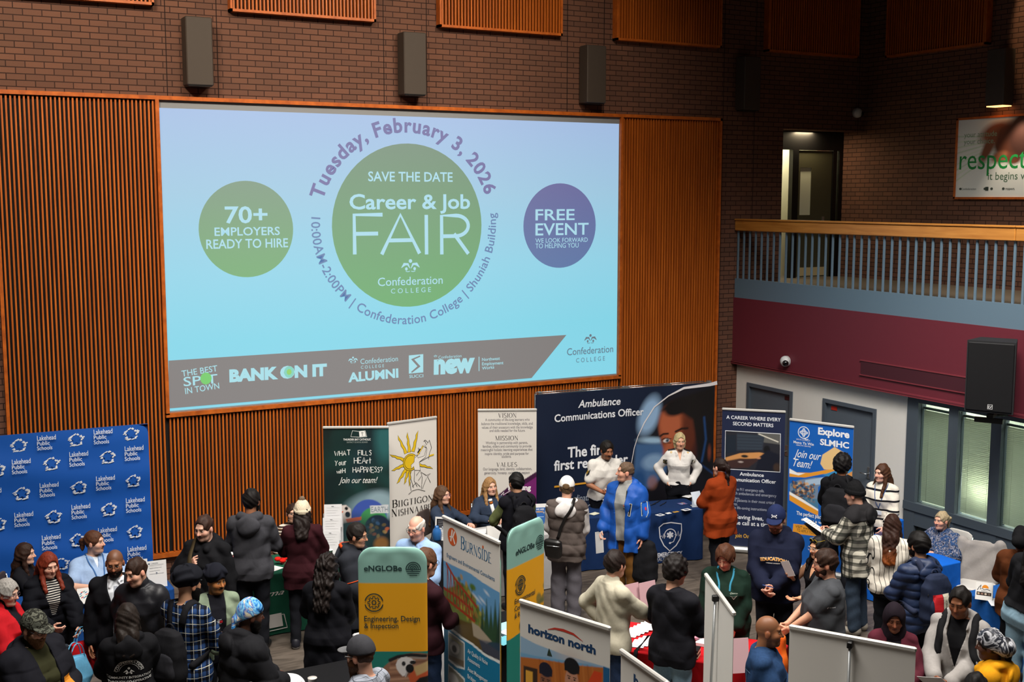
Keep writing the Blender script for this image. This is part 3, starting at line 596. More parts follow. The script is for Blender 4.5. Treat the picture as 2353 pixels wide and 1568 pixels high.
sm = NT('projected_light'); at = sm.n('Attribute', attribute_name='Col'); sm.base(lin4('#4c5056')); sm.l(at.outputs['Color'], sm.b.inputs['Emission Color']); sm.b.inputs['Emission Strength'].default_value = .86; sm.set(.9, 0, .1)
s.build('projected_slide', scn, sm.m)
# ================================================================ FIGURES: soft implicit shapes turned into meshes
f32 = np.float32
class Grid:
    def __init__(s, xs, ys, zs):
        s.x, s.y, s.z = (np.asarray(a, f32) for a in (xs, ys, zs)); s.F = np.full((len(s.x), len(s.y), len(s.z)), .5, f32)
    def sub(s, lo, hi):
        r = []
        for a, l, h in zip((s.x, s.y, s.z), lo, hi): r.append(slice(max(int(np.searchsorted(a, l)) - 1, 0), min(int(np.searchsorted(a, h)) + 1, len(a))))
        return tuple(r)
    def pts(s, r=None):
        r = r or (slice(None),) * 3
        return s.x[r[0]][:, None, None], s.y[r[1]][None, :, None], s.z[r[2]][None, None, :]
    def put(s, pr, k=.02, inf=0.0, op='u'):
        lo, hi = bounds(pr, inf + k + .012); r = s.sub(lo, hi)
        if any(q.stop - q.start < 1 for q in r): return
        d = ev(pr, *s.pts(r), inf).astype(f32); A = s.F[r]
        if op == 'u': s.F[r] = smin(A, d, k)
        elif op == 's': s.F[r] = -smin(-A, d, k)
    def mesh(s):
        F = s.F; S = F < 0; nx, ny, nz = F.shape
        c = np.zeros((nx - 1, ny - 1, nz - 1), np.uint8)
        for i in (0, 1):
            for j in (0, 1):
                for k in (0, 1): c += S[i:nx - 1 + i, j:ny - 1 + j, k:nz - 1 + k]
        I = np.argwhere((c > 0) & (c < 8)); n = len(I)
        if n == 0: return np.zeros((0, 3)), np.zeros((0, 4), np.int32)
        idx = np.full(c.shape, -1, np.int32); idx[I[:, 0], I[:, 1], I[:, 2]] = np.arange(n)
        val = {(i, j, k): F[I[:, 0] + i, I[:, 1] + j, I[:, 2] + k] for i in (0, 1) for j in (0, 1) for k in (0, 1)}
        acc = np.zeros((n, 3), f32); cnt = np.zeros(n, f32); cs = [(i, j, k) for i in (0, 1) for j in (0, 1) for k in (0, 1)]
        for a in cs:
            for ax in range(3):
                if a[ax]: continue
                b = list(a); b[ax] = 1; va, vb = val[a], val[tuple(b)]; m = (va < 0) != (vb < 0)
                t = np.where(m, va / np.where(m, va - vb, 1), 0); p = np.tile(np.array(a, f32), (n, 1)); p[:, ax] += t
                acc += p * m[:, None]; cnt += m
        p = acc / cnt[:, None]; V = np.empty((n, 3), f32)
        for ax, g in enumerate((s.x, s.y, s.z)): g0 = g[I[:, ax]]; V[:, ax] = g0 + (g[I[:, ax] + 1] - g0) * p[:, ax]
        Q = []
        for ax in range(3):
            b, c2 = (ax + 1) % 3, (ax + 2) % 3; sa = [slice(None)] * 3; sb = [slice(None)] * 3
            for q in (sa, sb): q[b] = slice(1, -1); q[c2] = slice(1, -1)
            sa[ax] = slice(0, -1); sb[ax] = slice(1, None); A, B = S[tuple(sa)], S[tuple(sb)]
            E_ = np.argwhere(A != B)
            if not len(E_): continue
            fl = A[E_[:, 0], E_[:, 1], E_[:, 2]]; E_[:, b] += 1; E_[:, c2] += 1; q = []
            for db, dc in ((-1, -1), (0, -1), (0, 0), (-1, 0)):
                t = E_.copy(); t[:, b] += db; t[:, c2] += dc; q.append(idx[t[:, 0], t[:, 1], t[:, 2]])
            q = np.stack(q, 1); q[~fl] = q[~fl][:, ::-1]; Q.append(q)
        Q = np.concatenate(Q); return V, Q[(Q >= 0).all(1)]
def smin(a, b, k):
    h = np.maximum(k - np.abs(a - b), 0) / k; return np.minimum(a, b) - h * h * (k * .25)
def bounds(pr, m):
    t = pr[0]
    if t == 'c': a, b, r = np.asarray(pr[1]), np.asarray(pr[2]), max(pr[3], pr[4]) + m; return np.minimum(a, b) - r, np.maximum(a, b) + r
    if t == 'e': r = np.sqrt(((np.asarray(pr[2]) * np.asarray(pr[3])) ** 2).sum(1)) + m; return np.asarray(pr[1]) - r, np.asarray(pr[1]) + r
    R, o, zs, rx, ry, yc = pr[1:7]; mx, my = max(rx) + m, max(ry) + max(abs(np.asarray(yc))) + m
    c = np.array([[x, y, z] for x in (-mx, mx) for y in (-my, my) for z in (zs[0] - m, zs[-1] + m)]) @ R.T + o; return c.min(0), c.max(0)
def ev(pr, X, Y, Z, inf=0.0):
    t = pr[0]
    if t == 'c':
        a = np.asarray(pr[1], f32); ba = np.asarray(pr[2], f32) - a; L = float(ba @ ba) + 1e-9; px, py, pz = X - a[0], Y - a[1], Z - a[2]
        h = np.clip((px * ba[0] + py * ba[1] + pz * ba[2]) / L, 0, 1)
        return np.sqrt((px - h * ba[0]) ** 2 + (py - h * ba[1]) ** 2 + (pz - h * ba[2]) ** 2) - (pr[3] + h * (pr[4] - pr[3])) - inf
    if t == 'e':
        c, R, r = pr[1], np.asarray(pr[2], f32), np.asarray(pr[3], f32) + inf; px, py, pz = X - f32(c[0]), Y - f32(c[1]), Z - f32(c[2]); k0 = 0; k1 = 0
        for i in range(3): q = (px * R[0, i] + py * R[1, i] + pz * R[2, i]) / r[i]; k0 = k0 + q * q; k1 = k1 + (q / r[i]) ** 2
        k0 = np.sqrt(k0); return k0 * (k0 - 1) / (np.sqrt(k1) + 1e-6)
    R, o, zs, rx, ry, yc = pr[1:7]; p = pr[7] if len(pr) > 7 else 2.3; R = np.asarray(R, f32); px, py, pz = X - f32(o[0]), Y - f32(o[1]), Z - f32(o[2])
    qx = px * R[0, 0] + py * R[1, 0] + pz * R[2, 0]; qy = px * R[0, 1] + py * R[1, 1] + pz * R[2, 1]; qz = px * R[0, 2] + py * R[1, 2] + pz * R[2, 2]
    a = (np.interp(qz, zs, rx) + inf).astype(f32); b = (np.interp(qz, zs, ry) + inf).astype(f32); qy = qy - np.interp(qz, zs, yc).astype(f32)
    d = ((np.abs(qx) / a) ** p + (np.abs(qy) / b) ** p) ** (1 / p) - 1
    return np.maximum(d * np.minimum(a, b), np.maximum(zs[0] - qz, qz - zs[-1]))
def ax_rng(lo, hi, h): return np.arange(lo, hi + h, h)
def rx_(a): c, s = math.cos(a), math.sin(a); return np.array([[1, 0, 0], [0, c, -s], [0, s, c]])
def ry_(a): c, s = math.cos(a), math.sin(a); return np.array([[c, 0, s], [0, 1, 0], [-s, 0, c]])
def rz_(a): c, s = math.cos(a), math.sin(a); return np.array([[c, -s, 0], [s, c, 0], [0, 0, 1]])
def unit(v): v = np.asarray(v, float); return v / (np.linalg.norm(v) + 1e-9)

ARMS = {  # wrist in figure space for the right side (x outwards), elbow pull, palm normal, finger curl
 'down': ((.25, .03, .86), (.5, -.6, 0), (-1, .15, 0), .35), 'front': ((.09, .30, 1.06), (.7, -.4, -.5), (-.8, -.2, .3), .7), 'low': ((.12, .22, .93), (.7, -.5, -.2), (-.8, -.5, 0), .6),
 'hold': ((.07, .31, 1.18), (.7, -.3, -.6), (-.7, -.4, .3), .95), 'pocket': ((.20, .02, .985), (.9, -.7, 0), (-.9, -.3, 0), .5), 'table': ((.12, .37, .80), (.8, -.3, -.3), (-.2, .1, -1), .45),
 'cross': ((-.07, .19, 1.10), (.8, -.1, -.6), (0, -1, .2), .4), 'strap': ((.12, .12, 1.27), (.7, -.2, -.7), (-.4, -.9, 0), 1.0), 'hip': ((.21, .02, 1.0), (1, -.5, 0), (-1, 0, 0), .8), 'clasp': ((.03, .24, .92), (.8, -.3, -.2), (-.5, -.8, 0), .6)}
class Person: pass
def make_pose(sp):
    P = Person(); P.sp = sp; g = sp.get; b = g('b', 1.0); bl = g('belly', 0.0); fem = g('fem', False)
    sit = g('sit', False); zp = .52 if sit else .95; P.o = np.array([0, 0, zp]); ln = math.radians(g('lean', 0))
    P.R = rz_(math.radians(-g('twist', 0))) @ ry_(math.radians(g('tilt', 0))) @ rx_(-ln); R = P.R
    P.tp = lambda p: P.o + R @ (np.asarray(p, float) - np.array([0, 0, .95]))
    sw = (.148 if fem else .166) * (.5 + .5 * b)
    P.S = {s: P.tp((s * sw, -.012, 1.39)) for s in (1, -1)}; P.nb = P.tp((0, -.025, 1.465))
    yaw, pit, rol = (math.radians(v) for v in (tuple(g('head', (0, 0))) + (0,))[:3]); pit *= .5
    P.Rh = rz_(-yaw) @ rx_(-pit) @ ry_(rol); half = rz_(-yaw * .4) @ rx_(-(ln * .7 + pit * .35)); P.hc = P.nb + half @ np.array([0, .045, .155])
    st = g('stance', .1); stp = g('step', 0.0); P.leg = {}
    for s in (1, -1):
        if sit: P.leg[s] = [np.array([s * .09, 0, .5]), np.array([s * .13, .42, .5]), np.array([s * .13, .40, .09])]
        else: y = s * stp; P.leg[s] = [np.array([s * .09, 0, .92]), np.array([s * (.09 + st) / 2, y * .5 + .015, .5]), np.array([s * st, y - .02, .085])]
    P.arm = {}
    for s, key in ((1, 'R'), (-1, 'L')):
        a = g(key, 'down'); cu = None; tgt = a; pull = (.6, -.5, -.4); nrm = None
        if isinstance(a, str): tgt, pull, nrm, cu = ARMS[a]
        else:
            tgt = a[:3]; pull = a[3] if len(a) > 3 and a[3] else pull; nrm = a[4] if len(a) > 4 else None; cu = a[5] if len(a) > 5 else None
        W = np.array([s * tgt[0], tgt[1], tgt[2]], float)
        if sit and isinstance(a, str) and a != 'table': W = W + np.array([0, 0, zp - .95])
        elif isinstance(a, str) and a != 'table': W = P.tp(W) if not sit else W
        S = P.S[s]; l1, l2 = .285, .25; v = W - S; L = np.linalg.norm(v); L2 = min(max(L, .12), l1 + l2 - .004); W = S + v / L * L2; u = v / L
        aa = (l1 * l1 - l2 * l2 + L2 * L2) / (2 * L2); hh = math.sqrt(max(l1 * l1 - aa * aa, 0)); pl = np.array([s * pull[0], pull[1], pull[2]], float); pl = unit(pl - u * (pl @ u))
        E_ = S + u * aa + pl * hh; d = unit(W - E_); n = np.array([s * nrm[0], nrm[1], nrm[2]], float) if nrm is not None else np.array([-s * .8, -.2, .3])
        n = unit(n - d * (n @ d)); P.arm[s] = (S, E_, W, d, n, cu if cu is not None else .7)
    # torso outline (z, half width, half depth, offset)
    zs = np.array([.80, .88, .95, 1.04, 1.14, 1.26, 1.36, 1.43, 1.475])
    if fem: rx = np.array([.165, .178, .172, .142, .136, .152, .155, .12, .068]); ry = np.array([.1, .118, .118, .098, .1, .122, .103, .075, .058]); yc = np.array([-.01, -.018, -.014, 0, .006, .018, .0, -.018, -.024])
    else: rx = np.array([.155, .168, .166, .152, .155, .17, .172, .135, .07]); ry = np.array([.1, .114, .114, .104, .108, .118, .103, .078, .06]); yc = np.array([-.01, -.015, -.01, .0, .005, .008, -.002, -.018, -.024])
    wid = 1 + (b - 1) * np.array([1, 1, 1, 1.1, 1.1, 1, .9, .5, .2]); bel = bl * np.array([.5, .7, .9, 1.05, 1, .6, .2, 0, 0])
    P.zs, P.rx, P.ry, P.yc = zs, rx * wid + bel * .05, ry * wid + bel * .06, yc + bel * .05
    P.to = P.o - R @ np.array([0, 0, .95]); P.b = b; return P
def loft(P, hem=None, flare=0.0, top=None):
    zs, rx, ry, yc = P.zs, P.rx, P.ry, P.yc
    if hem is not None:
        q = np.unique(np.concatenate([[hem], zs[zs > hem + .005]])); ex = lambda a: np.interp(q, zs, a); dn = np.clip((zs[0] - q) / .3, 0, 3)
        fl = flare * np.clip((1.1 - q) / .3, 0, 2.2); rx, ry, yc = ex(rx) + fl + dn * .012, ex(ry) + fl * .9 + dn * .012, ex(yc); zs = q
    if top is not None: m = zs < top; q = np.append(zs[m], top); rx, ry, yc = (np.interp(q, zs, a) for a in (rx, ry, yc)); zs = q
    return ('l', P.R, P.to, zs, rx, ry, yc)
def hp(P, p): return P.hc + P.Rh @ np.asarray(p, float)
def box_of(prs, m): B = [bounds(p, m) for p in prs]; return np.min([b[0] for b in B], 0), np.max([b[1] for b in B], 0)
def hand_prims(P, s):
    S, E_, W, d, n, cu = P.arm[s]; th = np.cross(d, n) * s; pr = []; fn = []
    for o in (-.024, 0, .024): pr.append(('c', W + d * .012 + th * o * .7, W + d * .083 + th * o, .0145, .0125))
    spread = .9 + .2 * (1 - cu)
    for i, (off, L) in enumerate(((.0335, .074), (.0115, .083), (-.011, .077), (-.032, .06))):
        c1, c2 = cu * (.8 + .12 * i), cu * (1.1 + .1 * i); fo = th * off * 1.6 * spread; b0 = W + d * .088 + th * off
        d1 = unit(d * math.cos(c1) + n * math.sin(c1) + fo); d2 = unit(d * math.cos(c1 + c2) + n * math.sin(c1 + c2) + fo)
        m = b0 + d1 * L * .52; fn += [('c', b0, m, .0092, .0082), ('c', m, m + d2 * L * .48, .0082, .0068)]
    b0 = W + d * .028 + th * .024 + n * .006; m = b0 + unit(d * .62 + th * .62 + n * (.25 + .4 * cu)) * .047; e = m + unit(d * .85 + th * (.35 - .5 * cu) + n * (.25 + .6 * cu)) * .034
    fn += [('c', b0, m, .0125, .0098), ('c', m, e, .0098, .008)]; return pr, fn, W + d * .08
def build_body(P, root):
    sp = P.sp; g = sp.get; fem = g('fem', False); Rh = P.Rh; H = lambda p: hp(P, p); k = g('hk', 1.0); jw = g('jaw', .92 if fem else 1.0)
    E = lambda c, r, R=Rh: ('e', H(c), R, r); C = lambda a, b, r1, r2: ('c', H(a), H(b), r1, r2)
    tor = [(loft(P), .03)]; b = P.b
    for s in (1, -1):
        S, E_, W = P.arm[s][:3]; sh = P.tp((s * .055, -.025, 1.435))
        tor += [(('c', sh, S, .042, .048), .04), (('c', S, E_, .049 * (.6 + .4 * b), .04), .03), (('c', E_, W, .041 * (.7 + .3 * b), .026), .015)]
        a, kn, an = P.leg[s]; tor += [(('c', a, kn, .085 * (.5 + .5 * b), .058), .03), (('c', kn, an, .056, .04), .02), (('c', an + (0, -.02, -.035), an + (s * .02, .16, -.05), .04, .03), .02)]
    tor.append((('c', P.nb - P.R @ np.array([0, -.0, .04]), H((0, -.025, -.045)), .058 if not fem else .05, .055 if not fem else .047), .02))
    head = [(E((0, -.012, .03), (.076, .095, .095)), .02), (E((0, .03, -.035), (.062 * jw, .062, .082)), .03), (C((-.03 * jw, .045, -.088), (.03 * jw, .045, -.088), .026, .026), .03), (E((0, .072, -.095), (.024 * jw, .02, .02)), .025),
            (C((-.03, .079, .03), (.03, .079, .03), .012, .012), .02), (E((.04, .058, -.025), (.026, .024, .024)), .03), (E((-.04, .058, -.025), (.026, .024, .024)), .03)]
    sub = [(E((s * .031, .096, .008), (.019, .014, .0125)), .012) for s in (1, -1)]
    fine = [(E((s * .031, .075, .008), (.0135, .0135, .0115)), .004) for s in (1, -1)]
    nz = g('nose', 1.0)
    fine += [(C((0, .085, .018), (0, .085 + .026 * nz, -.024), .008, .0125 * (nz * .5 + .5)), .014)] + [(E((s * .012, .092, -.028), (.009 * nz, .011, .008)), .008) for s in (1, -1)]
    fine += [(C((-.017, .0835, -.056), (.017, .0835, -.056), .0075, .0075), .006), (C((-.014, .082, -.0665), (.014, .082, -.0665), .0085, .0085), .007), (C((0, .09, -.056), (0, .09, -.0665), .005, .005), .008)]
    mo = [(C((-.022, .097, -.0612), (.022, .097, -.0612), .0028, .0028), .006)]
    if g('smile'): mo = [(C((-.024, .092, -.058), (0, .097, -.062), .003, .003), .006), (C((.024, .092, -.058), (0, .097, -.062), .003, .003), .006)]
    ears = [(E((s * .079, -.006, -.006), (.011, .021, .031)), .01) for s in (1, -1)] + [(E((s * .078, -.008, -.022), (.009, .014, .016)), .008) for s in (1, -1)]
    hands = []; hpos = []; fing = []
    for s in (1, -1):
        a, f, c = hand_prims(P, s); hands += a; fing += f; hpos.append(c)
    allp = [p for p, _ in tor + head + fine + ears] + hands + fing; lo, hi = box_of(allp, .02); h = .0048 * RES * g('res', 1.0)
    zf = [(P.hc[2] - .15, P.hc[2] + .15)] + [(c[2] - .12, c[2] + .12) for c in hpos]; zz = [lo[2]]
    while zz[-1] < hi[2]: z = zz[-1]; zz.append(z + (h if any(a <= z <= b_ for a, b_ in zf) else h * 3))
    G = Grid(ax_rng(lo[0], hi[0], h), ax_rng(lo[1], hi[1], h), np.array(zz))
    for p, kk in tor: G.put(p, kk)
    for p, kk in head: G.put(p, kk)
    for p, kk in sub: G.put(p, kk, 0, 's')
    for p, kk in fine: G.put(p, kk)
    for p, kk in mo: G.put(p, kk, 0, 's')
    for p, kk in ears: G.put(p, kk)
    for p in hands: G.put(p, .012)
    for p in fing: G.put(p, .0045)
    V, Q = G.mesh(); keep = np.linalg.norm(V - P.hc, axis=1) < .2
    for c in hpos: keep |= np.linalg.norm(V - c, axis=1) < .15
    bare = g('bare', ())
    for s in (1, -1):
        if 'arms' in bare: S, E_, W = P.arm[s][:3]; keep |= (ev(('c', S, E_, .05, .05), *V.T) < .02) | (ev(('c', E_, W, .05, .05), *V.T) < .02)
    V, Q, inv = cluster(V, Q, keep, .016)
    # skin, lips, brows, eyes as vertex colours
    q = (V - P.hc) @ Rh; x, y, z = q.T; skin = np.array(lin(g('skin', '#c99a80'))); col = np.tile(skin, (len(V), 1))
    def mix(m, c, a=1.0): m = np.clip(np.asarray(m, float), 0, 1)[:, None] * a; col[:] = col * (1 - m) + np.asarray(c) * m
    nh = np.linalg.norm(q, axis=1) < .2; fr = nh & (y > .03)
    red = skin * np.array([1.12, .78, .75]); mix(fr * np.exp(-((np.abs(x) - .042) / .02) ** 2 - ((z + .025) / .02) ** 2), red, .6); mix(fr * (y > .1) * np.exp(-(z + .02) ** 2 / .0004), red, .5); mix(nh & (np.abs(x) > .074) & (y < .03), red, .5)
    for c in hpos: mix(np.linalg.norm(V - c, axis=1) < .11, red, .25)
    lip = lin(g('lip', '#9c5a50')) if not isinstance(g('lip'), str) else lin(g('lip')); mix(fr & (np.abs(x) < .024) & (np.abs(z + .0615) < .0105 * (1 - np.abs(x) / .035)) & (y > .07), np.minimum(lip, skin * 1.1 + .01), .8)
    mix(fr & (np.abs(x) < .022) & (np.abs(z + .0612) < .003) & (y > .07), np.array(lip) * .35, .8)
    brow = lin(g('brow', g('haircol', '#2a1c14')))
    if nh.any():
        ax = np.abs(x) - .031; mix(fr & (y > .05) & (np.abs(ax + .002) < .021) & (np.abs(z - .0305 - .09 * np.abs(ax) * -1 * 0) < .0058), brow, .75)
        if not g('shut'): mix(fr & (y > .05) & ((ax / .0135) ** 2 + ((z - .007) / .0075) ** 2 < 1), lin('#b9aea6')); mix(fr & (y > .05) & (ax ** 2 + (z - .007) ** 2 < .0064 ** 2), lin(g('iris', '#20140e')))
        mix(fr & (y > .05) & (np.abs(ax) < .0155) & (np.abs(z - (.0145 if not g('shut') else .004)) < .0032), brow * np.array([.5]), .7)
    if g('stubble'): mix((nh & (y > -.01) & (z < -.03) & ~((np.abs(x) < .021) & (np.abs(z + .061) < .007))) * np.clip((-.03 - z) / .025, 0, 1), lin(g('haircol', '#2a1c14')), g('stubble'))
    if g('scalp'): mix(nh & (z > .02) & (y < .07 - np.maximum(0, .06 - z) * 1.2) & (z > -.02), lin(g('haircol', '#2a1c14')), g('scalp'))
    P.body = mesh_obj('body', V, Q, attr_mat('skin', .5, 0, .35), root, True, col); return P.body
def cluster(V, Q, keep, c):
    cell = np.floor(V / c).astype(np.int64); key = (cell[:, 0] + 5000) * 10 ** 10 + (cell[:, 1] + 5000) * 10 ** 5 + cell[:, 2] + 5000
    key = np.where(keep, -1 - np.arange(len(V)), key); u, inv = np.unique(key, return_inverse=True)
    cn = np.bincount(inv, minlength=len(u)); N = np.stack([np.bincount(inv, V[:, i], len(u)) / cn for i in range(3)], 1)
    Q2 = inv[Q]; same = (Q2 == np.roll(Q2, 1, axis=1)); nd = same.sum(1)
    good = Q2[nd == 0]; good = good[(good[:, 0] != good[:, 2]) & (good[:, 1] != good[:, 3])]; t3 = Q2[nd == 1]; tri = []
    if len(t3):
        k = np.argmax(t3 == np.roll(t3, 1, axis=1), axis=1); r = np.arange(len(t3)); tri = np.stack([t3[r, k], t3[r, (k + 1) % 4], t3[r, (k + 2) % 4]], 1); tri = tri[(tri[:, 0] != tri[:, 1]) & (tri[:, 1] != tri[:, 2]) & (tri[:, 0] != tri[:, 2])]
    return N.astype(f32), [tuple(f) for f in good.tolist()] + [tuple(f) for f in (tri.tolist() if len(tri) else [])], inv

# ---------------------------------------------------------------- clothes
def garment(P, root, name, mat, t=.016, hem=.80, sleeve='long', st=None, flare=0.0, collar='crew', hood=False, op=0.0, vee=None, quilt=0, wr=.0055, legs=False, h=.0085, fit=.024, cuff=None, only=None):
    R = P.R; st = t if st is None else st; prs = []
    if P.sp.get('sit'): hem = max(hem, .84)
    if only != 'legs': prs.append((loft(P, hem, flare), fit, t))
    for s in (1, -1):
        S, E_, W, d = P.arm[s][:4]; bb = .6 + .4 * P.b
        if only != 'legs':
            prs.append((('c', P.tp((s * .05, -.025, 1.435)), S, .044, .05), fit, t * .8))
            if sleeve == 'long': prs += [(('c', S, E_, .05 * bb, .043 * bb), fit, st), (('c', E_, W - d * (.02 if cuff is None else cuff), .044 * bb, .032), .03, st)]
            elif sleeve == 'roll': prs += [(('c', S, E_, .05 * bb, .043 * bb), fit, st), (('c', E_, E_ + d * .12, .044 * bb, .04), .03, st)]
            elif sleeve == 'short': prs += [(('c', S, S + (E_ - S) * .72, .051 * bb, .053 * bb), fit, st)]
            else: prs += [(('c', P.tp((s * .06, -.02, 1.42)), S - (S - P.tp((0, 0, 1.4))) * .12, .052, .056), fit, t)]
    hips = []
    if only != 'legs' and hem < .93 and not P.sp.get('sit'): hips = [(('c', P.leg[s][0], P.leg[s][0] + (P.leg[s][1] - P.leg[s][0]) * min(1, (1.0 - hem) / .42), .09 * (.5 + .5 * P.b), .085), .06, t * .7 + .004 + flare * .6) for s in (1, -1)]
    tp = P.tp; ex = []
    if collar == 'turtle': ex.append((('c', P.nb, P.nb + (hp(P, (0, -.02, -.09)) - P.nb) * .9, .066, .062), .02, 0))
    if collar in ('stand', 'zip'): ex.append((('c', P.nb + R @ np.array([0, 0, -.01]), P.nb + R @ np.array([0, .012, .03 if collar == 'stand' else .012]), .076, .068), .01, t * .25))
    if collar == 'fur': ex += [(('c', tp((-.07, -.05, 1.47)), tp((.07, -.05, 1.47)), .06, .06), .03, 0), (('c', tp((-.09, -.03, 1.46)), tp((-.05, .1, 1.38)), .045, .035), .03, 0), (('c', tp((.09, -.03, 1.46)), tp((.05, .1, 1.38)), .045, .035), .03, 0)]
    if collar == 'shirt':
        for s in (1, -1): ex += [(('c', tp((s * .055, -.06, 1.485)), tp((s * .05, .055, 1.455)), .02, .018), .012, 0), (('c', tp((s * .03, .075, 1.45)), tp((s * .055, .098, 1.405)), .013, .008), .012, 0)]
    if hood:
        for s in (1, -1): ex += [(('c', tp((s * .088, -.05, 1.475)), tp((s * .05, .095, 1.415)), .036, .026), .012, t * .3), (('c', tp((0, -.12, 1.47)), tp((s * .088, -.05, 1.478)), .046, .04), .012, t * .3)]
        ex.append((('e', tp((0, -.148 - t * .4, 1.395)), R, (.125, .04, .1)), .016, 0))
    lo, hi = box_of([p for p, _, _ in prs + ex], t + .05); G = Grid(ax_rng(lo[0], hi[0], h * RES), ax_rng(lo[1], hi[1], h * RES), ax_rng(lo[2], hi[2], h * RES))
    for p, k, i in prs[:1]: G.put(p, k, i)
    for p, k, i in hips: G.put(p, k, i)
    X, Y, Z = G.pts()
    if hips: G.F = np.maximum(G.F, (hem - ((X - P.to[0]) * P.R[0, 2] + (Y - P.to[1]) * P.R[1, 2] + (Z - P.to[2]) * P.R[2, 2]))).astype(f32)
    for p, k, i in prs[1:] + ex: G.put(p, k, i)
    to = P.to; q = [(X - to[0]) * R[0, i] + (Y - to[1]) * R[1, i] + (Z - to[2]) * R[2, i] for i in range(3)]
    near = np.abs(G.F) < .06; sd = P.sp.get('seed', 1)
    if quilt: G.F = G.F + near * (.012 * (1 - np.abs(np.sin(np.pi * (q[2] + .02 * np.sin(5 * q[0])) / quilt)) ** .6)).astype(f32)
    if wr:
        wq = q[2] + .5 * np.abs(q[0])
        n = .8 * (1 - 2 * np.abs(np.sin(16 * wq + 2.2 * np.sin(6 * q[0] + 5 * q[1] + sd) + sd))) * (.5 + .7 * np.sin(5 * q[2] + 7 * q[0] + sd) ** 2) + .6 * np.sin(34 * (q[2] + .35 * q[0]) + 4 * np.sin(8 * q[0] + 3 * q[1] + sd)) * np.sin(14 * q[1] + 9 * q[0] + sd * 2) + .7 * np.sin(21 * q[2] - 30 * q[0] + 3 * np.sin(11 * q[1] + sd))
        G.F = G.F + near * (wr * n).astype(f32)
    if op or vee:
        zv = vee if vee else hem - .1; wv = np.maximum(op, 0) + np.clip((q[2] - zv) * (.27 if vee else .04), 0, .075 if vee else .03); cut = np.maximum(np.abs(q[0]) - np.where(q[2] > zv, wv, -.01), -(q[1] - .0)) ; G.F = np.maximum(G.F, -(cut + 0 * q[2])).astype(f32)
    V, Q = G.mesh(); o = mesh_obj(name, V, Q, mat, root, True); P.last = (V, Q); return o
def trousers(P, root, mat, t=.012, name='trousers', top=1.0, wide=0.0, short=False, wr=.004):
    prs = [(loft(P, .79 if not P.sp.get('sit') else .86, 0, top), .04, t)]
    for s in (1, -1):
        a, k, an = P.leg[s]; bb = .55 + .45 * P.b; e = an + (0, 0, .0) if not short else k + (an - k) * .1
        prs += [(('c', a, k, .088 * bb, .064), .035, t), (('c', k, e, .06 + wide, .05 + wide), .03, t)]
    lo, hi = box_of([p for p, _, _ in prs], t + .03); h = .0115 * RES; G = Grid(ax_rng(lo[0], hi[0], h), ax_rng(lo[1], hi[1], h), ax_rng(lo[2], hi[2], h))
    for p, k, i in prs: G.put(p, k, i)
    X, Y, Z = G.pts(); sd = P.sp.get('seed', 1)
    G.F = G.F + (np.abs(G.F) < .05) * (wr * np.sin(40 * (Z + .3 * X) + 3 * np.sin(13 * Y + sd)) * np.sin(19 * Y + 11 * X + sd)).astype(f32)
    V, Q = G.mesh(); return mesh_obj(name, V, Q, mat, root, True)
def shoes(P, root, col='#15151a', sole='#15151a'):
    for s in (1, -1):
        an = P.leg[s][2]; pr = [(('c', an + (0, -.035, -.04), an + (s * .02, .15, -.05), .048, .04), .02), (('c', an + (0, -.02, .0), an + (0, -.02, -.04), .05, .048), .03)]
        lo, hi = box_of([p for p, _ in pr], .03); h = .011 * RES; G = Grid(ax_rng(lo[0], hi[0], h), ax_rng(lo[1], hi[1], h), ax_rng(-.03, hi[2], h))
        for p, k in pr: G.put(p, k)
        X, Y, Z = G.pts(); G.F = np.maximum(G.F, .002 - Z).astype(f32); V, Q = G.mesh()
        c = np.where(V[:, 2:3] < .024, np.array(lin(sole)), np.array(lin(col))); mesh_obj('shoe', V, Q, attr_mat('shoe_leather', .5), root, True, c)
# ---------------------------------------------------------------- hair and headwear, shaped around the head
def el(q, c, r):
    k0 = np.sqrt(sum(((q[i] - c[i]) / r[i]) ** 2 for i in range(3))); k1 = np.sqrt(sum(((q[i] - c[i]) / r[i] ** 2) ** 2 for i in range(3))); return k0 * (k0 - 1) / (k1 + 1e-6)
def cap_(q, a, b, r1, r2): return ev(('c', a, b, r1, r2), *q)
def skull(q, t, tz=0): return el(q, (0, -.012, .03), (.076 + t, .095 + t, .095 + t + tz))
def head_shape(P, root, name, mat, fn, ext=.17, down=.17, h=.0058, col=None):
    h *= RES; G = Grid(ax_rng(-ext, ext, h), ax_rng(-ext - .06, ext, h), ax_rng(-down, .2, h)); q = G.pts(); G.F = np.broadcast_to(fn(q), G.F.shape).astype(f32).copy()
    V, Q = G.mesh(); W = P.hc + V @ P.Rh.T; o = mesh_obj(name, W, Q, mat, root, True, None if col is None else col(V)); return o
def face_cut(q, w=.077, up=.125, y0=.118): return el(q, (0, y0, -.045), (w, .108, up))
def mx(a, b, k=.008): return -smin(-a, -b, k)
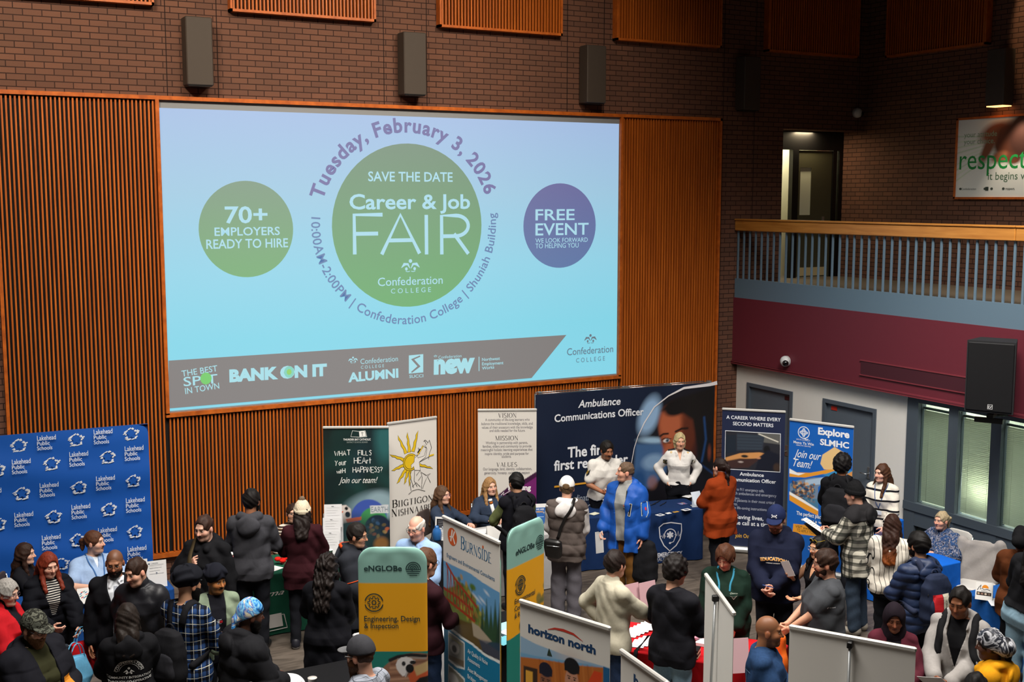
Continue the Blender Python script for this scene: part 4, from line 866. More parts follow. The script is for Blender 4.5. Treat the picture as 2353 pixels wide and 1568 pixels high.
def hair_fn(P, style, o):
    g = P.Rh.T @ np.array([0, 0, -1.]); t = o.get('t', .014); L = o.get('L', .3); tex = o.get('tex', .002)
    tex = max(tex, .0026)
    def strand(q): return .5 * tex * np.sin(130 * q[0] + 9 * np.sin(20 * q[2] + 14 * q[1])) * np.cos(60 * q[1]) + tex * np.sin(70 * q[0] + 55 * q[1] + 9 * np.sin(14 * q[2])) + tex * np.sin(45 * q[2] + 60 * q[0])
    def low(q): return np.interp(q[1], [-.11, -.04, .0, .04], [-.075, -.05, -.02, -.02]) - q[2]
    def ears(q): return np.minimum(el(q, (.08, -.002, -.018), (.03, .022, .04)), el(q, (-.08, -.002, -.018), (.03, .022, .04)))
    def fn(q):
        up = o.get('up', .134)
        if style == 'short': d = mx(mx(mx(skull(q, t, o.get('top', .004)), -face_cut(q, o.get('w', .077), up), .006), low(q), .006), -ears(q), .006)
        elif style == 'balding': d = mx(mx(mx(mx(skull(q, .008), -face_cut(q)), low(q)), -ears(q)), el(q, (0, .02, .1), (.075, .115, .06)) * -1, .01)
        elif style == 'curly': n = .008 * (np.sin(75 * q[0]) * np.sin(75 * q[1] + 1) * np.sin(75 * q[2] + 2)); d = mx(mx(skull(q, o.get('t', .028), .01), -face_cut(q, .08, .125)), low(q) + .02 * 0) + n
        elif style == 'pony':
            d = mx(mx(skull(q, .011), -face_cut(q)), low(q) - .01); tl = smin(cap_(q, (0, -.1, .03), (0, -.145, .01), .026, .032), cap_(q, (0, -.145, .01), tuple(np.array((0, -.145, .01)) + g * L), .036, .016), .02)
            if o.get('curl'): tl = tl + .01 * np.sin(60 * q[2] + 40 * q[0]) * np.sin(50 * q[0] + 2)
            d = smin(d, tl, .02)
        elif style in ('long', 'curlylong'):
            d = mx(skull(q, t, .002), -face_cut(q, o.get('w', .074), up), .006); d = mx(d, -.12 - q[2])
            ho = o.get('ho', .02); a = np.array((0, -.05, .0)); md = a + g * .13 + np.array((0, -.035 - ho, 0)); b_ = a + g * (L + .04) + np.array((0, -.095 - ho * 1.1, 0))
            for s in (1, -1):
                x_ = np.array((s * .042, 0, 0)); d = smin(d, smin(cap_(q, tuple(a + x_), tuple(md + x_), .058, .052), cap_(q, tuple(md + x_), tuple(b_ + x_ * .8), .052, .04), .02), .03)
                lk = np.array((s * .07, -.0, .02)); m2 = lk + g * .13 + np.array((s * .016, .015, 0)); d = smin(d, smin(cap_(q, tuple(lk), tuple(m2), .024, .027), cap_(q, tuple(m2), tuple(m2 + g * max(L * .8 - .1, .03) + np.array((s * .004, .055 + ho * .9, 0))), .027, .02), .02), .03)
            d = mx(d, -el(q, (0, .11, -.06), (.064, .085, .15)), .006)
            if style == 'curlylong': d = d - .008 + .008 * np.sin(62 * q[2] + 3 * np.sin(38 * q[0] + 1) + 24 * q[1] + 2 * np.sin(90 * q[0]))
        elif style == 'bob':
            d = mx(skull(q, t, .004), -face_cut(q, .074, up), .006)
            for s in (1, -1): d = smin(d, cap_(q, (s * .07, -.02, .0), (s * .068, -.01, -.09), .026, .02), .03)
            d = smin(d, cap_(q, (0, -.07, 0), (0, -.075, -.08), .05, .03), .03); d = mx(d, -el(q, (0, .11, -.06), (.062, .09, .15)), .006)
        elif style == 'bun': d = smin(mx(mx(skull(q, .01), -face_cut(q)), low(q) - .01), el(q, (0, -.12, .04), (.04, .035, .04)), .012)
        else: d = mx(mx(skull(q, t), -face_cut(q)), low(q))
        return d + strand(q)
    return fn
def add_hair(P, root, style, col, **o):
    if style == 'bald': return
    dn = .2 + (o.get('L', .3) + .08 if style in ('long', 'pony', 'curlylong') else 0); ext = .17 if style not in ('long', 'curlylong', 'pony') else .24
    return head_shape(P, root, 'hair', hair_mat(col, o.get('tip')), hair_fn(P, style, o), ext, dn, .0055 if dn < .25 else .007)
def add_beard(P, root, col, full=True, tash=True, t=.011, L=0.0):
    def fn(q):
        d = np.full(np.broadcast_shapes(q[0].shape, q[1].shape, q[2].shape), .5, f32)
        if full:
            d = smin(el(q, (0, .03, -.05), (.064 + t, .06 + t, .072 + t)), el(q, (0, .06, -.095 - L * .5), (.035 + t, .03 + t, .028 + t + L)), .02); d = mx(d, q[2] + .035 + np.clip((np.abs(q[0]) - .045) * -.9, -.04, .03) * 1.0, .006)
            d = mx(d, -el(q, (0, .11, -.0585), (.025, .06, .0105)), .004); d = mx(d, -(q[1] + .012), .006); d = mx(d, -el(q, (0, .1, -.0), (.03, .06, .042)), .006)
        if tash: d = smin(d, smin(cap_(q, (0, .096, -.047), (.026, .084, -.056), .0075, .006), cap_(q, (0, .096, -.047), (-.026, .084, -.056), .0075, .006), .006), .004)
        return d + .0015 * np.sin(150 * q[0]) * np.sin(120 * q[2])
    return head_shape(P, root, 'beard' if full else 'moustache', hair_mat(col), fn, .11, .2, .0055)
def add_cap(P, root, mat, brim_mat=None, back=False, tilt=0.0, strap=False):
    o = head_shape(P, root, 'cap', mat, lambda q: np.where(True, mx(skull(q, .02, .012), .028 - .12 * q[1] * 0 - q[2], .008), 0), .15, .05, .0065)
    s = -1 if back else 1
    def br(q): return mx(el(q, (0, s * .09, .042 + tilt), (.078, .098, .03)), np.abs(q[2] - .05 - tilt + s * (q[1] - s * .09) * .12 + 2.0 * q[0] ** 2) - .006, .004)
    b = head_shape(P, root, 'brim', brim_mat or mat, lambda q: mx(br(q), -skull(q, .012, .01), .004), .23, .08, .006); b.parent = o
    return o
def add_wrap(P, root, name, mat, kind, h=.0065):
    def turban(q): d = el(q, (0, -.022, .075), (.113, .13, .098)); d = d + .008 * np.sin(60 * (q[2] + .9 * np.abs(q[0]) * np.sign(q[1] + .03) + .25 * q[1])); return mx(mx(d, (.042 - .55 * (np.abs(q[0]) * -1 + .0) * 0 - q[2]) - np.abs(q[0]) * .75 + np.clip(-q[1], -.05, .1) * -.55, .01), -el(q, (0, .13, -.03), (.07, .09, .09)), .008)
    def beanie(q): d = skull(q, .02, .02); return smin(mx(d, .02 - q[2] - .25 * -q[1] * 0 + np.clip(q[1], -.1, .1) * .25, .006), mx(skull(q, .028), np.abs(q[2] - .04 - np.clip(q[1], -.1, .1) * .25) - .026, .012), .006) + .0018 * np.sin(160 * np.arctan2(q[0], q[1] + .012))
    def durag(q): d = mx(skull(q, .018, .006), np.interp(q[1], [-.11, .0, .09], [-.05, .02, .055]) - q[2], .008); d = smin(d, el(q, (0, -.115, -.03), (.045, .03, .04)), .02); return smin(d, cap_(q, (0, -.125, -.04), (.03, -.14, -.12), .025, .012), .02) + .002 * np.sin(45 * q[0] + 30 * q[1])
    def scarf(q): d = mx(skull(q, .02, .012), np.interp(q[1], [-.11, .0, .09], [-.06, .0, .055]) - q[2], .008); return smin(d, el(q, (0, -.13, .0), (.085, .075, .08)), .03) + .004 * np.sin(40 * q[0] + 60 * q[1])
    def hijab(q): d = smin(skull(q, .022, .006), cap_(q, (0, -.02, -.04), (0, -.02, -.17), .095, .12), .05); return mx(d, -el(q, (0, .13, -.025), (.072, .112, .108)), .008) + .003 * np.sin(30 * q[2] + 40 * q[0])
    fn = dict(turban=turban, beanie=beanie, durag=durag, scarf=scarf, hijab=hijab)[kind]; return head_shape(P, root, name, mat, fn, .19, .22 if kind in ('hijab', 'durag') else .12, h)
def add_glasses(P, root, col='#1a1a1c', rx=.024, rz=.018, name='eyeglasses', up=0.0, back=0.0, lens=None):
    mb = MB(); m = M('frames_' + col, col, .35); T = lambda p: hp(P, (p[0], p[1] - back, p[2] + up))
    for s in (1, -1):
        mb.tube([T((s * .032 + rx * math.cos(a), .104 - abs(rx * math.cos(a) + .0) * .12, .006 + rz * math.sin(a))) for a in np.linspace(0, 2 * math.pi, 16, endpoint=False)], .0021, 5, 0, True)
        mb.tube([T((s * (.032 + rx), .099, .012)), T((s * .078, .075, .014)), T((s * .083, .0, .012))], .0019, 5)
    mb.tube([T((-.009, .107, .01)), T((.009, .107, .01))], .002, 5)
    o = mb.build(name, m, root)
    if lens:
        l = MB()
        for s in (1, -1): l.add([T((s * .032, .105, .006))] + [T((s * .032 + rx * math.cos(a), .103, .006 + rz * math.sin(a))) for a in np.linspace(0, 2 * math.pi, 16, endpoint=False)], [[0, 1 + k, 1 + (k + 1) % 16] for k in range(16)])
        l.build('lenses', M('dark_lens', lens, .1), o)
    return o
# ---------------------------------------------------------------- cloth materials
def cloth(col, rough=.85, var=.12, kind=None, cols=(), sc_=1.0, sheen=0):
    k = ('cloth', col, rough, kind, tuple(cols), sc_)
    if k in MATS: return MATS[k]
    t = NT('fabric_' + (kind or 'plain')); t.set(rough, 0, .1 if rough > .6 else .35); c = np.array(lin(col)); o = t.obj(); s = t.n('SeparateXYZ'); t.l(o, s.inputs[0])
    nz = t.n('TexNoise', _Scale=55.0, _Detail=3.0); t.l(o, nz.inputs['Vector']); base = t.mix(nz.outputs[0], (*np.clip(c * (1 - var), 0, 1), 1), (*np.clip(c * (1 + var), 0, 1), 1))
    def band(src, per, wd, off=0.0): return t.math('LESS_THAN', t.math('FLOORED_MODULO', t.math('ADD', src, off), per), wd)
    X, Y, Z = s.outputs; XY = t.math('ADD', X, t.math('MULTIPLY', Y, .8))
    if kind == 'hstripe':
        for cc, per, wd, off in cols: base = t.mix(band(Z, per, wd, off), base, cc)
    elif kind == 'vstripe':
        for cc, per, wd, off in cols: base = t.mix(band(XY, per, wd, off), base, cc)
    elif kind == 'plaid':
        for cc, per, wd, off, a in cols:
            for src in (XY, Z): base = t.mix(t.math('MULTIPLY', band(src, per, wd, off), a), base, cc)
    elif kind in ('marble', 'camo', 'paisley'):
        n2 = t.n('TexNoise', _Scale=(14.0 if kind != 'paisley' else 22.0) * sc_, _Detail=2.5, _Distortion=(1.8 if kind != 'camo' else .6)); t.l(o, n2.inputs['Vector'])
        st = [(.3 + .4 * i / max(len(cols) - 1, 1), cc) for i, cc in enumerate(cols)]; base = t.ramp(n2.outputs[0], st, 'CONSTANT' if kind == 'camo' else 'LINEAR')
    elif kind == 'knit': w_ = t.n('TexWave', _Scale=26.0 * sc_, _Distortion=1.5, bands_direction='Z'); t.l(o, w_.inputs['Vector']); base = t.mix(w_.outputs[0], (*c * .55, 1), base)
    elif kind == 'grid':
        for cc, per, wd, off, a in cols:
            for src in (XY, Z): base = t.mix(t.math('MULTIPLY', band(src, per, wd, off), a), base, cc)
    t.base(base)
    if sheen: t.b.inputs['Sheen Weight'].default_value = sheen
    n3 = t.n('TexNoise', _Scale=240.0); t.l(o, n3.inputs['Vector']); n4 = t.n('TexNoise', _Scale=7.0, _Detail=1.5, _Distortion=1.2); t.l(t.mapping((1, 1, .55)), n4.inputs['Vector']); t.bump(t.math('ADD', t.math('MULTIPLY', n3.outputs[0], .06), n4.outputs[0]), .32, .03); MATS[k] = t.m; return t.m
def hair_mat(col, tip=None):
    k = ('hair', col, tip)
    if k in MATS: return MATS[k]
    t = NT('hair'); t.set(.6, 0, .18); c = np.array(lin(col)); n = t.n('TexNoise', _Scale=1.0, _Detail=3.0); t.l(t.mapping((160, 160, 9)), n.inputs['Vector'])
    b = t.ramp(n.outputs[0], [(.3, (*c * .55, 1)), (.7, (*np.clip(c * 1.5, 0, 1), 1))])
    if tip: s = t.n('SeparateXYZ'); t.l(t.obj(), s.inputs[0]); m = t.n('MapRange'); t.l(s.outputs['Z'], m.inputs[0]); m.inputs[1].default_value = 1.42; m.inputs[2].default_value = 1.2; b = t.mix(t.math('MULTIPLY', m.outputs[0], n.outputs[0]), b, tip)
    t.base(b); t.bump(n.outputs[0], .3, .004); MATS[k] = t.m; return t.m
# ---------------------------------------------------------------- prints and straps laid on the clothes
def bvh_of(P, objs):
    V = []; Fc = []
    for o in objs:
        k = len(V); V += [tuple(v.co) for v in o.data.vertices]; Fc += [[i + k for i in p.vertices] for p in o.data.polygons]
    return BVHTree.FromPolygons(V, Fc)
def lay(P, root, name, sheet, bvh, c, side=1, parent=None, ax=None):
    """drape a Sheet on the front (side 1) or back (-1) of the clothes; c = centre in torso space. ax: direction to look from in figure space"""
    n = P.R @ np.array([0, side, 0.]) if ax is None else unit(ax); up = P.R @ np.array([0, 0, 1.]); up = unit(up - n * (up @ n)); xr = np.cross(up, n) * 1.0; c0 = P.tp(c); V = []; S = np.asarray(sheet.V); last = None
    for x, w_, z in S:
        p = c0 + xr * x * 1.0 + up * z; h = bvh.ray_cast(Vector(p + n * .5), Vector(-n), 1.0)[0]
        q = np.array(h) if h is not None else (p if last is None else p + n * ((last - p) @ n)); last = q; V.append(q + n * (.0035 - w_))
    return mesh_obj(name, V, sheet.F, attr_mat('print_ink', .7), parent or root, col=sheet.C)
def strap(P, root, name, pts, bvh, wd, mat, th=.004, off=.006, n=28, parent=None):
    """flat band along figure-space points, pulled onto the clothes"""
    A = [np.asarray(p, float) for p in pts]; d = np.concatenate([[0], np.cumsum([np.linalg.norm(b - a) for a, b in zip(A[:-1], A[1:])])]); q = np.linspace(0, d[-1], n)
    C = np.stack([np.interp(q, d, [a[i] for a in A]) for i in range(3)], 1); N = []; O = []
    for p in C:
        l, nn, _, _ = bvh.find_nearest(Vector(p)); ou = Vector(p) - Vector((0, 0, p[2])); ou = (ou.normalized() * .6 + nn).normalized(); h = bvh.ray_cast(l + ou * .3, -ou, .4); l, nn = (h[0], h[1]) if h[0] is not None else (l, nn); nn = np.array(nn); O.append(np.array(l) + nn * off); N.append(nn)
    O = np.array(O); O[1:-1] = (O[:-2] + 2 * O[1:-1] + O[2:]) / 4; O[1:-1] = (O[:-2] + 2 * O[1:-1] + O[2:]) / 4; V = []
    N = np.array(N)
    for _ in range(4): N[1:-1] = (N[:-2] + N[1:-1] + N[2:]) / 3
    for i in range(n):
        t = unit(O[min(i + 1, n - 1)] - O[max(i - 1, 0)]); sd = unit(np.cross(t, N[i])); nn = unit(np.cross(sd, t))
        V += [O[i] - sd * wd / 2 - nn * th, O[i] + sd * wd / 2 - nn * th, O[i] + sd * wd / 2 + nn * th, O[i] - sd * wd / 2 + nn * th]
    Fc = [[i * 4 + k, i * 4 + (k + 1) % 4, i * 4 + 4 + (k + 1) % 4, i * 4 + 4 + k] for i in range(n - 1) for k in range(4)] + [[3, 2, 1, 0], [n * 4 - 4, n * 4 - 3, n * 4 - 2, n * 4 - 1]]
    return mesh_obj(name, V, Fc, mat, parent or root, True)
def lanyard(P, root, bvh, col='#2b5fa0', drop=1.1, badge=True, wd=.014, x=0.0):
    m = M('lanyard_' + col, col, .7); tp = P.tp; e = tp((x, .16, drop + .03))
    for s in (1, -1): o = strap(P, root, 'lanyard', [tp((s * .075, -.07, 1.49)), tp((s * .085, .03, 1.47)), tp((s * .055, .13, 1.33)), e], bvh, wd, m, .0015, .004, 20)
    if badge:
        l, n, _, _ = bvh.find_nearest(Vector(tp((x, .2, drop - .03)))); b = MB().box((0, 0, 0), (.085, .004, .06), 0, None, .002).build('badge', M('badge_white', '#d3d8dc', .4), root)
        b.location = Vector(l) + n * .012; b.rotation_euler = n.to_track_quat('-Y', 'Z').to_euler()
# ---------------------------------------------------------------- one figure from a description
PEOPLE = {}
def person(key, px, py, h, f, label, hat_up=0.0, loc=None, **sp):
    """px,py = crown of the head in the 2353x1568 frame; h = height; f = facing (0 to the camera, 90 to picture right, 180 away)"""
    sp['seed'] = len(PEOPLE) + 1; k = h / 1.75; P = make_pose(sp); crown = (P.hc + P.Rh @ np.array([0, -.01, .128 + hat_up])) * k
    wp = PZ(px, py, crown[2]) if loc is None else np.array([loc[0], loc[1], crown[2]]); az = math.atan2(wp[0], wp[1]); hd = math.pi - az + math.radians(f)   # heading of +y about z
    # facing the camera means forward = direction to the camera; positive f turns towards picture right
    fx, fy = -math.sin(az), -math.cos(az); ff = math.radians(f); rxx, ryy = math.cos(az), -math.sin(az)
    dx, dy = fx * math.cos(ff) + rxx * math.sin(ff), fy * math.cos(ff) + ryy * math.sin(ff); rz = math.atan2(-dx, dy)
    c, s = math.cos(rz), math.sin(rz); bx, by = (float(loc[0]), float(loc[1])) if loc is not None else (wp[0] - (c * crown[0] - s * crown[1]), wp[1] - (s * crown[0] + c * crown[1]))
    root = empty('person', (bx, by, 0), rz, label, 'person'); root.scale = (k, k, k); P.root = root; P.k = k; P.rz = rz; P.base = np.array([bx, by, 0])
    P.world = lambda p: P.base + rz_(rz) @ (np.asarray(p, float) * k)
    build_body(P, root)
    tops = []
    for nm, kw in sp.get('wear', ()):
        kw = dict(kw); m = kw.pop('m'); tops.append(garment(P, root, nm, cloth(**m) if isinstance(m, dict) else cloth(m), **kw))
    pt = sp.get('pants', ('#15161b', {})); trousers(P, root, cloth(**pt[0]) if isinstance(pt[0], dict) else cloth(pt[0]), **pt[1])
    shoes(P, root, *sp.get('shoe', ('#141416', '#1b1b1d')))
    if sp.get('hair'): st, co, ho = (tuple(sp['hair']) + ({},))[:3]; ho = dict(ho); ho.setdefault('ho', max([kw.get('t', .016) for _, kw in sp.get('wear', ())] + [.01])); add_hair(P, root, st, co, **ho)
    if sp.get('beard'): add_beard(P, root, **sp['beard'])
    if sp.get('glasses'): add_glasses(P, root, **sp['glasses'])
    P.bvh = bvh_of(P, tops) if tops else None; P.tops = tops
    PEOPLE[key] = P; return P
# ================================================================ BOOTHS: banners, backdrops, draped tables
class Board:
    """a print standing in the hall; pixel pairs of the 2353x1568 frame are carried onto its real plane"""
    def __init__(s, name, A, B, H, label, cat, z0=0.0, disp=None, t=.004, W=None, group=None):
        A, B = np.array(A[:2], float), np.array(B[:2], float); d = B - A; s.W = W or np.linalg.norm(d); s.H = H; c = (A + B) / 2 if W is None else (B - d / np.linalg.norm(d) * W / 2)
        s.rz = math.atan2(d[1], d[0]); s.root = empty(name, (c[0], c[1], 0), s.rz, label, cat, group); s.c = np.array([c[0], c[1], 0]); s.x = np.array([math.cos(s.rz), math.sin(s.rz), 0]); s.n = np.array([-math.sin(s.rz), math.cos(s.rz), 0])
        s.z0 = z0; s.s = Sheet(s.W, H, disp, t)
    def m(s, px, py): r = ray(px, py); t = ((s.c - CAMP) @ s.n) / (r @ s.n); p = CAMP + r * t; return ((p - s.c) @ s.x, p[2] - s.z0)
    def ms(s, *pts): return [s.m(*p) for p in pts]
    def scale(s, px, py): a, b = s.m(px, py), s.m(px, py - 10); return (b[1] - a[1]) / 10
    def t(s, body, x0, y0, x1, y1, hpx, col, serif=False, **kw):
        a, e = s.m(x0, y0), s.m(x1, y1); z = (a[1] + e[1]) / 2; hz = hpx * s.scale((x0 + x1) / 2, (y0 + y1) / 2)
        if serif:
            sm = kw.pop('small', None); tot = sum(((SERIF[c][0] + .1) * (hz if i == 0 or not sm else hz * sm)) if c != ' ' else .4 * hz for i, c in enumerate(body)); s.s.serif(body, a[0], z, hz, col, 'l', (e[0] - a[0]) / tot, sm, **kw)
        else:
            V = glyphs(body, kw.get('bold', 0))[0]; caps = max(V[:, 1].max(), .5); s.s.fit(body, a[0], e[0], z, hz / caps, col, **kw)
ALU = M('brushed_aluminium', '#b9bab8', .35, .7); PALEBAR = M('pale_top_bar', '#c9c7c2', .4, .3)
def rollup(A, B, label, ground, H=2.1, back='#cfcbc4', side=.0):
    b = Board('rollup_banner', A, B, H - .1, label, 'banner', .075)
    MB().box((0, .02, .045), (b.W + .04, .2, .09), 0, None, .03).build('base', ALU, b.root)
    MB().box((0, 0, H - .012), (b.W + .01, .03, .035), 0, None, .008).build('top_rail', PALEBAR, b.root)
    mb = MB(); mb.tube([(0, .09, .08), (0, .03, H - .06)], .011, 8); mb.build('support_pole', STEEL, b.root)
    MB().box((0, .03, H - .05), (.035, .05, .05), 0, None, .006).build('pole_clip', DARKF, b.root)
    if ground is not None: b.s.ground(ground(b)); b.s.back(back, 12)
    return b
def plain(col): return lambda b: Paint(b.W, b.H, 8, 12, col)
def fin(b, name='graphic_panel', parent=None): o = b.s.build(name, parent or b.root); o.location = (0, 0, b.z0); return o
# ---- catholic school board
def g1(b):
    P = Paint(b.W, b.H, 90, 190, '#14201f'); m = b.m; rnd = random.Random(4)
    for k in range(40): P.ell(rnd.uniform(-.5, .5), rnd.uniform(.6, 2.0), rnd.uniform(.08, .25), rnd.uniform(.1, .4), rnd.choice(['#12302c', '#0f1d20', '#1d4a48', '#0c1416', '#1a3540']), .15, rnd.uniform(-1, 1), .5)
    c = m(885, 1010); P.ell(c[0], c[1], .13, .3, '#2e6a6c', .12, 0, .7); c = m(830, 1165); P.ell(c[0] + .1, c[1] + .05, .3, .14, '#7c98a4', .1, .3, .8); P.ell(c[0] + .25, c[1], .2, .2, '#8fa9b4', .08, 0, .8)
    c = m(848, 1192); P.ell(c[0], c[1], .24, .26, '#3c55a8', .012); P.ell(c[0] + .06, c[1] - .03, .18, .18, '#3f8f55', .02, .4)
    P.poly(b.ms((760, 1176), (768, 1164), (795, 1161), (806, 1170), (808, 1198), (790, 1204), (764, 1196)), '#d7cdc8', .01); P.poly(b.ms((750, 1210), (800, 1206), (806, 1290), (746, 1300)), '#c9bcb6', .02)
    for q in ((772, 1172), (796, 1169)): c = m(*q); P.ell(c[0], c[1], .022, .024, '#101012', .006)
    c = m(799, 1183); P.ell(c[0], c[1], .035, .04, '#0e1226', .008); P.poly(b.ms((768, 1181), (789, 1175), (787, 1180), (770, 1183)), '#dc5a2c', .006); P.poly(b.ms((794, 1193), (831, 1188), (830, 1196), (798, 1202)), '#d8613a', .008)
    P.poly(b.ms((850, 1163), (893, 1160), (893, 1179), (851, 1181)), '#c9ccd0', .004)
    c = m(868, 1212); P.ell(c[0], c[1], .17, .17, '#18263c', .02); rnd = random.Random(7)
    for k in range(26): P.ell(c[0] + rnd.uniform(-.14, .14), c[1] + rnd.uniform(-.13, .1), .03, .022, rnd.choice(['#3c5f8a', '#6b5a34', '#26384e', '#a08a55', '#0e1218', '#b8613a']), .01, rnd.uniform(0, 3), .8)
    for k in range(7): P.line(b.ms((802 + k * 3, 1215 + k * 7), (812 + k * 4, 1207 + k * 8)), .012, '#16181a', .005)
    P.ell(-.1, .55, .4, .25, '#20383c', .2); P.speck((-.4, .4, .0, .5), ['#8a6030', '#2c4c58', '#4c6a50', '#101820'], 40, .03, .1, 3, .05)
    return P
b = rollup(PZ(742, 981, 2.1), PZ(893, 980, 2.1), 'dark green catholic school board banner with children\'s painting', g1); W_ = '#e8e9e6'
q = b.ms((806, 1004), (810, 990), (824, 992), (839, 990), (843, 1004), (825, 1005)); b.s.stroke(q, .006, W_, True); b.s.poly(b.ms((825, 992), (838, 991), (841, 1003), (826, 1004)), W_); b.s.stroke(b.ms((824, 992), (825, 1005)), .006, '#14201f'); b.s.stroke(b.ms((832, 993), (833, 1002)), .006, '#14201f'); b.s.stroke(b.ms((829, 995), (836, 995)), .005, '#14201f')
b.t('THUNDER BAY CATHOLIC', 789, 1013, 852, 1012, 4.5, W_, bold=.02); b.t('DISTRICT SCHOOL BOARD', 797, 1018.5, 845, 1018, 3.2, '#9aa6a2')
k = b.scale(815, 1060)
for body, x, y, hh in (('WHAT', 769, 1047, 11), ('FILLS', 823, 1047, 11), ('yOUr', 770, 1070, 12), ('HEArt', 814, 1066, 13), ('witH', 774, 1088, 10), ('HAPPiNESS?', 811, 1086, 12)):
    c = b.m(x, y); gl_ = body.replace('y', 'Y'); b.s.hand(gl_, c[0], c[1], hh * k, W_, .0085, .08, {'WHAT': .18, 'FILLS': .22, 'yOUr': .18, 'HEArt': .16, 'witH': .16, 'HAPPiNESS?': .12}[body], len(body))
b.t('Join our team!', 778, 1113, 868, 1108, 14, W_, shear=.45); b.t('EARTH', 853, 1178, 892, 1175, 12, '#8f9ca8'); fin(b)
# ---- first nation banner with the sun figure
b = rollup(PZ(890, 972, 2.1), PZ(1003, 957, 2.1), 'white first nation banner with sun and archer figure', plain('#d4d0ca')); K = '#1a1918'; YL = '#d8b41c'
def S3(x, y): return (x / 4.238 + 720, y / 4.238 + 930)
cen = (945, 562)
for tip, bw in (((818, 300), 16), ((912, 270), 15), ((1018, 252), 16), ((742, 490), 16), ((760, 648), 16), ((812, 775), 16), ((885, 780), 14), ((935, 800), 12), ((1165, 622), 14)):
    v = np.array(tip) - cen; L = np.linalg.norm(v); u = v / L; p = np.array([-u[1], u[0]]); pts = []
    for f, w in ((.33, bw), (.5, bw * .75), (.62, bw * .8), (.75, bw * .5), (.85, bw * .55), (1, 0)): pts.append((np.array(cen) + v * f, w))
    L1 = [c + p * (w + (4 if i % 2 else -2)) for i, (c, w) in enumerate(pts)]; L2 = [c - p * (w - (4 if i % 2 else -2)) for i, (c, w) in enumerate(pts)]; poly = b.ms(*[S3(*q) for q in L1 + L2[::-1][1:]]); b.s.poly(poly, YL); b.s.stroke(poly, .0055, K, True)
c = b.m(*S3(*cen)); r = .085; b.s.ell(c[0], c[1], .118, .118, YL); b.s.ring(c[0], c[1], .118, .006, K); b.s.ring(c[0], c[1], .095, .007, K, 60, 300)
body = b.ms(*[S3(*q) for q in ((985, 505), (1005, 490), (1018, 520), (1080, 500), (1098, 420), (1062, 400), (1085, 395), (1105, 430), (1092, 510), (1030, 560), (1040, 640), (985, 640), (975, 600), (955, 625), (950, 590), (980, 560))]); b.s.poly(body, '#dcd8d2'); b.s.stroke(body, .006, K, True)
for ln in ([(1062, 400), (1030, 470), (990, 520)], [(1020, 420), (1035, 480)], [(1030, 560), (1060, 545), (1120, 510)], [(1120, 510), (1170, 488)], [(1150, 420), (1130, 470), (1120, 535)], [(1080, 345), (1100, 390), (1130, 350), (1150, 420)], [(1070, 360), (1090, 345), (1115, 370), (1130, 345)],
           [(940, 640), (950, 730), (975, 810)], [(985, 645), (980, 740), (1010, 800)], [(1000, 690), (1040, 640), (1055, 690), (1020, 740)], [(1050, 660), (1100, 690), (1140, 670), (1110, 700)], [(1060, 820), (1090, 740), (1110, 700), (1140, 760)], [(960, 800), (1000, 760), (1040, 800)], [(950, 840), (940, 760)], [(1050, 820), (1060, 700)], [(925, 875), (965, 838), (1020, 825), (1088, 843)]):
    b.s.stroke(b.ms(*[S3(*q) for q in ln]), .006, K)
b.s.stroke(b.ms(S3(1015, 490), S3(1045, 440), S3(1068, 402)), .014, YL); b.s.stroke(b.ms(S3(1125, 500), S3(1172, 486)), .02, YL); b.s.stroke(b.ms(S3(1015, 470), S3(1040, 430)), .02, K)
b.t('BIIGTIGON', 901, 1167, 996, 1150, 17, K, serif=True, small=.8); b.t('NISHNAABEG', 899, 1187, 1003, 1170, 17, K, serif=True, small=.8); fin(b)
# ---- vision, mission, values
def g3(b):
    P = Paint(b.W, b.H, 60, 130, '#d2cec8'); P.poly(b.ms((1140, 1148), (1175, 1128), (1174, 1124), (1233, 1088), (1240, 1300), (1100, 1300)), '#6e1f66', .006); P.poly(b.ms((1142, 1140), (1170, 1118), (1172, 1123), (1233, 1084), (1233, 1096), (1176, 1134), (1174, 1129), (1144, 1148)), '#3a1238', .006); return P
b = rollup(PZ(1098, 941, 2.1), PZ(1233, 940, 2.1), 'pale vision mission values banner with purple corner', g3); K = '#3d3a3c'; T_ = '#67646a'
for body, x0, x1, y in (('VISION', 1145, 1188, 960), ('MISSION', 1138, 1192, 1012), ('VALUES', 1141, 1189, 1073)): b.t(body, x0, y, x1, y, 10, K, serif=True)
for body, x0, x1, y in (('A community of life-long learners who', 1115, 1217, 968), ('balance the traditional knowledge, skills, and', 1106, 1224, 977), ('values of their ancestors with the knowledge', 1107, 1224, 985.5), ('and skills needed for the future.', 1125, 1207, 993), ('Working in partnership with parents,', 1116, 1213, 1021), ('families, elders and community to provide', 1109, 1221, 1029), ('meaningful holistic learning experiences that', 1105, 1224, 1037), ('inspire identity, pride and purpose for', 1114, 1215, 1046), ('students.', 1153, 1175, 1052.5), ('Our language, land, identity, collaboration,', 1110, 1222, 1081), ('generosity, honesty, caring, and respect', 1113, 1217, 1090)): b.t(body, x0, y, x1, y - .6, 6.2, T_)
b.t('learning', 1168, 1139, 1220, 1114, 12, '#e8e4e6', bold=.04); b.s.stroke(b.ms((1150, 1140), (1158, 1131), (1156, 1138), (1176, 1126)), .008, '#e8e4e6'); fin(b)
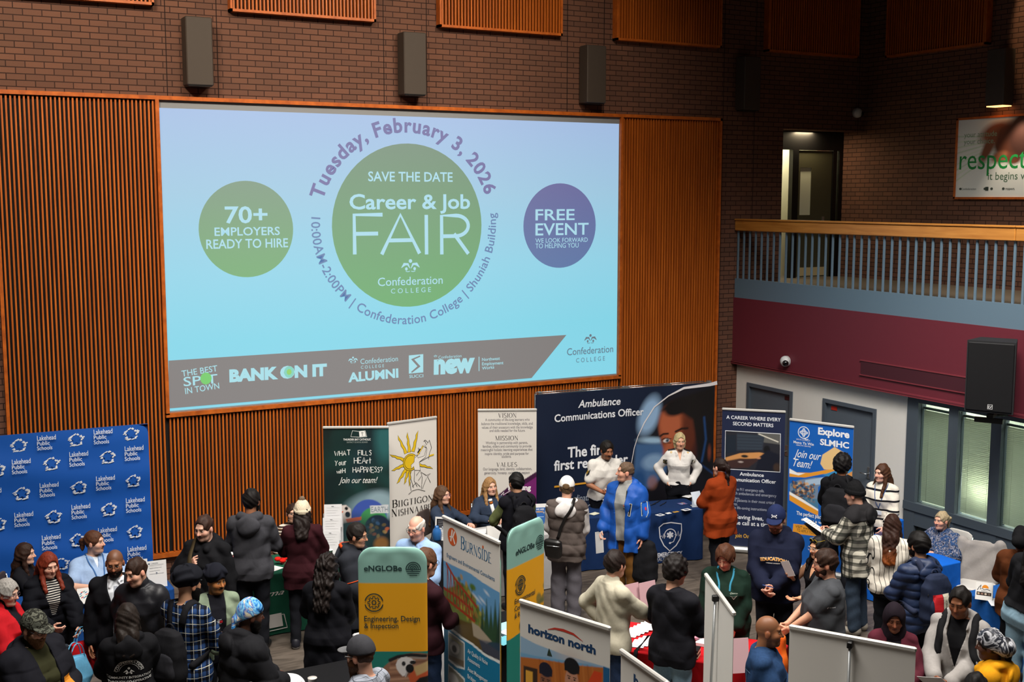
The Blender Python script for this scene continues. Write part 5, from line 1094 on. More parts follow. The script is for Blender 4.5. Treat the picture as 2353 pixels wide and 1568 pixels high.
# ---- a career where every second matters
def g4(b):
    P = Paint(b.W, b.H, 110, 220, '#1c2440'); q = [(1667, 990), (1793.5, 997.6), (1792.4, 1085.5), (1665.4, 1078)]; P.poly(b.ms(*q), '#23242c', .004)
    P.poly(b.ms((1740, 994), (1793, 998), (1793, 1022), (1745, 1016)), '#5a5a58', .01); P.poly(b.ms((1693, 996), (1757, 1001), (1752, 1035), (1693, 1036)), '#2c3440', .01); P.poly(b.ms((1668, 1000), (1691, 1000), (1691, 1040), (1668, 1042)), '#1b2430', .01)
    for k in range(5): P.line(b.ms((1695, 1002 + 7 * k), (1750, 1004 + 7 * k)), .01, '#3b4a56', .01, .6)
    P.poly(b.ms((1667, 1052), (1700, 1042), (1745, 1040), (1770, 1045), (1740, 1054), (1700, 1056), (1668, 1062)), '#c48a52', .01); P.poly(b.ms((1667, 1060), (1700, 1054), (1745, 1056), (1720, 1075), (1667, 1077)), '#3a2624', .02)
    P.line(b.ms((1744, 998), (1788, 1016)), .012, '#e9e4d6', .008); P.ell(*b.m(1762, 1034), .045, .06, '#0e0f14', .02); P.poly(b.ms((1745, 1050), (1765, 1035), (1790, 1045), (1790, 1084), (1735, 1080)), '#121624', .02); P.ell(*b.m(1711, 1049), .05, .02, '#1c1c1e', .01); P.ell(*b.m(1702, 1062), .035, .012, '#a89a94', .01); P.ell(*b.m(1743, 1053), .03, .015, '#b9815c', .01); P.ell(*b.m(1785, 1075), .05, .06, '#3a2c26', .03)
    return P
b = rollup(PZ(1660, 938, 2.1), PZ(1805, 945, 2.1), 'navy banner on ambulance careers with dispatch room photo', g4); W_ = '#dfe2e8'
b.s.stroke(b.ms((1667, 990), (1793.5, 997.6), (1792.4, 1085.5), (1665.4, 1078)), .011, W_, True)
for body, x0, y0, x1, y1, hh, bo, cc in (('A CAREER WHERE EVERY', 1669, 963, 1794, 968.5, 8, .015, W_), ('SECOND MATTERS', 1684, 977.5, 1777, 982, 8, .015, W_), ('Ambulance', 1699.6, 1093, 1755, 1096.5, 8, .018, W_), ('Communication Officer', 1671, 1105, 1783, 1112, 8.5, .018, W_), ('Respond to 911 emergency calls.', 1668, 1127, 1756, 1131, 6.5, 0, '#a9afbe'), ('Dispatch ambulances and emergency', 1668, 1136, 1784, 1142.5, 6.5, 0, '#a9afbe'),
                                   ('responders.', 1668, 1146, 1700, 1148, 5, 0, '#a9afbe'), ('Support patients in their most critical', 1668, 1152, 1780, 1158.5, 6.5, 0, '#a9afbe'), ('moments.', 1668, 1160, 1695, 1162, 5, 0, '#a9afbe'), ('Provide life-saving instructions', 1668, 1169, 1761.6, 1174.5, 6.5, 0, '#a9afbe'), ('Saving lives,', 1691, 1192, 1754, 1197, 9.5, .015, W_), ('one call at a time.', 1682, 1206, 1774, 1211, 9.5, .015, W_), ('Join Our Team', 1689, 1234, 1750, 1240, 9, .02, '#c99a3c')): b.t(body, x0, y0, x1, y1, hh, cc, bold=bo)
fin(b)
# ---- health centre
def g5(b):
    P = Paint(b.W, b.H, 150, 330, '#1259ae'); P.poly(b.ms((1917.6, 1027.7), (1942, 1042), (1945, 1060), (1914.5, 1081), (1893.6, 1079), (1885, 1066), (1889.7, 1045.5)), '#d9b67e', .006)
    P.poly(b.ms((1814, 1079), (1830, 1086), (1862, 1087), (1900, 1080), (1940, 1078), (1940, 1086), (1890, 1090), (1850, 1098), (1814, 1096)), '#d8922c', .006); P.poly(b.ms((1814, 1077), (1832, 1087), (1850, 1088), (1835, 1093), (1814, 1088)), '#e4e4e2', .006)
    P.poly(b.ms((1890, 1092), (1925, 1080), (1962, 1082), (1962, 1100), (1920, 1100)), '#2f83b8', .01); P.poly(b.ms((1946, 1090), (1962, 1082), (1962, 1130), (1950, 1110)), '#c98a4a', .01); P.poly(b.ms((1815, 1112), (1835, 1104), (1870, 1098), (1905, 1098), (1880, 1120), (1880, 1175), (1815, 1138)), '#6b7f98', .01); P.poly(b.ms((1850, 1104), (1900, 1096), (1896, 1112), (1850, 1118)), '#9fb6cc', .01)
    c = b.m(1840, 1130); P.speck((c[0] - .13, c[0] + .2, c[1] - .12, c[1] + .13), ['#8a5a34', '#24405c', '#b07a40', '#3b6d8c', '#4a3a2c', '#1c2e48', '#c9a070'], 170, .008, .028, 5, .006); P.poly(b.ms((1850, 1145), (1880, 1148), (1880, 1172), (1845, 1160)), '#1f6d90', .02, .7)
    P.poly(b.ms((1814, 1134), (1845, 1152), (1880, 1174), (1880, 1186), (1850, 1172), (1814, 1150)), '#d8922c', .006); P.poly(b.ms((1814, 1130), (1845, 1148), (1880, 1171), (1880, 1175), (1845, 1155), (1814, 1137)), '#e4e4e2', .005); P.poly(b.ms((1814, 1190), (1962, 1230), (1962, 1450), (1814, 1450)), '#1259ae', .01); P.poly(b.ms((1823, 1204), (1900, 1212), (1900, 1236), (1821, 1226)), '#d8922c', .006)
    return P
b = rollup(PZ(1815, 962, 2.1), PZ(1962, 980, 2.1), 'blue health centre banner with river rocks and orange waves', g5); c = b.m(1847, 994.5); r = 14 * b.scale(1847, 995)
b.s.ring(c[0], c[1], r * .95, .011, W_); b.s.rect(c[0] - .015, c[0] + .015, c[1] - r * .7, c[1] + r * .7, W_); b.s.rect(c[0] - r * .7, c[0] + r * .7, c[1] - .015, c[1] + .015, W_); b.s.ring(c[0], c[1], r * .45, .009, W_); b.s.rect(c[0] - .004, c[0] + .004, c[1] - r * .6, c[1] + r * .6, '#1259ae'); b.s.rect(c[0] - r * .6, c[0] + r * .6, c[1] - .004, c[1] + .004, '#1259ae'); b.s.stroke([(c[0] + .0, c[1] - r * .9), (c[0] + .04, c[1] - r * 1.12), (c[0] + .07, c[1] - r * 1.0)], .01, W_)
for body, x0, y0, x1, y1, hh, bo in (('SIOUX LOOKOUT', 1830, 1012, 1862, 1014, 3, 0), ('Meno Ya Win', 1823.5, 1019, 1870, 1024.6, 6, .012), ('HEALTH CENTRE', 1830, 1025, 1863, 1028, 3, 0), ('Explore', 1879.7, 998.5, 1952, 1006.5, 16, .04), ('SLMHC', 1884.4, 1022.5, 1951, 1030.5, 14, .035), ('The perfect place to live', 1830, 1186, 1915, 1195, 9, .015), ('or stay a while', 1841, 1199, 1903, 1205, 7, .015)): b.t(body, x0, y0, x1, y1, hh, W_, bold=bo)
b.t('Join our', 1823, 1053, 1887, 1055, 18, W_, shear=.5, bold=.006); b.t('Team!', 1823, 1073, 1867, 1076, 18, W_, shear=.5, bold=.006); b.t('VISIT www.slmhc.on.ca', 1828, 1215, 1895, 1222, 6, '#6b5a34'); b.t('TO APPLY TODAY', 1831, 1222, 1880, 1228, 6, '#8a6a30'); fin(b)
# ---- engineering banners of stretch fabric (rounded tops)
TQ, YW, TEAL, INK = '#82ada2', '#dc9c18', '#1c7468', '#1f3536'
def fabric_stand(A, B, H, label, paint, rad=.13, group='stretch fabric banner stands'):
    b = Board('fabric_banner_stand', A, B, H, label, 'banner', .03, group=group); W = b.W; nx, nz = 110, 320; P = Paint(W, H - .03, nx, nz, TQ); paint(b, P)
    def half(z): e = np.clip(z - (H - .03 - rad), 0, rad); return W / 2 - rad + np.sqrt(np.maximum(rad ** 2 - e ** 2, 0))
    s = b.s; hw = half(P.Z); X2 = P.X / (W / 2) * hw; idx = np.arange(nx * nz).reshape(nz, nx); qd = np.stack([idx[:-1, :-1], idx[:-1, 1:], idx[1:, 1:], idx[1:, :-1]], -1).reshape(-1, 4)
    # colours were painted on the square grid: sample them at the real position
    ii = np.clip(np.round((X2 + W / 2) / W * (nx - 1)).astype(int), 0, nx - 1); rgb = P.rgb[np.arange(nz)[:, None], ii]; th = .035; edge = np.sqrt(np.clip(1 - (np.abs(P.X) / (W / 2)) ** 8, 0, 1)); ed2 = np.sqrt(np.clip(1 - np.clip((P.Z - (H - .08)) / .05, 0, 1) ** 2, 0, 1)); wr_ = .003 * np.sin(9 * P.X + 40 * P.Z * 0 + 6 * np.sin(3 * P.X)) * np.exp(-((P.Z - H + .08) / .06) ** 2)
    yv = -th / 2 * edge * ed2 + wr_
    k = len(s.V); s.V += np.column_stack([X2.ravel(), yv.ravel(), P.Z.ravel()]).tolist(); s.F += (qd + k).tolist(); s.C += rgb.reshape(-1, 3).tolist()
    k = len(s.V); s.V += np.column_stack([X2.ravel(), -yv.ravel() + .001, P.Z.ravel()]).tolist(); s.F += (qd[:, ::-1] + k).tolist(); s.C += rgb.reshape(-1, 3).tolist(); s.w = th / 2 + .003
    MB().box((0, 0, .015), (W * .7, .4, .014), 0, None, .004).build('foot_plate', M('steel_plate', '#55585a', .4, .6), b.root); return b
def arcs_logo(s, x, z, r, col):
    for q in (1, .72, .46): s.ring(x, z, r * q, r * .13, col, 0, 180)
    s.ring(x, z, r * .22, r * .12, col, -20, 250)
    for i, q in enumerate((.0, -.3, -.58, -.84)): hw = r * math.sqrt(max(1 - q * q, .05)) * (1.0 if i else 1.05); s.rect(x - hw, x + hw, z + r * q - r * .09, z + r * q + r * .03, col)
def p_e1(b, P):
    z1, z2 = b.m(900, 1339)[1], b.m(900, 1496)[1]; P.rect(-1, 1, 0, z1, YW, .006); P.rect(-1, 1, -1, z2, TEAL, .006); c = b.m(958, 1612); P.ell(c[0], c[1], .38, .42, '#8a6450', .01)
    for k in range(9):
        y = 1512 + 9 * k; P.line(b.ms((884 + (9 - k) * 2, y + 4), (985, y - 3)), .018, ('#a2795c', '#6e4c3a', '#b38b70')[k % 3], .012, .8)
    P.line(b.ms((897, 1516), (915, 1508), (945, 1504), (978, 1507)), .03, '#1d1c1d', .01); P.line(b.ms((915, 1514), (945, 1510), (978, 1512)), .014, '#8d857e', .01)
    P.poly(b.ms((938, 1552), (950, 1538), (985, 1532), (985, 1580), (945, 1572)), '#b5512e', .01); P.poly(b.ms((950, 1532), (985, 1518), (985, 1540), (958, 1552)), '#b59a6c', .012); P.poly(b.ms((946, 1575), (965, 1556), (985, 1552), (985, 1660), (930, 1660)), '#19191b', .01)
    P.poly(b.ms((910, 1526), (914, 1516), (922, 1510), (934, 1508), (945, 1511), (952, 1517), (944, 1527), (937, 1537), (931, 1551), (926, 1553), (918, 1545), (912, 1536)), '#d2cecc', .006); P.line(b.ms((953, 1517), (942, 1530), (932, 1553)), .012, '#a9a6a6', .005); P.ell(*b.m(942, 1535), .034, .038, '#121215', .006); P.ell(*b.m(949, 1521), .026, .016, '#1c1c20', .006); P.ell(*b.m(928, 1524), .016, .02, '#2a2a2c', .006)
A1, B1 = PZ(822, 1268, 2.25), PZ(981, 1268, 2.25)
b = fabric_stand(A1, B1, 2.29, 'turquoise and yellow fabric banner with gear icon', p_e1)
b.t('eNGLOBe', 837, 1309, 924, 1312, 12, INK, bold=.022); c = b.m(950, 1307); arcs_logo(b.s, c[0], c[1], 16 * b.scale(950, 1307), INK); c = b.m(860, 1383.5); r = 20 * b.scale(860, 1383)
b.s.ring(c[0], c[1], r, .009, INK, 12, 168); b.s.ring(c[0], c[1], r, .009, INK, 192, 348); gear = []
for i in range(8):
    for da, rr in ((-.28, .5), (-.18, .68), (.18, .68), (.28, .5)): a = i * math.pi / 4 + da; gear.append((c[0] + r * rr * math.cos(a), c[1] + r * rr * math.sin(a)))
b.s.stroke(gear, .008, INK, True); b.s.ring(c[0], c[1], r * .22, .008, INK)
b.t('Engineering, Design', 837.6, 1424, 965.5, 1428, 12, INK, bold=.012); b.t('& Inspection', 837.6, 1441, 916, 1443, 11, INK, bold=.012); fin(b)
def p_e2(b, P): z1, z2 = b.m(1207, 1290)[1], b.m(1200, 1440)[1]; P.rect(-1, 1, 0, z1, YW, .006); P.poly([(-1, z2 - .12), (0, z2 - .02), (1, z2 + .02), (1, -1), (-1, -1)], TEAL, .006); P.ell(*b.m(1250, 1530), .3, .55, '#3f4a2c', .03); P.speck((-.1, .4, .9, 1.6), ['#55603a', '#2c3820', '#6b6a48'], 50, .02, .06, 2, .02)
A2, B2 = np.array([4.67, 8.66]), np.array([5.2, 8.95])
b = fabric_stand(A2, B2, 2.29, 'turquoise and yellow fabric banner with globe icon', p_e2, .12)
b.t('eNGLOBe', 1181, 1278, 1224, 1256, 13, INK, bold=.022); c = b.m(1236, 1246); r = 16 * b.scale(1236, 1246); arcs_logo(b.s, c[0], c[1], r, INK); c = b.m(1191.5, 1344.5); r = 21 * b.scale(1191, 1344)
b.s.ring(c[0], c[1], r, .009, INK, 12, 168); b.s.ring(c[0], c[1], r, .009, INK, 192, 348); b.s.ring(c[0], c[1], r * .8, .007, INK); b.s.ring(c[0], c[1] + r * .1, r * .52, .008, INK); b.s.ring(c[0], c[1] + r * .1, r * .25, .008, INK, ry=r * .52); b.s.stroke([(c[0] - r * .5, c[1] + r * .1), (c[0] + r * .5, c[1] + r * .1)], .008, INK); b.s.stroke([(c[0], c[1] - r * .45), (c[0], c[1] + r * .6)], .008, INK); b.s.rect(c[0] - r * .3, c[0] + r * .3, c[1] - r * .62, c[1] - r * .52, INK)
b.t('Environmental', 1178.4, 1388, 1224.6, 1364, 11, INK, bold=.012); b.t('Consulting', 1178, 1404, 1212, 1388, 11, INK, bold=.012); b.t('& Remediation', 1178, 1420, 1225, 1397, 11, INK, bold=.012); fin(b)
def p_e3(b, P): z1 = 1.35; P.rect(-1, 1, 0, .98, YW, .006)
b = fabric_stand((4.87, 10.25), (4.965, 9.32), 1.86, 'plain turquoise fabric stand hidden behind the consultants\' banner', p_e3, .1); fin(b)
# ---- engineering consultants' banner with bridge
def g6(b):
    P = Paint(b.W, b.H, 130, 250, '#d3d0ca'); m = b.ms
    P.poly(m((1018, 1288), (1040, 1300), (1080, 1318), (1110, 1340), (1150, 1364), (1150, 1530), (1018, 1440)), '#5f96c4', .006); P.poly(m((1018, 1320), (1040, 1345), (1075, 1345), (1100, 1400), (1125, 1450), (1150, 1520), (1018, 1440)), '#6d7a3c', .03)
    P.poly(m((1018, 1300), (1030, 1310), (1052, 1345), (1018, 1355)), '#78a4c8', .02)
    rnd = random.Random(3); cols = ['#7a8a3c', '#a39a3c', '#59702e', '#b08a3a', '#4a5c2a', '#8f6a34']
    for k in range(120): t = rnd.random(); x = 1045 + 55 * t + rnd.uniform(-8, 14); y = 1340 + 80 * t + rnd.uniform(-20, 45); P.ell(*b.m(x, y), .03, .022, rnd.choice(cols), .015, rnd.uniform(0, 3), .8)
    P.ell(*b.m(1086, 1350), .055, .03, '#4f7030', .02); P.line(m((1085, 1350), (1083, 1380)), .012, '#3a4a22', .01)
    for x, y, w in ((1118, 1378, .09), (1138, 1380, .09), (1108, 1395, .07), (1128, 1395, .1), (1148, 1388, .09)):
        c = b.m(x, y); P.poly([(c[0], c[1]), (c[0] + w, c[1] - .5), (c[0] - w, c[1] - .5)], rnd.choice(['#2c4a30', '#34542c', '#223c2c']), .03)
    for x, y, w in ((1095, 1375, .07), (1108, 1380, .05), (1118, 1363, .04)): P.ell(*b.m(x, y), w, .012, '#d6e0ea', .02, -.3, .8)
    P.poly(m((1018, 1405), (1060, 1425), (1085, 1435), (1118, 1478), (1150, 1500), (1150, 1530), (1090, 1500), (1018, 1445)), '#5c4a26', .02); P.poly(m((1084, 1430), (1100, 1440), (1130, 1475), (1118, 1480), (1088, 1462)), '#a79a86', .015); P.poly(m((1100, 1470), (1150, 1480), (1150, 1520), (1110, 1500)), '#2c3f5c', .02, .7); P.ell(*b.m(1035, 1430), .13, .03, '#3f3a1c', .03, -.4)
    red = '#9c3a22'
    for a in (((1026, 1296), (1045, 1330), (1068, 1360), (1095, 1395)), ((1020, 1372), (1055, 1400), (1090, 1428)), ((1020, 1352), (1050, 1372), (1085, 1402))): P.line(m(*a), .028, red, .006)
    for i in range(9): x = 1028 + i * 7.2; yt = 1302 + i * 11.5; yb = 1372 + i * 6.5; P.line(m((x, yt), (x, yb)), .014, red, .006); P.line(m((x, yt), (x + 7, yb + 4)), .01, '#7a2c1c', .006)
    P.poly(m((1018, 1432), (1034, 1440), (1060, 1462), (1085, 1478), (1115, 1503), (1150, 1520), (1150, 1800), (1018, 1800)), '#dfe3e2', .005); P.poly(m((1018, 1438), (1034, 1447), (1060, 1468), (1085, 1484), (1115, 1509), (1150, 1527), (1150, 1800), (1018, 1800)), '#14729a', .005)
    P.poly(m((1030, 1450), (1052, 1466), (1068, 1478), (1068, 1540), (1050, 1535), (1030, 1518)), '#dfe3e2', .005); P.poly(m((1031, 1453), (1052, 1469), (1066, 1480), (1066, 1535), (1050, 1530), (1031, 1514)), '#85857e', .006); P.ell(*b.m(1045, 1490), .09, .06, '#c2c0bc', .015, .3); P.ell(*b.m(1044, 1492), .045, .035, '#4a4844', .012, .3); P.line(m((1031, 1462), (1060, 1482)), .012, '#a39a5c', .01); P.poly(m((1031, 1505), (1066, 1520), (1066, 1535), (1031, 1514)), '#6a5c48', .01)
    P.poly(m((1030, 1526), (1052, 1545), (1068, 1560), (1068, 1680), (1030, 1660)), '#dfe3e2', .005); P.poly(m((1031, 1530), (1052, 1549), (1066, 1564), (1066, 1675), (1031, 1655)), '#7c7a6c', .006); P.ell(*b.m(1042, 1562), .1, .06, '#b6b4b2', .02)
    return P
b = rollup(PZ(1018, 1185, 2.1), PZ(1148, 1245, 2.1), 'consulting engineers\' banner with red bridge over a river', g6); BL = '#22628c'; c = b.m(1039.5, 1234); k = b.scale(1039, 1234)
b.s.ell(c[0], c[1], .088, 20 * k, '#c85a28'); q = '#dcd8d2'; b.s.stroke([(c[0] - .03, c[1] - .05), (c[0] - .0, c[1] + .065)], .022, q); b.s.stroke([(c[0] + .045, c[1] + .062), (c[0] + .01, c[1] + .0), (c[0] + .05, c[1] - .06)], .022, q); b.s.stroke([(c[0] - .05, c[1] - .01), (c[0] + .01, c[1] - .0)], .012, q)
b.t('BURNSIDE', 1059, 1259.5, 1131, 1299, 30, BL, serif=True, small=.8); c = b.m(1110, 1257.5); b.s.rect(c[0] - .012, c[0] + .012, c[1] - .012, c[1] + .012, '#c85a28')
b.t('Engineers and Environmental Consultants', 1027, 1276, 1137, 1340, 9, BL, bold=.008)
for body, x0, y0, x1, y1 in (('Air Quality & Noise', 1075, 1494, 1121, 1536), ('Assessments', 1075, 1514, 1103, 1540), ('Asset Management', 1075, 1535, 1121, 1578), ('Bridges', 1075, 1556, 1094, 1574)): b.t(body, x0, y0, x1, y1, 10, '#dfe6e8', bold=.008)
fin(b)
# ---- construction company banner with two men in turbans
def g7(b):
    P = Paint(b.W, b.H, 140, 320, '#d8d5ce'); m = b.ms; P.poly(m((1196, 1462), (1230, 1480), (1290, 1503), (1345, 1520), (1402, 1536), (1402, 1900), (1196, 1900)), '#8fb0cb', .006); P.ell(*b.m(1310, 1512), .1, .05, '#c9b9b0', .08, 0, .6)
    P.poly(m((1196, 1500), (1230, 1508), (1300, 1519), (1350, 1527), (1402, 1540), (1402, 1900), (1196, 1900)), '#6fa3c8', .01); P.poly(m((1196, 1510), (1240, 1515), (1330, 1530), (1388, 1535), (1388, 1900), (1196, 1900)), '#b5672a', .01)
    for kx in range(12): P.line(m((1240 + 11 * kx, 1516 + kx * 1.5), (1246 + 11 * kx, 1600)), .012, ('#8f4a1e', '#cc8240')[kx % 2], .012, .5)
    P.poly(m((1203, 1530), (1235, 1538), (1235, 1640), (1203, 1640)), '#3a2a20', .008); P.poly(m((1208, 1540), (1224, 1545), (1224, 1640), (1208, 1640)), '#e0a63c', .006); P.poly(m((1386, 1532), (1402, 1538), (1402, 1900), (1386, 1900)), '#1d5d8c', .006); P.poly(m((1350, 1570), (1365, 1542), (1384, 1547), (1378, 1600), (1345, 1640)), '#d2461f', .006)
    for x, y, skin, tb, k in ((1254, 1541, '#8a5a44', '#1c1e2e', .9), (1314, 1533, '#c08a70', '#17181c', 1.0)):
        c = b.m(x, y); P.poly([(c[0] - .26 * k, c[1] - .62), (c[0] - .16 * k, c[1] - .27), (c[0] + .16 * k, c[1] - .27), (c[0] + .26 * k, c[1] - .62)], '#c2641f', .02)
        P.ell(c[0], c[1] - .12 * k, .064 * k, .115 * k, skin, .008); P.ell(c[0], c[1] - .2 * k, .066 * k, .055 * k, '#2a2018' if k < 1 else '#5a3c2a', .012); P.ell(c[0], c[1] - .172 * k, .022, .007, '#b9928a', .004)
        P.ell(c[0], c[1] + .005, .072 * k, .062 * k, tb, .006); P.poly([(c[0] - .07 * k, c[1] - .045 * k), (c[0] + .07 * k, c[1] - .04 * k), (c[0] + .072 * k, c[1] + .02), (c[0] - .072 * k, c[1] + .02)], tb, .006)
        for sgn in (-1, 1): P.ell(c[0] + sgn * .026, c[1] - .094 * k, .01, .006, '#181210', .004); P.line([(c[0] + sgn * .014, c[1] - .078 * k), (c[0] + sgn * .04, c[1] - .076 * k)], .007, '#1c1410', .004)
        P.line([(c[0], c[1] - .1 * k), (c[0] + .005, c[1] - .14 * k)], .01, '#5f3c2c' if k < 1 else '#a06c54', .006, .6)
    return P
b = rollup(PZ(1195, 1378, 2.1), PZ(1402, 1442, 2.1), 'horizon north banner with red swoosh and two men in turbans', g7); NB = '#1d3f66'
b.t('horizon north', 1214, 1452, 1369, 1505, 19, NB, bold=.045); b.s.stroke(b.ms((1259, 1447), (1275, 1445), (1295, 1449), (1318, 1458), (1340, 1475)), [.004, .014, .02, .016, .002], '#c0392b'); P_ = b.m(1262, 1508); b.s.poly([(P_[0] - .02, P_[1]), (P_[0] + .03, P_[1] + .005), (P_[0], P_[1] + .06), (P_[0] - .012, P_[1] + .03)], '#2c3c30'); fin(b)
# ---- white banners seen from the front or from behind
b = rollup(PZ(1427, 1492, 2.1), (4.253, 5.774), 'white banner with dark blue letters at the bottom edge of the picture', plain('#d6d3cc')); c = b.m(1458, 1577); b.t('horizon', 1456, 1573, 1535, 1628, 24, NB, bold=.045); fin(b)
b = rollup(PZ(1687, 1408, 2.1), PZ(1622, 1318, 2.1), 'white banner turned away, its silver pole showing, by the red table', plain('#d5d4cf'), back='#d5d4cf'); b.t('horizon north', 1680, 1450, 1630, 1370, 18, NB, bold=.04); fin(b)
b = rollup(PZ(2105, 1490, 2.1), PZ(1815, 1437, 2.1), 'wide white banner seen from behind, beside the grey zip hoodie', plain('#d9d6d0'), back='#d9d6d0'); fin(b)
# ---- blue public schools backdrop
wave = lambda x, z: .010 * np.sin(2.6 * z * 2.3 + .5 * x) + .006 * np.sin(13 * z + 1.3 * np.sin(1.7 * x) + .8 * x)
LKB = PZ(340, 977, 2.3); LKA = LKB[:2] + np.array([-2.95, .12])
b = Board('fabric_backdrop', LKA, LKB, 2.28, 'blue public schools backdrop with star logos on the wall side', 'backdrop', .03, wave, .04); rad = .12
P = Paint(b.W, 2.28, 150, 130, '#1450a6'); e = np.clip(P.Z - (2.28 - rad), 0, rad); hw = b.W / 2 - rad + np.sqrt(np.maximum(rad ** 2 - e ** 2, 0)); P.X = P.X / (b.W / 2) * hw; b.s.ground(P); b.s.back('#12468f', 30)
k = b.scale(170, 1100); rnd = random.Random(5); LW = '#d3d8e0'
def star(x, y, kk):
    c = b.m(x, y)
    for i in range(5):
        a = math.pi / 2 + i * 2 * math.pi / 5
        for j in range(5):
            aa = a + (j - 2) * .2; r0, r1 = 9.5 * kk, (23 - abs(j - 2) * 2.4 + rnd.uniform(-2, 2)) * kk * .82; dx = .25
            s_, c_ = math.sin(aa), math.cos(aa); ang = a + .9; L = (r1 - r0) * .75; cx, cz = c[0] + c_ * (r0 + r1) / 2, c[1] + s_ * (r0 + r1) / 2
            if i == 0 and j == 2: continue
            b.s.stroke([(cx - L * .6, cz - L * .22), (cx + L * .6, cz + L * .22)], [.006, .016], LW); b.s.w -= b.s.step
    pts = []
    for i in range(10): a = math.pi / 2 + i * math.pi / 5; r = (13.5 if i % 2 == 0 else 6) * kk; pts.append((c[0] + r * math.cos(a), c[1] + r * math.sin(a)))
    b.s.w += .0015; b.s.poly(pts, '#1450a6')
for x, y in ((43, 1025), (175, 1011), (301, 998), (118, 1066), (247, 1051), (-8, 1080), (50, 1135), (181, 1121), (305, 1105), (123, 1188), (250, 1171), (-5, 1205), (54, 1261), (178, 1241), (309, 1222), (140, 1295)): star(x, y, k)
for x, y in ((85, 1013), (215, 999), (27, 1067), (159, 1050), (286, 1037), (91, 1121), (220, 1105), (33, 1189), (164, 1171), (289, 1156), (96, 1241), (225, 1224), (292, 1266), (-40, 1135)):
    for j, (t_, wd) in enumerate((('Lakehead', 43), ('Public', 29), ('Schools', 35))): b.t(t_, x, y + 11 * j, x + wd, y + 11 * j - wd * .11, 11 if j == 0 else 9, LW, bold=.008)
fin(b, 'printed_fabric'); mb = MB()
mb.tube([(-b.W / 2 + .02, .02, .03), (-b.W / 2 + .02, .02, 2.2)], .006); mb.tube([(b.W / 2 - .02, .02, .03), (b.W / 2 - .02, .02, 2.1)], .006); mb.build('tube_frame', ALU, b.root)
for sx in (-1, 1): MB().box((sx * (b.W / 2 - .12), .02, .015), (.08, .5, .02)).build('foot_plate', ALU, b.root)
# ---- ambulance backdrop
wave2 = lambda x, z: .012 * np.sin(3.1 * x + 1.2 * z) + .009 * np.sin(5.3 * x - 2.0 * z + 2) + .007 * np.sin(9 * x + 5 * z) * np.clip(z / 2.4, .2, 1)
AMA, AMB = PZ(1231, 908, 2.22), PZ(1643, 880, 2.22); b = Board('ambulance_backdrop', AMA, AMB, 2.19, 'navy ambulance officer backdrop with a large face, behind the uniformed staff', 'backdrop', .03, wave2, .02)
P = Paint(b.W, 2.19, 210, 170, '#111c33'); m = b.ms; ring = [(1450, 1090), (1452, 1062), (1458, 1030), (1466, 1004), (1480, 972), (1503, 936), (1535, 910), (1571, 892), (1630, 884), (1648, 880)]
P.poly(m(*(ring + [(1660, 1300), (1470, 1300), (1452, 1150)])), '#14131c', .01); P.ell(*b.m(1492, 955), .17, .3, '#8fb0d4', .1, -.35, .9); P.ell(*b.m(1500, 1013), .22, .05, '#9fc0dc', .05, -.1, .8); P.poly(m((1462, 1020), (1535, 1020), (1530, 1085), (1500, 1120), (1455, 1130)), '#3f6290', .06, .85); P.ell(*b.m(1502, 1062), .18, .12, '#7e9cbc', .08, .1, .8); P.ell(*b.m(1470, 1110), .12, .2, '#1f4474', .08); P.ell(*b.m(1500, 1110), .08, .1, '#9a6a5c', .06, 0, .6)
P.ell(*b.m(1556, 990), .31, .46, '#7c3c22', .05, .1); P.ell(*b.m(1540, 975), .19, .27, '#a8593a', .09, .1, .9); P.ell(*b.m(1545, 1040), .16, .2, '#9a5236', .07); P.ell(*b.m(1583, 1000), .13, .42, '#4c2216', .09, .1, .8)
P.poly(m((1520, 945), (1535, 925), (1590, 905), (1640, 890), (1650, 1000), (1610, 1080), (1598, 1010), (1590, 965), (1560, 945)), '#14100f', .06); P.ell(*b.m(1555, 935), .22, .13, '#110d0d', .05, .35); P.ell(*b.m(1625, 1040), .12, .5, '#0c0d14', .06)
P.line(m((1517, 1003), (1524, 998), (1535, 997)), .03, '#23120c', .015); P.line(m((1552, 992), (1565, 985), (1578, 984)), .035, '#23120c', .015); P.ell(*b.m(1531, 1013), .055, .028, '#c9c2c0', .008, .05); P.ell(*b.m(1533, 1013), .026, .027, '#3f5868', .006); P.ell(*b.m(1533, 1013), .012, .013, '#0c0c10', .004); P.line(m((1520, 1012), (1528, 1007), (1541, 1009)), .014, '#1c0e0a', .006); P.line(m((1521, 1016), (1530, 1020), (1541, 1018)), .01, '#3c1c12', .006); P.ell(*b.m(1568, 1004), .05, .02, '#2c140e', .01); P.line(m((1548, 1005), (1546, 1035), (1540, 1044)), .03, '#8a4428', .03); P.ell(*b.m(1544, 1048), .06, .025, '#7c3a26', .02)
P.line(m((1618, 960), (1622, 1010), (1612, 1060)), .025, '#25508c', .04, .8); P.ell(*b.m(1630, 1040), .03, .1, '#6a3424', .04); P.line(m((1600, 1060), (1640, 1090), (1645, 1140)), .02, '#1b3f74', .03, .7)
b.s.ground(P); b.s.back('#101a30', 30); b.s.w += .004; b.s.stroke(m(*ring), [.012] * 4 + [.02] * 3 + [.035, .05, .06], '#d6d2d4')
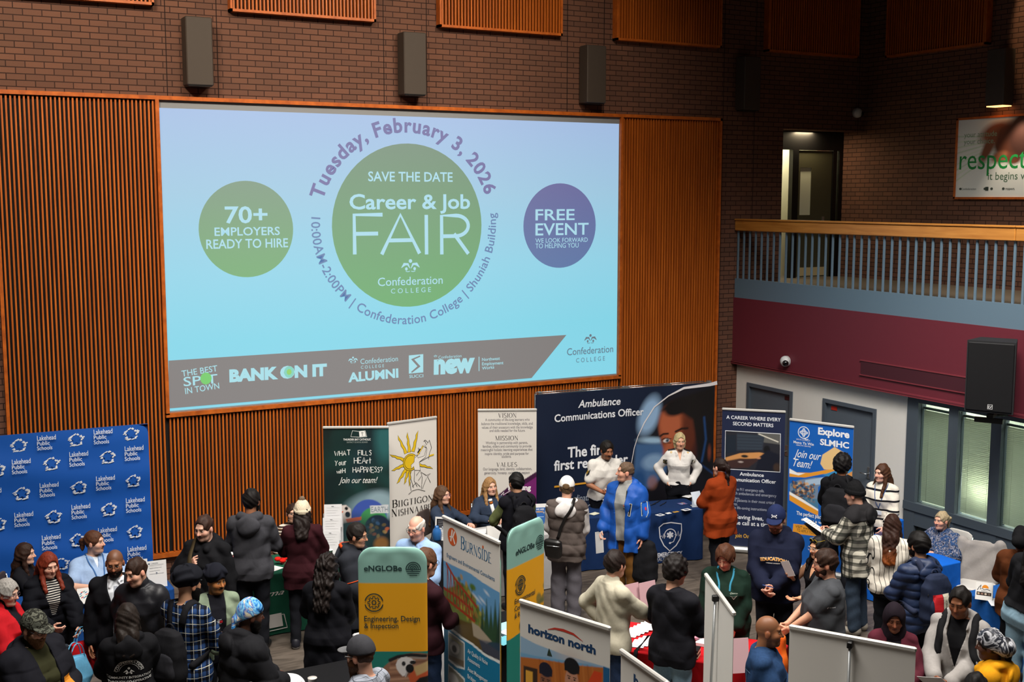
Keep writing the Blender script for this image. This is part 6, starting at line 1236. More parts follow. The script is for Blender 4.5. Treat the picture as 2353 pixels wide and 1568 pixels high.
b.t('Ambulance', 1328, 936.5, 1426, 931, 17, W_, shear=.18, bold=.018); b.t('Communications Officer', 1272, 971.5, 1478, 951.5, 17, W_, bold=.018); b.t('The first', 1303, 1051, 1402, 1043, 24, W_, bold=.026); b.t('first responder', 1272, 1084, 1443, 1063, 23, W_, bold=.026); b.t('Coordinating', 1290, 1155, 1365, 1149, 15, '#98a0ae', shear=.1); b.t('Patient care for', 1300, 1172, 1400, 1166, 15, '#98a0ae'); b.s.stroke(m((1273, 1119), (1351, 1109)), .028, '#c98f2c'); fin(b, 'printed_fabric')
mb = MB(); W2 = b.W / 2; fr = []
for i in range(5):
    x = -W2 + .08 + i * (b.W - .16) / 4; mb.box((x, .05, 2.235), (.05, .07, .035)); mb.tube([(x, .06, 0), (x, .06, 2.22)], .012, 6); mb.tube([(x, .2, 0.02), (x, .2, 2.2)], .012, 6); mb.tube([(x, .06, 2.22), (x, .2, 2.2)], .01, 6)
    if i < 4:
        for y in (.06, .2): mb.tube([(x, y, 2.22), (x + (b.W - .16) / 4, y, 2.22)], .008, 6); mb.tube([(x, y, 2.18), (x + (b.W - .16) / 4, y, 1.6)], .007, 6); mb.tube([(x, y, 1.6), (x + (b.W - .16) / 4, y, 2.18)], .007, 6)
mb.build('popup_frame', STEEL, b.root)
# ---------------------------------------------------------------- draped tables
def draped(A, B, depth, label, mat, z=.74, logo=None, flare=.02, folds=.012):
    A, B = np.array(A, float), np.array(B, float); d = B - A; L = np.linalg.norm(d); rz = math.atan2(d[1], d[0]); n = np.array([-d[1], d[0]]) / L; c = (A + B) / 2 + n * depth / 2
    o = empty('draped_table', (c[0], c[1], 0), rz, label, 'table'); per = []; r = .03; hx, hy = L / 2, depth / 2; N = 0
    for (x0, y0, x1, y1) in ((-hx + r, -hy, hx - r, -hy), (hx, -hy + r, hx, hy - r), (hx - r, hy, -hx + r, hy), (-hx, hy - r, -hx, -hy + r)):
        m_ = max(int(math.hypot(x1 - x0, y1 - y0) / .025), 4)
        for i in range(m_): f = i / (m_ - 1); per.append((x0 + (x1 - x0) * f, y0 + (y1 - y0) * f))
    per = np.array(per); nrm = np.stack([(np.roll(per, -1, 0) - np.roll(per, 1, 0))[:, 1], -(np.roll(per, -1, 0) - np.roll(per, 1, 0))[:, 0]], 1); nrm /= np.linalg.norm(nrm, axis=1)[:, None] + 1e-9; n_ = len(per); s_ = np.cumsum(np.linalg.norm(per - np.roll(per, 1, 0), axis=1))
    V = [per * .0 + per * np.array([(hx - .012) / hx, (hy - .012) / hy])]; Zs = [z]; rings = [np.column_stack([V[0], np.full(n_, z)])]
    for zz in (z - .004, z - .015, z - .05, z - .12, z - .22, z - .34, z - .46, z - .58, z - .68, .012):
        f = np.clip((z - zz) / z, 0, 1); q = per + nrm * (flare * f + folds * f * np.sin(s_ * 19 + 2.0 * np.sin(s_ * 3.1)) )[:, None]; rings.append(np.column_stack([q, np.full(n_, zz)]))
    Vv = np.concatenate(rings); nr = len(rings); Fc = [[i * n_ + k, (i + 1) * n_ + k, (i + 1) * n_ + (k + 1) % n_, i * n_ + (k + 1) % n_] for i in range(nr - 1) for k in range(n_)] + [list(range(n_))]
    cl = mesh_obj('tablecloth', Vv, Fc, mat, o, True); o2 = Board.__new__(Board); o2.W, o2.H, o2.rz, o2.root, o2.z0 = L, z, rz, o, 0.0; fc = (A + B) / 2; o2.c = np.array([fc[0], fc[1], 0]); o2.x = np.array([math.cos(rz), math.sin(rz), 0]); o2.n = np.array([-math.sin(rz), math.cos(rz), 0]); o2.s = Sheet(L, z); o2.bvh = BVHTree.FromPolygons([tuple(v) for v in Vv], Fc); o2.hy = hy
    for sx in (-1, 1):
        for sy in (-1, 1): MB().tube([(sx * (hx - .12), sy * (hy - .1), 0), (sx * (hx - .12), sy * (hy - .1), z - .03)], .014, 6).build('leg', STEEL, o)
    return o2
def fin_cloth(b, name='printed_logo'):
    V = []
    for x, w_, zz in b.s.V: h = b.bvh.ray_cast(Vector((x, -b.hy - .4, zz)), Vector((0, 1, 0)))[0]; V.append((x, (h.y if h else -b.hy) - .003 + w_, zz))
    return mesh_obj(name, V, b.s.F, attr_mat('print_ink', .7), b.root, col=b.s.C)
b = draped((.75, 13.15), (2.86, 13.15), .55, 'table under a navy blue cloth before the public schools backdrop', cloth('#17407c', var=.06)); b.t('Public', 190, 1451, 230, 1444, 16, '#c9d2e0', bold=.02); b.t('Lakehead', 130, 1461, 185, 1452, 16, '#c9d2e0', bold=.02); b.t('Schools', 236, 1443, 290, 1434, 16, '#c9d2e0', bold=.02); fin_cloth(b); TB1 = b
b = draped((3.2, 13.13), (4.9, 13.13), .74, 'table under a dark green cloth with an open book logo', cloth('#194a38', var=.06)); q = '#c9c5c0'
b.s.poly(b.ms((611, 1414), (646, 1408), (650, 1438), (611, 1445)), q); b.s.stroke(b.ms((619, 1423), (640, 1419)), .02, INK); b.s.stroke(b.ms((629, 1424), (631, 1437)), .03, INK); b.s.ell(*b.m(629, 1418), .014, .014, INK); b.s.stroke(b.ms((605, 1452), (659, 1441), (652, 1411), (647, 1412)), .012, q); b.s.stroke(b.ms((605, 1452), (560, 1458), (552, 1430), (600, 1420), (605, 1448)), .012, q)
b.t('ma', 613, 1373, 653, 1364, 9, q, shear=.5); b.s.stroke(b.ms((525, 1362), (534, 1352), (548, 1349)), .014, q); b.s.stroke(b.ms((528, 1385), (552, 1378), (534, 1400)), .012, q); fin_cloth(b); TB2 = b
TB3 = draped((6.5, 13.05), (7.72, 13.03), .7, 'table under a light grey cloth between the navy pullovers and the backpack', cloth('#a6a4a4', var=.05))
TBK = draped((5.55, 12.75), (6.42, 12.75), .66, 'table under a black cloth beside the woman in clear glasses', cloth('#131316', var=.1))
b = draped((8.36, 13.46), (10.22, 13.09), .6, 'table under a navy cloth with the emergency health shield logo', cloth('#14294f', var=.06)); q = '#c3c4cc'
b.s.stroke(b.ms((1514, 1212), (1524, 1204), (1541, 1201), (1565, 1204), (1565, 1220), (1561, 1238), (1552, 1253), (1538, 1266), (1525, 1254), (1516, 1236)), .016, q, True); c = b.m(1539, 1229.5)
for a in (0, 60, 120): t_ = math.radians(a + 90); b.s.stroke([(c[0] - .05 * math.cos(t_), c[1] - .05 * math.sin(t_)), (c[0] + .05 * math.cos(t_), c[1] + .05 * math.sin(t_))], .028, q)
b.s.ring(c[0], c[1], .085, .012, q, -20, 190); b.s.stroke([(c[0] + .08, c[1] - .03), (c[0] + .05, c[1] - .1), (c[0], c[1] - .115)], .01, q); b.s.ell(c[0], c[1] - .115, .016, .014, q); b.s.stroke(b.ms((1516, 1234), (1520, 1231), (1522, 1237), (1524, 1226), (1526, 1238), (1529, 1231)), .008, q); b.s.stroke(b.ms((1549, 1229), (1552, 1226), (1554, 1231), (1557, 1220), (1559, 1232), (1563, 1226)), .008, q)
b.t('EMERGENCY', 1509, 1282.5, 1566, 1272.5, 9.5, q, bold=.03); b.t('HEALTH SERVICES', 1502, 1292, 1566, 1282, 8, '#9a9da6', bold=.01); fin_cloth(b); TB4 = b
TB5 = draped((6.02, 9.52), (7.16, 8.09), .78, 'table under a bright red cloth among the white banners', cloth('#b3161d', var=.07))
TB6 = draped((11.02, 11.0), (11.02, 9.62), .4, 'table under a bright blue cloth before the seated blouse wearer', cloth('#1159b8', var=.05))
TB7 = draped((10.53, 8.84), (10.53, 7.3), .7, 'table under a deep blue cloth with the tent card', cloth('#164a8c', var=.05))
TB8 = draped((2.7, 9.55), (4.0, 9.55), .74, 'table under a black cloth with the white hard hat', cloth('#121214', var=.1))
TB9 = draped((4.1, 10.4), (5.2, 10.4), .5, 'table under a pale grey cloth behind the gear banner', cloth('#b3b2b4', var=.05))
TB10 = draped((5.25, 10.05), (6.0, 10.05), .7, 'table under a black cloth behind the globe banner', cloth('#101012', var=.1))
TB11 = draped((11.75, 12.35), (11.75, 11.3), .5, 'small blue covered table before the striped sweater', cloth('#1159b8', var=.05))
# ================================================================ PEOPLE
def W(name, col, **kw): return (name, dict(m=col, **kw))
def C_(col, kind=None, cols=(), sc_=1.0, rough=.85, var=.12): return dict(col=col, kind=kind, cols=cols, sc_=sc_, rough=rough, var=var)
LIGHT, FAIR, TAN, BROWN, DBROWN, DARK = '#c99880', '#cfa28c', '#b98a6c', '#946246', '#6b422e', '#4b2d20'
BLK = '#131317'; BH = '#100c0b'
JEANS = C_('#26344f', var=.3); LJEANS = C_('#7f9db2', var=.2)
# ---- around the blue backdrop
p = person('p1', 56, 1250, 1.66, 70, 'woman with long dark brown hair and black top, seated at the blue backdrop', sit=True, fem=True, skin=FAIR, haircol='#2a1810', hair=('long', '#2c1a12', dict(L=.42)), wear=[W('sweater', '#15151a')], L='table', R='table', head=(0, 2))
p = person('p5', 214, 1221, 1.80, 18, 'man in light blue polo shirt with lanyard, seated behind the navy table', sit=True, skin=FAIR, b=1.22, belly=.8, haircol='#4a2c1c', hair=('pony', '#4a2c1c', dict(L=.1)), beard=dict(col='#5a3824', full=False), stubble=.25, wear=[W('polo_shirt', '#8fa6c8', t=.018, sleeve='short', collar='shirt', vee=1.36), W('undershirt', '#c8cfd8', t=.006, sleeve=None)], L='table', R='table', head=(-44, -2), bare=('arms',))
lanyard(p, p.root, p.bvh, '#2a5a94', 1.12)
MB().tube([p.arm[1][2] - p.arm[1][3] * .03 + np.array([math.cos(a) * .031, 0, math.sin(a) * .027]) for a in np.linspace(0, 6.28, 12, endpoint=False)], .009, 6, 0, True).build('wrist_watch', DARKF, p.root)
p = person('p2', 112, 1273, 1.66, 18, 'woman with red hair in black puffy coat holding the red bag', fem=True, b=1.08, skin=FAIR, haircol='#5e2416', hair=('long', '#6a2818', dict(L=.26)), shut=True, head=(-8, 24), wear=[W('coat', '#0f1016', t=.042, hem=.6, quilt=.11, collar='fur', op=.02, vee=1.12), W('shirt', C_('#16161a', 'hstripe', [('#b9b4ac', .022, .009, 0)]), t=.02)], R='front', L=(.16, .36, 1.02))
p = person('p3', 18, 1336, 1.62, 62, 'older person with short grey hair and glasses in a red jacket', fem=True, b=1.1, skin=FAIR, haircol='#8b8782', hair=('short', '#8f8b86', dict(t=.024)), glasses=dict(col='#5a4a58'), head=(6, 18), wear=[W('jacket', '#b01a22', t=.035, collar='stand', op=.03), W('scarf', '#18161c', t=.022, collar='turtle')], L='front', R='front')
p = person('p4', 82, 1406, 1.80, 38, 'man in camouflage cap with glasses and beard, black and mustard jacket', hat_up=.012, b=1.25, belly=.5, res=.85, skin=LIGHT, haircol='#4a3020', hair=('short', '#4a3222', {}), beard=dict(col='#6a4a30', L=.02), glasses=dict(col='#2c2c30'), head=(-2, 26), wear=[W('jacket', '#16161c', t=.05, hood=True, op=.05, quilt=.17), W('inner_jacket', '#2c2c1a', t=.03, quilt=.1, collar='stand')], L='front', R='low')
add_cap(p, p.root, cloth(**C_('#3a3c34', 'camo', ('#4a4c44', '#24241f', '#5c5d52', '#33352c'), 2.0)))
s = Sheet(.3, .3); s.patch(-.04, .04, -.1, .08, '#b9761c'); lay(p, p.root, 'mustard_panel', s, p.bvh, (-.13, 0, 1.15), 1); s = Sheet(.3, .3); s.patch(-.11, .11, -.035, .035, '#b9761c'); lay(p, p.root, 'mustard_panel', s, p.bvh, (.13, 0, 1.02), 1)
p = person('p6', 262, 1266, 1.76, -4, 'bald man with glasses in black suit and grey tie', skin=BROWN, haircol='#14100e', scalp=.55, beard=dict(col='#17110e', t=.007), glasses=dict(col='#1c1a1a'), head=(4, 26), wear=[W('suit_jacket', '#121216', t=.03, hem=.72, vee=1.12, op=.0), W('shirt', '#d5d8de', t=.012, collar='shirt')], L='down', R='down')
s = Sheet(.1, .6); s.stroke([(0, .27 - .04 * k) for k in range(14)], [.036, .03, .034, .038, .042, .046, .05, .054, .058, .062, .066, .068, .07, .01], '#8f949e'); lay(p, p.root, 'grey_tie', s, p.bvh, (0, 0, 1.14), 1)
p = person('p7', 305, 1286, 1.78, -30, 'man with dark brown hair leaning in, black leather jacket', skin=LIGHT, haircol='#2a1a12', hair=('short', '#2a1a13', dict(t=.012)), stubble=.12, head=(18, 26, 8), lean=8, wear=[W('leather_jacket', C_('#17171c', rough=.5), t=.034, hem=.78, collar='stand', wr=.006)], L='down', R='pocket')
p = person('p8', 292, 1390, 1.68, 178, 'woman seen from behind, long dark hair, black college hoodie', fem=True, b=1.15, res=.9, skin=FAIR, haircol='#1c1613', hair=('long', '#1f1814', dict(L=.24, t=.02)), wear=[W('hoodie', '#131316', t=.035, hood=True)], L='front', R='front', head=(0, 12))
s = Sheet(.4, .4); q = '#c9c9c6'; s.arc_text('CONFEDERATION', 0, 0, .098, math.pi / 2, .034, q, bold=.02); s.ring(0, 0, .125, .004, q, 10, 170); s.ring(0, 0, .088, .003, q, 15, 165); s.ell(0, .045, .011, .011, q)
for sg in (-1, 1): s.stroke([(sg * .003, .0), (sg * .02, .025), (sg * .045, .01)], [.004, .018, .003], q); s.ell(sg * .02, -.0, .008, .009, q)
s.text('COMMUNITY INTEGRATION', 0, -.05, .03, q, bold=.02); s.text('THROUGH CO-OPERATIVE', 0, -.088, .03, q, bold=.02); s.text('EDUCATION', 0, -.126, .03, q, bold=.02); lay(p, p.root, 'printed_emblem', s, p.bvh, (0, 0, 1.19), -1)
# ---- at the green table
p = person('p9', 466, 1187, 1.82, -28, 'man with moustache in black hoodie with green pine print', b=1.05, skin=FAIR, haircol='#33211a', hair=('short', '#33211a', dict(t=.01, up=.155)), beard=dict(col='#3a241a', full=False), stubble=.2, head=(8, 24), wear=[W('hoodie', '#141417', t=.03, hood=True)], L='down', R='strap')
s = Sheet(.2, .2); rnd = random.Random(2)
for k in range(16): a = rnd.uniform(.2, 2.9); s.stroke([(.0, -.02), (.06 * math.cos(a), .07 * math.sin(a) - .01)], [.014, .003], rnd.choice(['#3f7a4a', '#2c5a38', '#5a9460'])); s.w -= s.step
s.text('bluewater', 0, -.07, .022, '#8a949a'); lay(p, p.root, 'pine_print', s, p.bvh, (.02, 0, 1.19), 1)
strap(p, p.root, 'shoulder_strap', [p.tp((.1, -.14, 1.2)), p.tp((.1, -.02, 1.5)), p.tp((.11, .14, 1.3)), p.tp((.12, .14, 1.05))], p.bvh, .045, cloth('#4a3f2c'))
p = person('p10', 578, 1126, 1.85, 168, 'man in charcoal grey hoodie seen from behind at the green table', skin=BROWN, haircol=BH, hair=('short', BH, dict(t=.018)), beard=dict(col=BH), head=(14, 12), b=1.05, wear=[W('hoodie', '#3b3b40', t=.032, hood=True)], L='front', R='front')
p = person('p15', 672, 1158, 1.66, 8, 'person in brown and white striped turtleneck behind the cream beanie', sit=True, fem=True, skin=LIGHT, haircol='#2c1c14', hair=('bun', '#2c1c14', {}), glasses=dict(col='#6a5a50'), wear=[W('turtleneck', C_('#c9bfb2', 'hstripe', [('#2a1e1c', .036, .018, 0), ('#6a4a32', .072, .012, .02)]), t=.02, collar='turtle')], L='front', R='front')
p = person('p14', 694, 1150, 1.67, 176, 'woman in cream beanie and dark red sweater seen from behind', hat_up=.02, fem=True, b=1.12, skin=TAN, haircol='#1a1210', hair=('long', '#1c1412', dict(L=.22)), head=(0, 8), wear=[W('sweater', '#301218', t=.034, hem=.72)], L='front', R='front', step=.08, shoe=('#1a1a22', '#c4c2bf'))
add_wrap(p, p.root, 'beanie', cloth('#c9bca4'), 'beanie'); head_shape(p, p.root, 'pompom', cloth('#6a5a4a'), lambda q: el(q, (0, -.02, .165), (.036, .036, .034)) + .004 * np.sin(150 * q[0]) * np.sin(150 * q[1]), .1, -.1)
p = person('p16', 752, 1276, 1.68, 168, 'woman with long curly black hair in long black coat', fem=True, b=1.1, skin=TAN, haircol='#140f0d', hair=('curlylong', '#191210', dict(L=.34, t=.022)), wear=[W('coat', '#101015', t=.034, hem=.55, flare=.01)], L='front', R='low', head=(10, 8))
p = person('p17', 822, 1205, 1.72, 62, 'man with glasses in dark grey jacket with orange trim', skin=TAN, haircol='#15110f', hair=('short', '#17120f', dict(t=.016)), glasses=dict(col='#2a2a2c'), head=(-8, 16), wear=[W('jacket', C_('#24262c'), t=.036, hem=.66, hood=True, collar='stand'), W('shirt', '#c9c4c0', t=.01, collar='shirt')], L='front', R='low')
s = Sheet(.2, .5); s.stroke([(0, -.2), (.01, .2)], .012, '#d4491c'); lay(p, p.root, 'orange_zip', s, p.bvh, (.0, 0, 1.15), 1); strap(p, p.root, 'orange_hood_lining', [p.tp((-.09, -.1, 1.5)), p.tp((0, -.17, 1.5)), p.tp((.09, -.1, 1.5))], p.bvh, .035, cloth('#c9481e'), .004, .004)
sp_ = p.arm; 
for sd in (1, -1): E_ = sp_[sd][1]; S_ = sp_[sd][0]; c = S_ + (E_ - S_) * .8; d = unit(E_ - S_); a_, b_, _ = frame_from(d); MB().tube([c + a_ * .085 * math.cos(t) + b_ * .085 * math.sin(t) for t in np.linspace(0, 6.28, 20, endpoint=False)], .005, 5, 0, True).build('orange_sleeve_piping', cloth('#c9481e'), p.root)
# ---- turbans and neighbours
p = person('p12', 496, 1300, 1.66, 14, 'man in black turban and pale green denim jacket facing the camera', hat_up=.03, skin='#a06a3c', haircol='#17110d', stubble=.35, beard=dict(col='#17110d', full=False), head=(-22, 12), wear=[W('denim_jacket', '#76836f', t=.03, hem=.84, collar='shirt', op=.05), W('hoodie', '#14141a', t=.018, hood=False)], L='down', R=(.06, .30, 1.02))
add_wrap(p, p.root, 'turban', cloth('#14151d'), 'turban'); s = Sheet(.1, .06); s.rect(-.03, 0, -.012, .012, '#c9ccd2'); s.rect(0, .03, -.012, .012, '#b01c28'); s.text('TOMMY', 0, .017, .012, '#c9ccd2'); s.rect(-.02, .02, -.022, -.019, '#c9ccd2'); lay(p, p.root, 'small_flag_print', s, p.bvh, (0, 0, 1.24), 1)
p = person('p11', 432, 1301, 1.86, 138, 'man in black turban and blue plaid shirt with backpack', hat_up=.03, skin=TAN, haircol=BH, beard=dict(col=BH, L=.035, t=.014), head=(12, 8), b=1.05, wear=[W('plaid_shirt', C_('#141824', 'plaid', [('#243f6c', .075, .03, 0, .7), ('#0c0d12', .075, .018, .04, .8), ('#c9c8bc', .075, .0045, .012, .9)]), t=.022, collar='shirt', sleeve='long')], L='front', R='front')
add_wrap(p, p.root, 'turban', cloth('#121319'), 'turban'); PL = p
p = person('p13', 578, 1376, 1.80, 112, 'man in blue swirl headwrap and black down jacket with red patch', hat_up=.01, b=1.2, res=.9, skin=DARK, haircol=BH, beard=dict(col=BH, L=.02), head=(4, 20), lean=6, wear=[W('down_jacket', '#17171a', t=.055, hem=.74, quilt=.15, hood=True)], L='front', R='front')
add_wrap(p, p.root, 'headwrap', cloth(**C_('#2f6fa8', 'marble', ('#14243f', '#2c74b4', '#7fb4cc', '#1a4c9c', '#c9c0a4', '#3f7f98'), .6)), 'durag')
s = Sheet(.1, .1); s.ell(0, 0, .04, .04, '#c4c4c4'); s.ell(0, 0, .037, .037, '#b0141c'); s.poly([(0, .02), (.008, .008), (.02, .008), (.014, -.004), (.004, -.012), (-.004, -.012), (-.014, -.004), (-.02, .008), (-.008, .008)], '#e4e0dc'); s.arc_text('CANADA', 0, 0, .027, math.pi / 2, .012, '#e4e0dc'); lay(p, p.root, 'round_red_patch', s, p.bvh, (.2, 0, 1.12), -1, ax=p.R @ np.array([.75, -.65, 0]))
p = person('p20', 826, 1464, 1.80, -128, 'bearded man in grey cap and pale checked shirt, near the bottom edge', hat_up=.012, b=1.1, res=.85, skin=LIGHT, haircol='#3c2618', hair=('short', '#3c2618', dict(t=.008)), beard=dict(col='#4a2c1a', L=.06, t=.014), glasses=dict(col='#b9babc'), head=(-4, 12), wear=[W('checked_shirt', C_('#8f949f', 'grid', [('#2c3038', .042, .0035, 0, .9)]), t=.022, collar='shirt')], L='front', R='front')
add_cap(p, p.root, cloth('#343438'), cloth('#5a5a5c'))
# ---- between the banners
p = person('p18', 955, 1188, 1.78, -28, 'bald older man with glasses in light blue shirt', b=1.15, belly=.4, skin='#cf9a86', haircol='#b9b2aa', hair=('balding', '#bdb7b0', {}), glasses=dict(col='#3a3432'), head=(6, 22), wear=[W('shirt', '#8ba6cc', t=.022, collar='shirt', vee=1.42)], L='front', R='front')
p = person('p19', 980, 1262, 1.85, 128, 'man with brown hair and glasses in dark maroon shirt, half hidden by banners', skin=LIGHT, haircol='#4a3020', hair=('short', '#4a3020', dict(t=.014)), glasses=dict(col='#2a2422'), head=(6, 14), wear=[W('shirt', '#2a1218', t=.022, hem=.84)], pants=(JEANS, {}), L='front', R='front')
p = person('p22', 1015, 1118, 1.68, 62, 'woman in clear glasses and navy pullover, seated beside the archer banner', sit=True, fem=True, b=1.08, skin=FAIR, haircol='#4a3426', hair=('long', '#4f3828', dict(L=.4, up=.132)), glasses=dict(col='#9a6a78'), smile=True, head=(4, -2), wear=[W('pullover', '#2c3648', t=.022, collar='zip')], L='table', R='table')
p = person('p23', 1124, 1099, 1.68, 14, 'woman with long blonde hair in navy pullover, seated facing the backpack wearer', sit=True, fem=True, b=1.12, skin=FAIR, haircol='#8a6844', hair=('long', '#8f6c46', dict(L=.34, up=.135)), head=(-14, -4, 4), wear=[W('pullover', '#2c3648', t=.024, collar='zip')], L='table', R='table')
p = person('p24', 1187, 1088, 1.74, -158, 'man in black hooded vest over olive sleeves, backpack on, holding a paper tube', skin=TAN, haircol=BH, hair=('short', '#0f0d0d', dict(t=.018)), head=(-6, 2), wear=[W('vest', '#121218', t=.036, hood=True, sleeve=None), W('sweater', '#585f3c', t=.02)], L=(.16, .34, 1.10), R='front'); P24 = p
# ---- ambulance booth
p = person('p25', 1303, 1096, 1.76, 174, 'person in white cap and brown grey puffer vest over white hoodie', hat_up=.012, skin=LIGHT, haircol='#5a4630', hair=('short', '#5a4630', {}), head=(0, 10), b=1.08, wear=[W('puffer_vest', '#534a46', t=.046, sleeve=None, quilt=.14, hem=.76), W('hoodie', '#d2cecc', t=.024, hood=True, st=.032)], pants=(C_('#57545a'), dict(wide=.022)), L='low', R='low', shoe=('#6a6458', '#b9b2a6')); P25 = p
o = add_cap(p, p.root, cloth('#d8d4d0')); q = head_shape(p, p.root, 'strap_opening', hair_mat('#5a4630'), lambda q: mx(mx(el(q, (0, -.118, .04), (.044, .05, .034)), -skull(q, .01, .01)), skull(q, .0265, .014)), .16, .05, .005); q.parent = o
p = person('p26', 1396, 1016, 1.72, 18, 'uniformed man in short sleeved white shirt looking down at the table', b=1.15, skin=BROWN, haircol='#15110f', hair=('short', '#17120f', dict(t=.018)), stubble=.3, beard=dict(col='#17120f', full=False), shut=True, lean=10, head=(-10, 26), wear=[W('uniform_shirt', '#d0ccc6', t=.02, sleeve='short', collar='shirt', hem=.9)], L=(.02, .27, 1.06), R=(.10, .30, 1.04), bare=('arms',))
s = Sheet(.1, .12); s.poly([(-.035, .045), (.035, .045), (.035, -.02), (0, -.055), (-.035, -.02)], '#15151c'); s.ring(0, 0, .022, .008, '#c9a02c'); s.ell(0, 0, .01, .01, '#c9a02c'); lay(p, p.root, 'shoulder_patch', s, p.bvh, (.24, .03, 1.31), 1, ax=p.R @ np.array([.8, .6, 0]))
p = person('p27', 1440, 1062, 1.80, -32, 'man in bright blue jacket and brown trousers holding a folded paper', b=1.12, skin='#c4917a', haircol='#5a4636', hair=('short', '#5a4738', dict(t=.005, top=0)), head=(46, -4), wear=[W('rain_jacket', C_('#0d4a9e', rough=.6), t=.042, hem=.66, hood=True, op=.05, wr=.006), W('grey_sweater', '#8f8f8c', t=.024, collar='zip', hem=.78)], pants=(C_('#6e4a22'), dict(wide=.015)), R=(.24, .16, .90), L='down', shoe=('#3a2a20', '#15151a')); P27 = p
s = Sheet(.1, .2); s.stroke([(-.012, -.08), (.012, .08)], .03, '#d8d4c4'); s.stroke([(-.012, -.075), (.012, .075)], .018, '#121216'); lay(p, p.root, 'zip_pocket', s, p.bvh, (-.14, 0, 1.2), 1)
s = Sheet(.2, .2); s.poly([(-.04, -.09), (.02, -.1), (.045, -.05), (.045, .08), (.0, .09), (-.045, .07)], '#d8d4a8'); s.w += .0004; s.poly([(-.034, -.082), (.018, -.092), (.038, -.045), (.038, .072), (.0, .081), (-.038, .063)], '#0f55b4'); s.stroke([(-.03, -.07), (-.035, .06)], .012, '#121216'); s.ell(.012, .0, .012, .02, '#b02a3a'); lay(p, p.root, 'sleeve_pocket', s, p.bvh, (-.23, 0, 1.22), 1, ax=p.R @ np.array([-.75, .65, 0])); s = Sheet(.1, .3); s.stroke([(.0, -.1), (.012, .12)], .028, '#2a2c30'); s.stroke([(.004, -.06), (.012, .11)], .012, '#c43a1c'); lay(p, p.root, 'orange_zip', s, p.bvh, (-.06, 0, 1.3), 1)
p = person('p28', 1562, 996, 1.66, 8, 'uniformed woman with short blonde hair, white shirt, hands in pockets', fem=True, b=1.05, skin='#c9987c', haircol='#a8966e', hair=('bob', '#ab9a72', {}), head=(-6, 6), smile=True, wear=[W('uniform_shirt', '#d4d0cc', t=.02, collar='shirt', vee=1.33, hem=.95)], L='pocket', R='pocket', pants=('#0f1016', dict(top=1.03)))
for sd in (1, -1): strap(p, p.root, 'shoulder_board', [p.tp((sd * .07, -.01, 1.5)), p.tp((sd * .17, -.01, 1.47))], p.bvh, .055, M('black_epaulette', '#111114', .6), .004, .006, 8); s = Sheet(.05, .05); s.ring(0, 0, .012, .007, '#c9a02c'); lay(p, p.root, 'gold_badge', s, p.bvh, (sd * .13, .03, 1.43), 1, ax=(0, .5, .85)); s = Sheet(.1, .1); s.poly([(-.03, .035), (.03, .035), (.03, -.02), (0, -.045), (-.03, -.02)], '#1a1a20'); s.ring(0, 0, .018, .005, '#8a7a3a'); lay(p, p.root, 'shoulder_patch', s, p.bvh, (sd * .21, .03, 1.30), 1, ax=p.R @ np.array([sd * .85, .5, 0]))
for sd in (1, -1): s = Sheet(.1, .1); s.stroke([(-.04, -.05), (-.04, .04), (0, .03), (.04, .04), (.04, -.05)], .003, '#a9a6a4', True); lay(p, p.root, 'chest_pocket', s, p.bvh, (sd * .075, 0, 1.25), 1)
p = person('p29', 1655, 1053, 1.68, -138, 'woman in burnt orange sweater with dark curly ponytail, seen from behind', fem=True, b=1.15, skin=FAIR, haircol='#1c1210', hair=('pony', '#221613', dict(L=.36, curl=True)), head=(-6, 8), wear=[W('sweater', C_('#8f3712', 'knit', (), 2.0), t=.036, hem=.68, flare=.01, collar='turtle')], L='front', R='front', step=.05)
# ---- hoodie group
p = person('p30', 1783, 1165, 1.86, -6, 'man in navy cap, glasses and navy education hoodie', hat_up=.012, b=1.2, belly=.3, skin=LIGHT, haircol='#4a3020', hair=('short', '#4a3020', {}), beard=dict(col='#6a4632', t=.004), glasses=dict(col='#2c2a2a'), head=(4, 28), wear=[W('hoodie', '#15192c', t=.036, hood=True)], L=(.03, .30, 1.02), R=(.07, .29, 1.0))
add_cap(p, p.root, cloth('#1c2546')); P30 = p
s = Sheet(.4, .2)
for nm_, bo, cc in (('a', .07, '#d8d4cc'), ('b', .035, '#d8901c')): s.arc_text('EDUCATION', 0, -.4, .42, math.pi / 2, .043, cc, bold=bo); s.w += .0006
s.text('LAKEHEAD UNIVERSITY', 0, -.012, .013, '#d8d4cc', bold=.03); lay(p, p.root, 'printed_lettering', s, p.bvh, (0, 0, 1.23), 1)
def ua(P, c, k, ax, parent_objs, col='#c9c9cc'):
    s = Sheet(.1, .1)
    for sg in (-1, 1): s.ring(0, sg * .55 * k, k * .72, k * .22, col, 200 if sg > 0 else 20, 340 if sg > 0 else 160, 20, k * .78); s.poly([(sg * k * .75, k * .75), (sg * k * 1.1, k * .45), (sg * k * .95, k * .2), (sg * k * .6, k * .35)], col); s.poly([(sg * k * .75, -k * .75), (sg * k * 1.1, -k * .45), (sg * k * .95, -k * .2), (sg * k * .6, -k * .35)], col)
    return s
s = ua(p, None, .026, None, None); lay(p, p.root, 'cap_emblem', s, bvh_of(p, [o for o in p.root.children if o.name.startswith('cap')]), tuple(np.linalg.inv(p.R) @ (hp(p, (0, .09, .085)) - p.o) + np.array([0, 0, .95])), 1, ax=p.Rh @ np.array([0, .9, .45]))
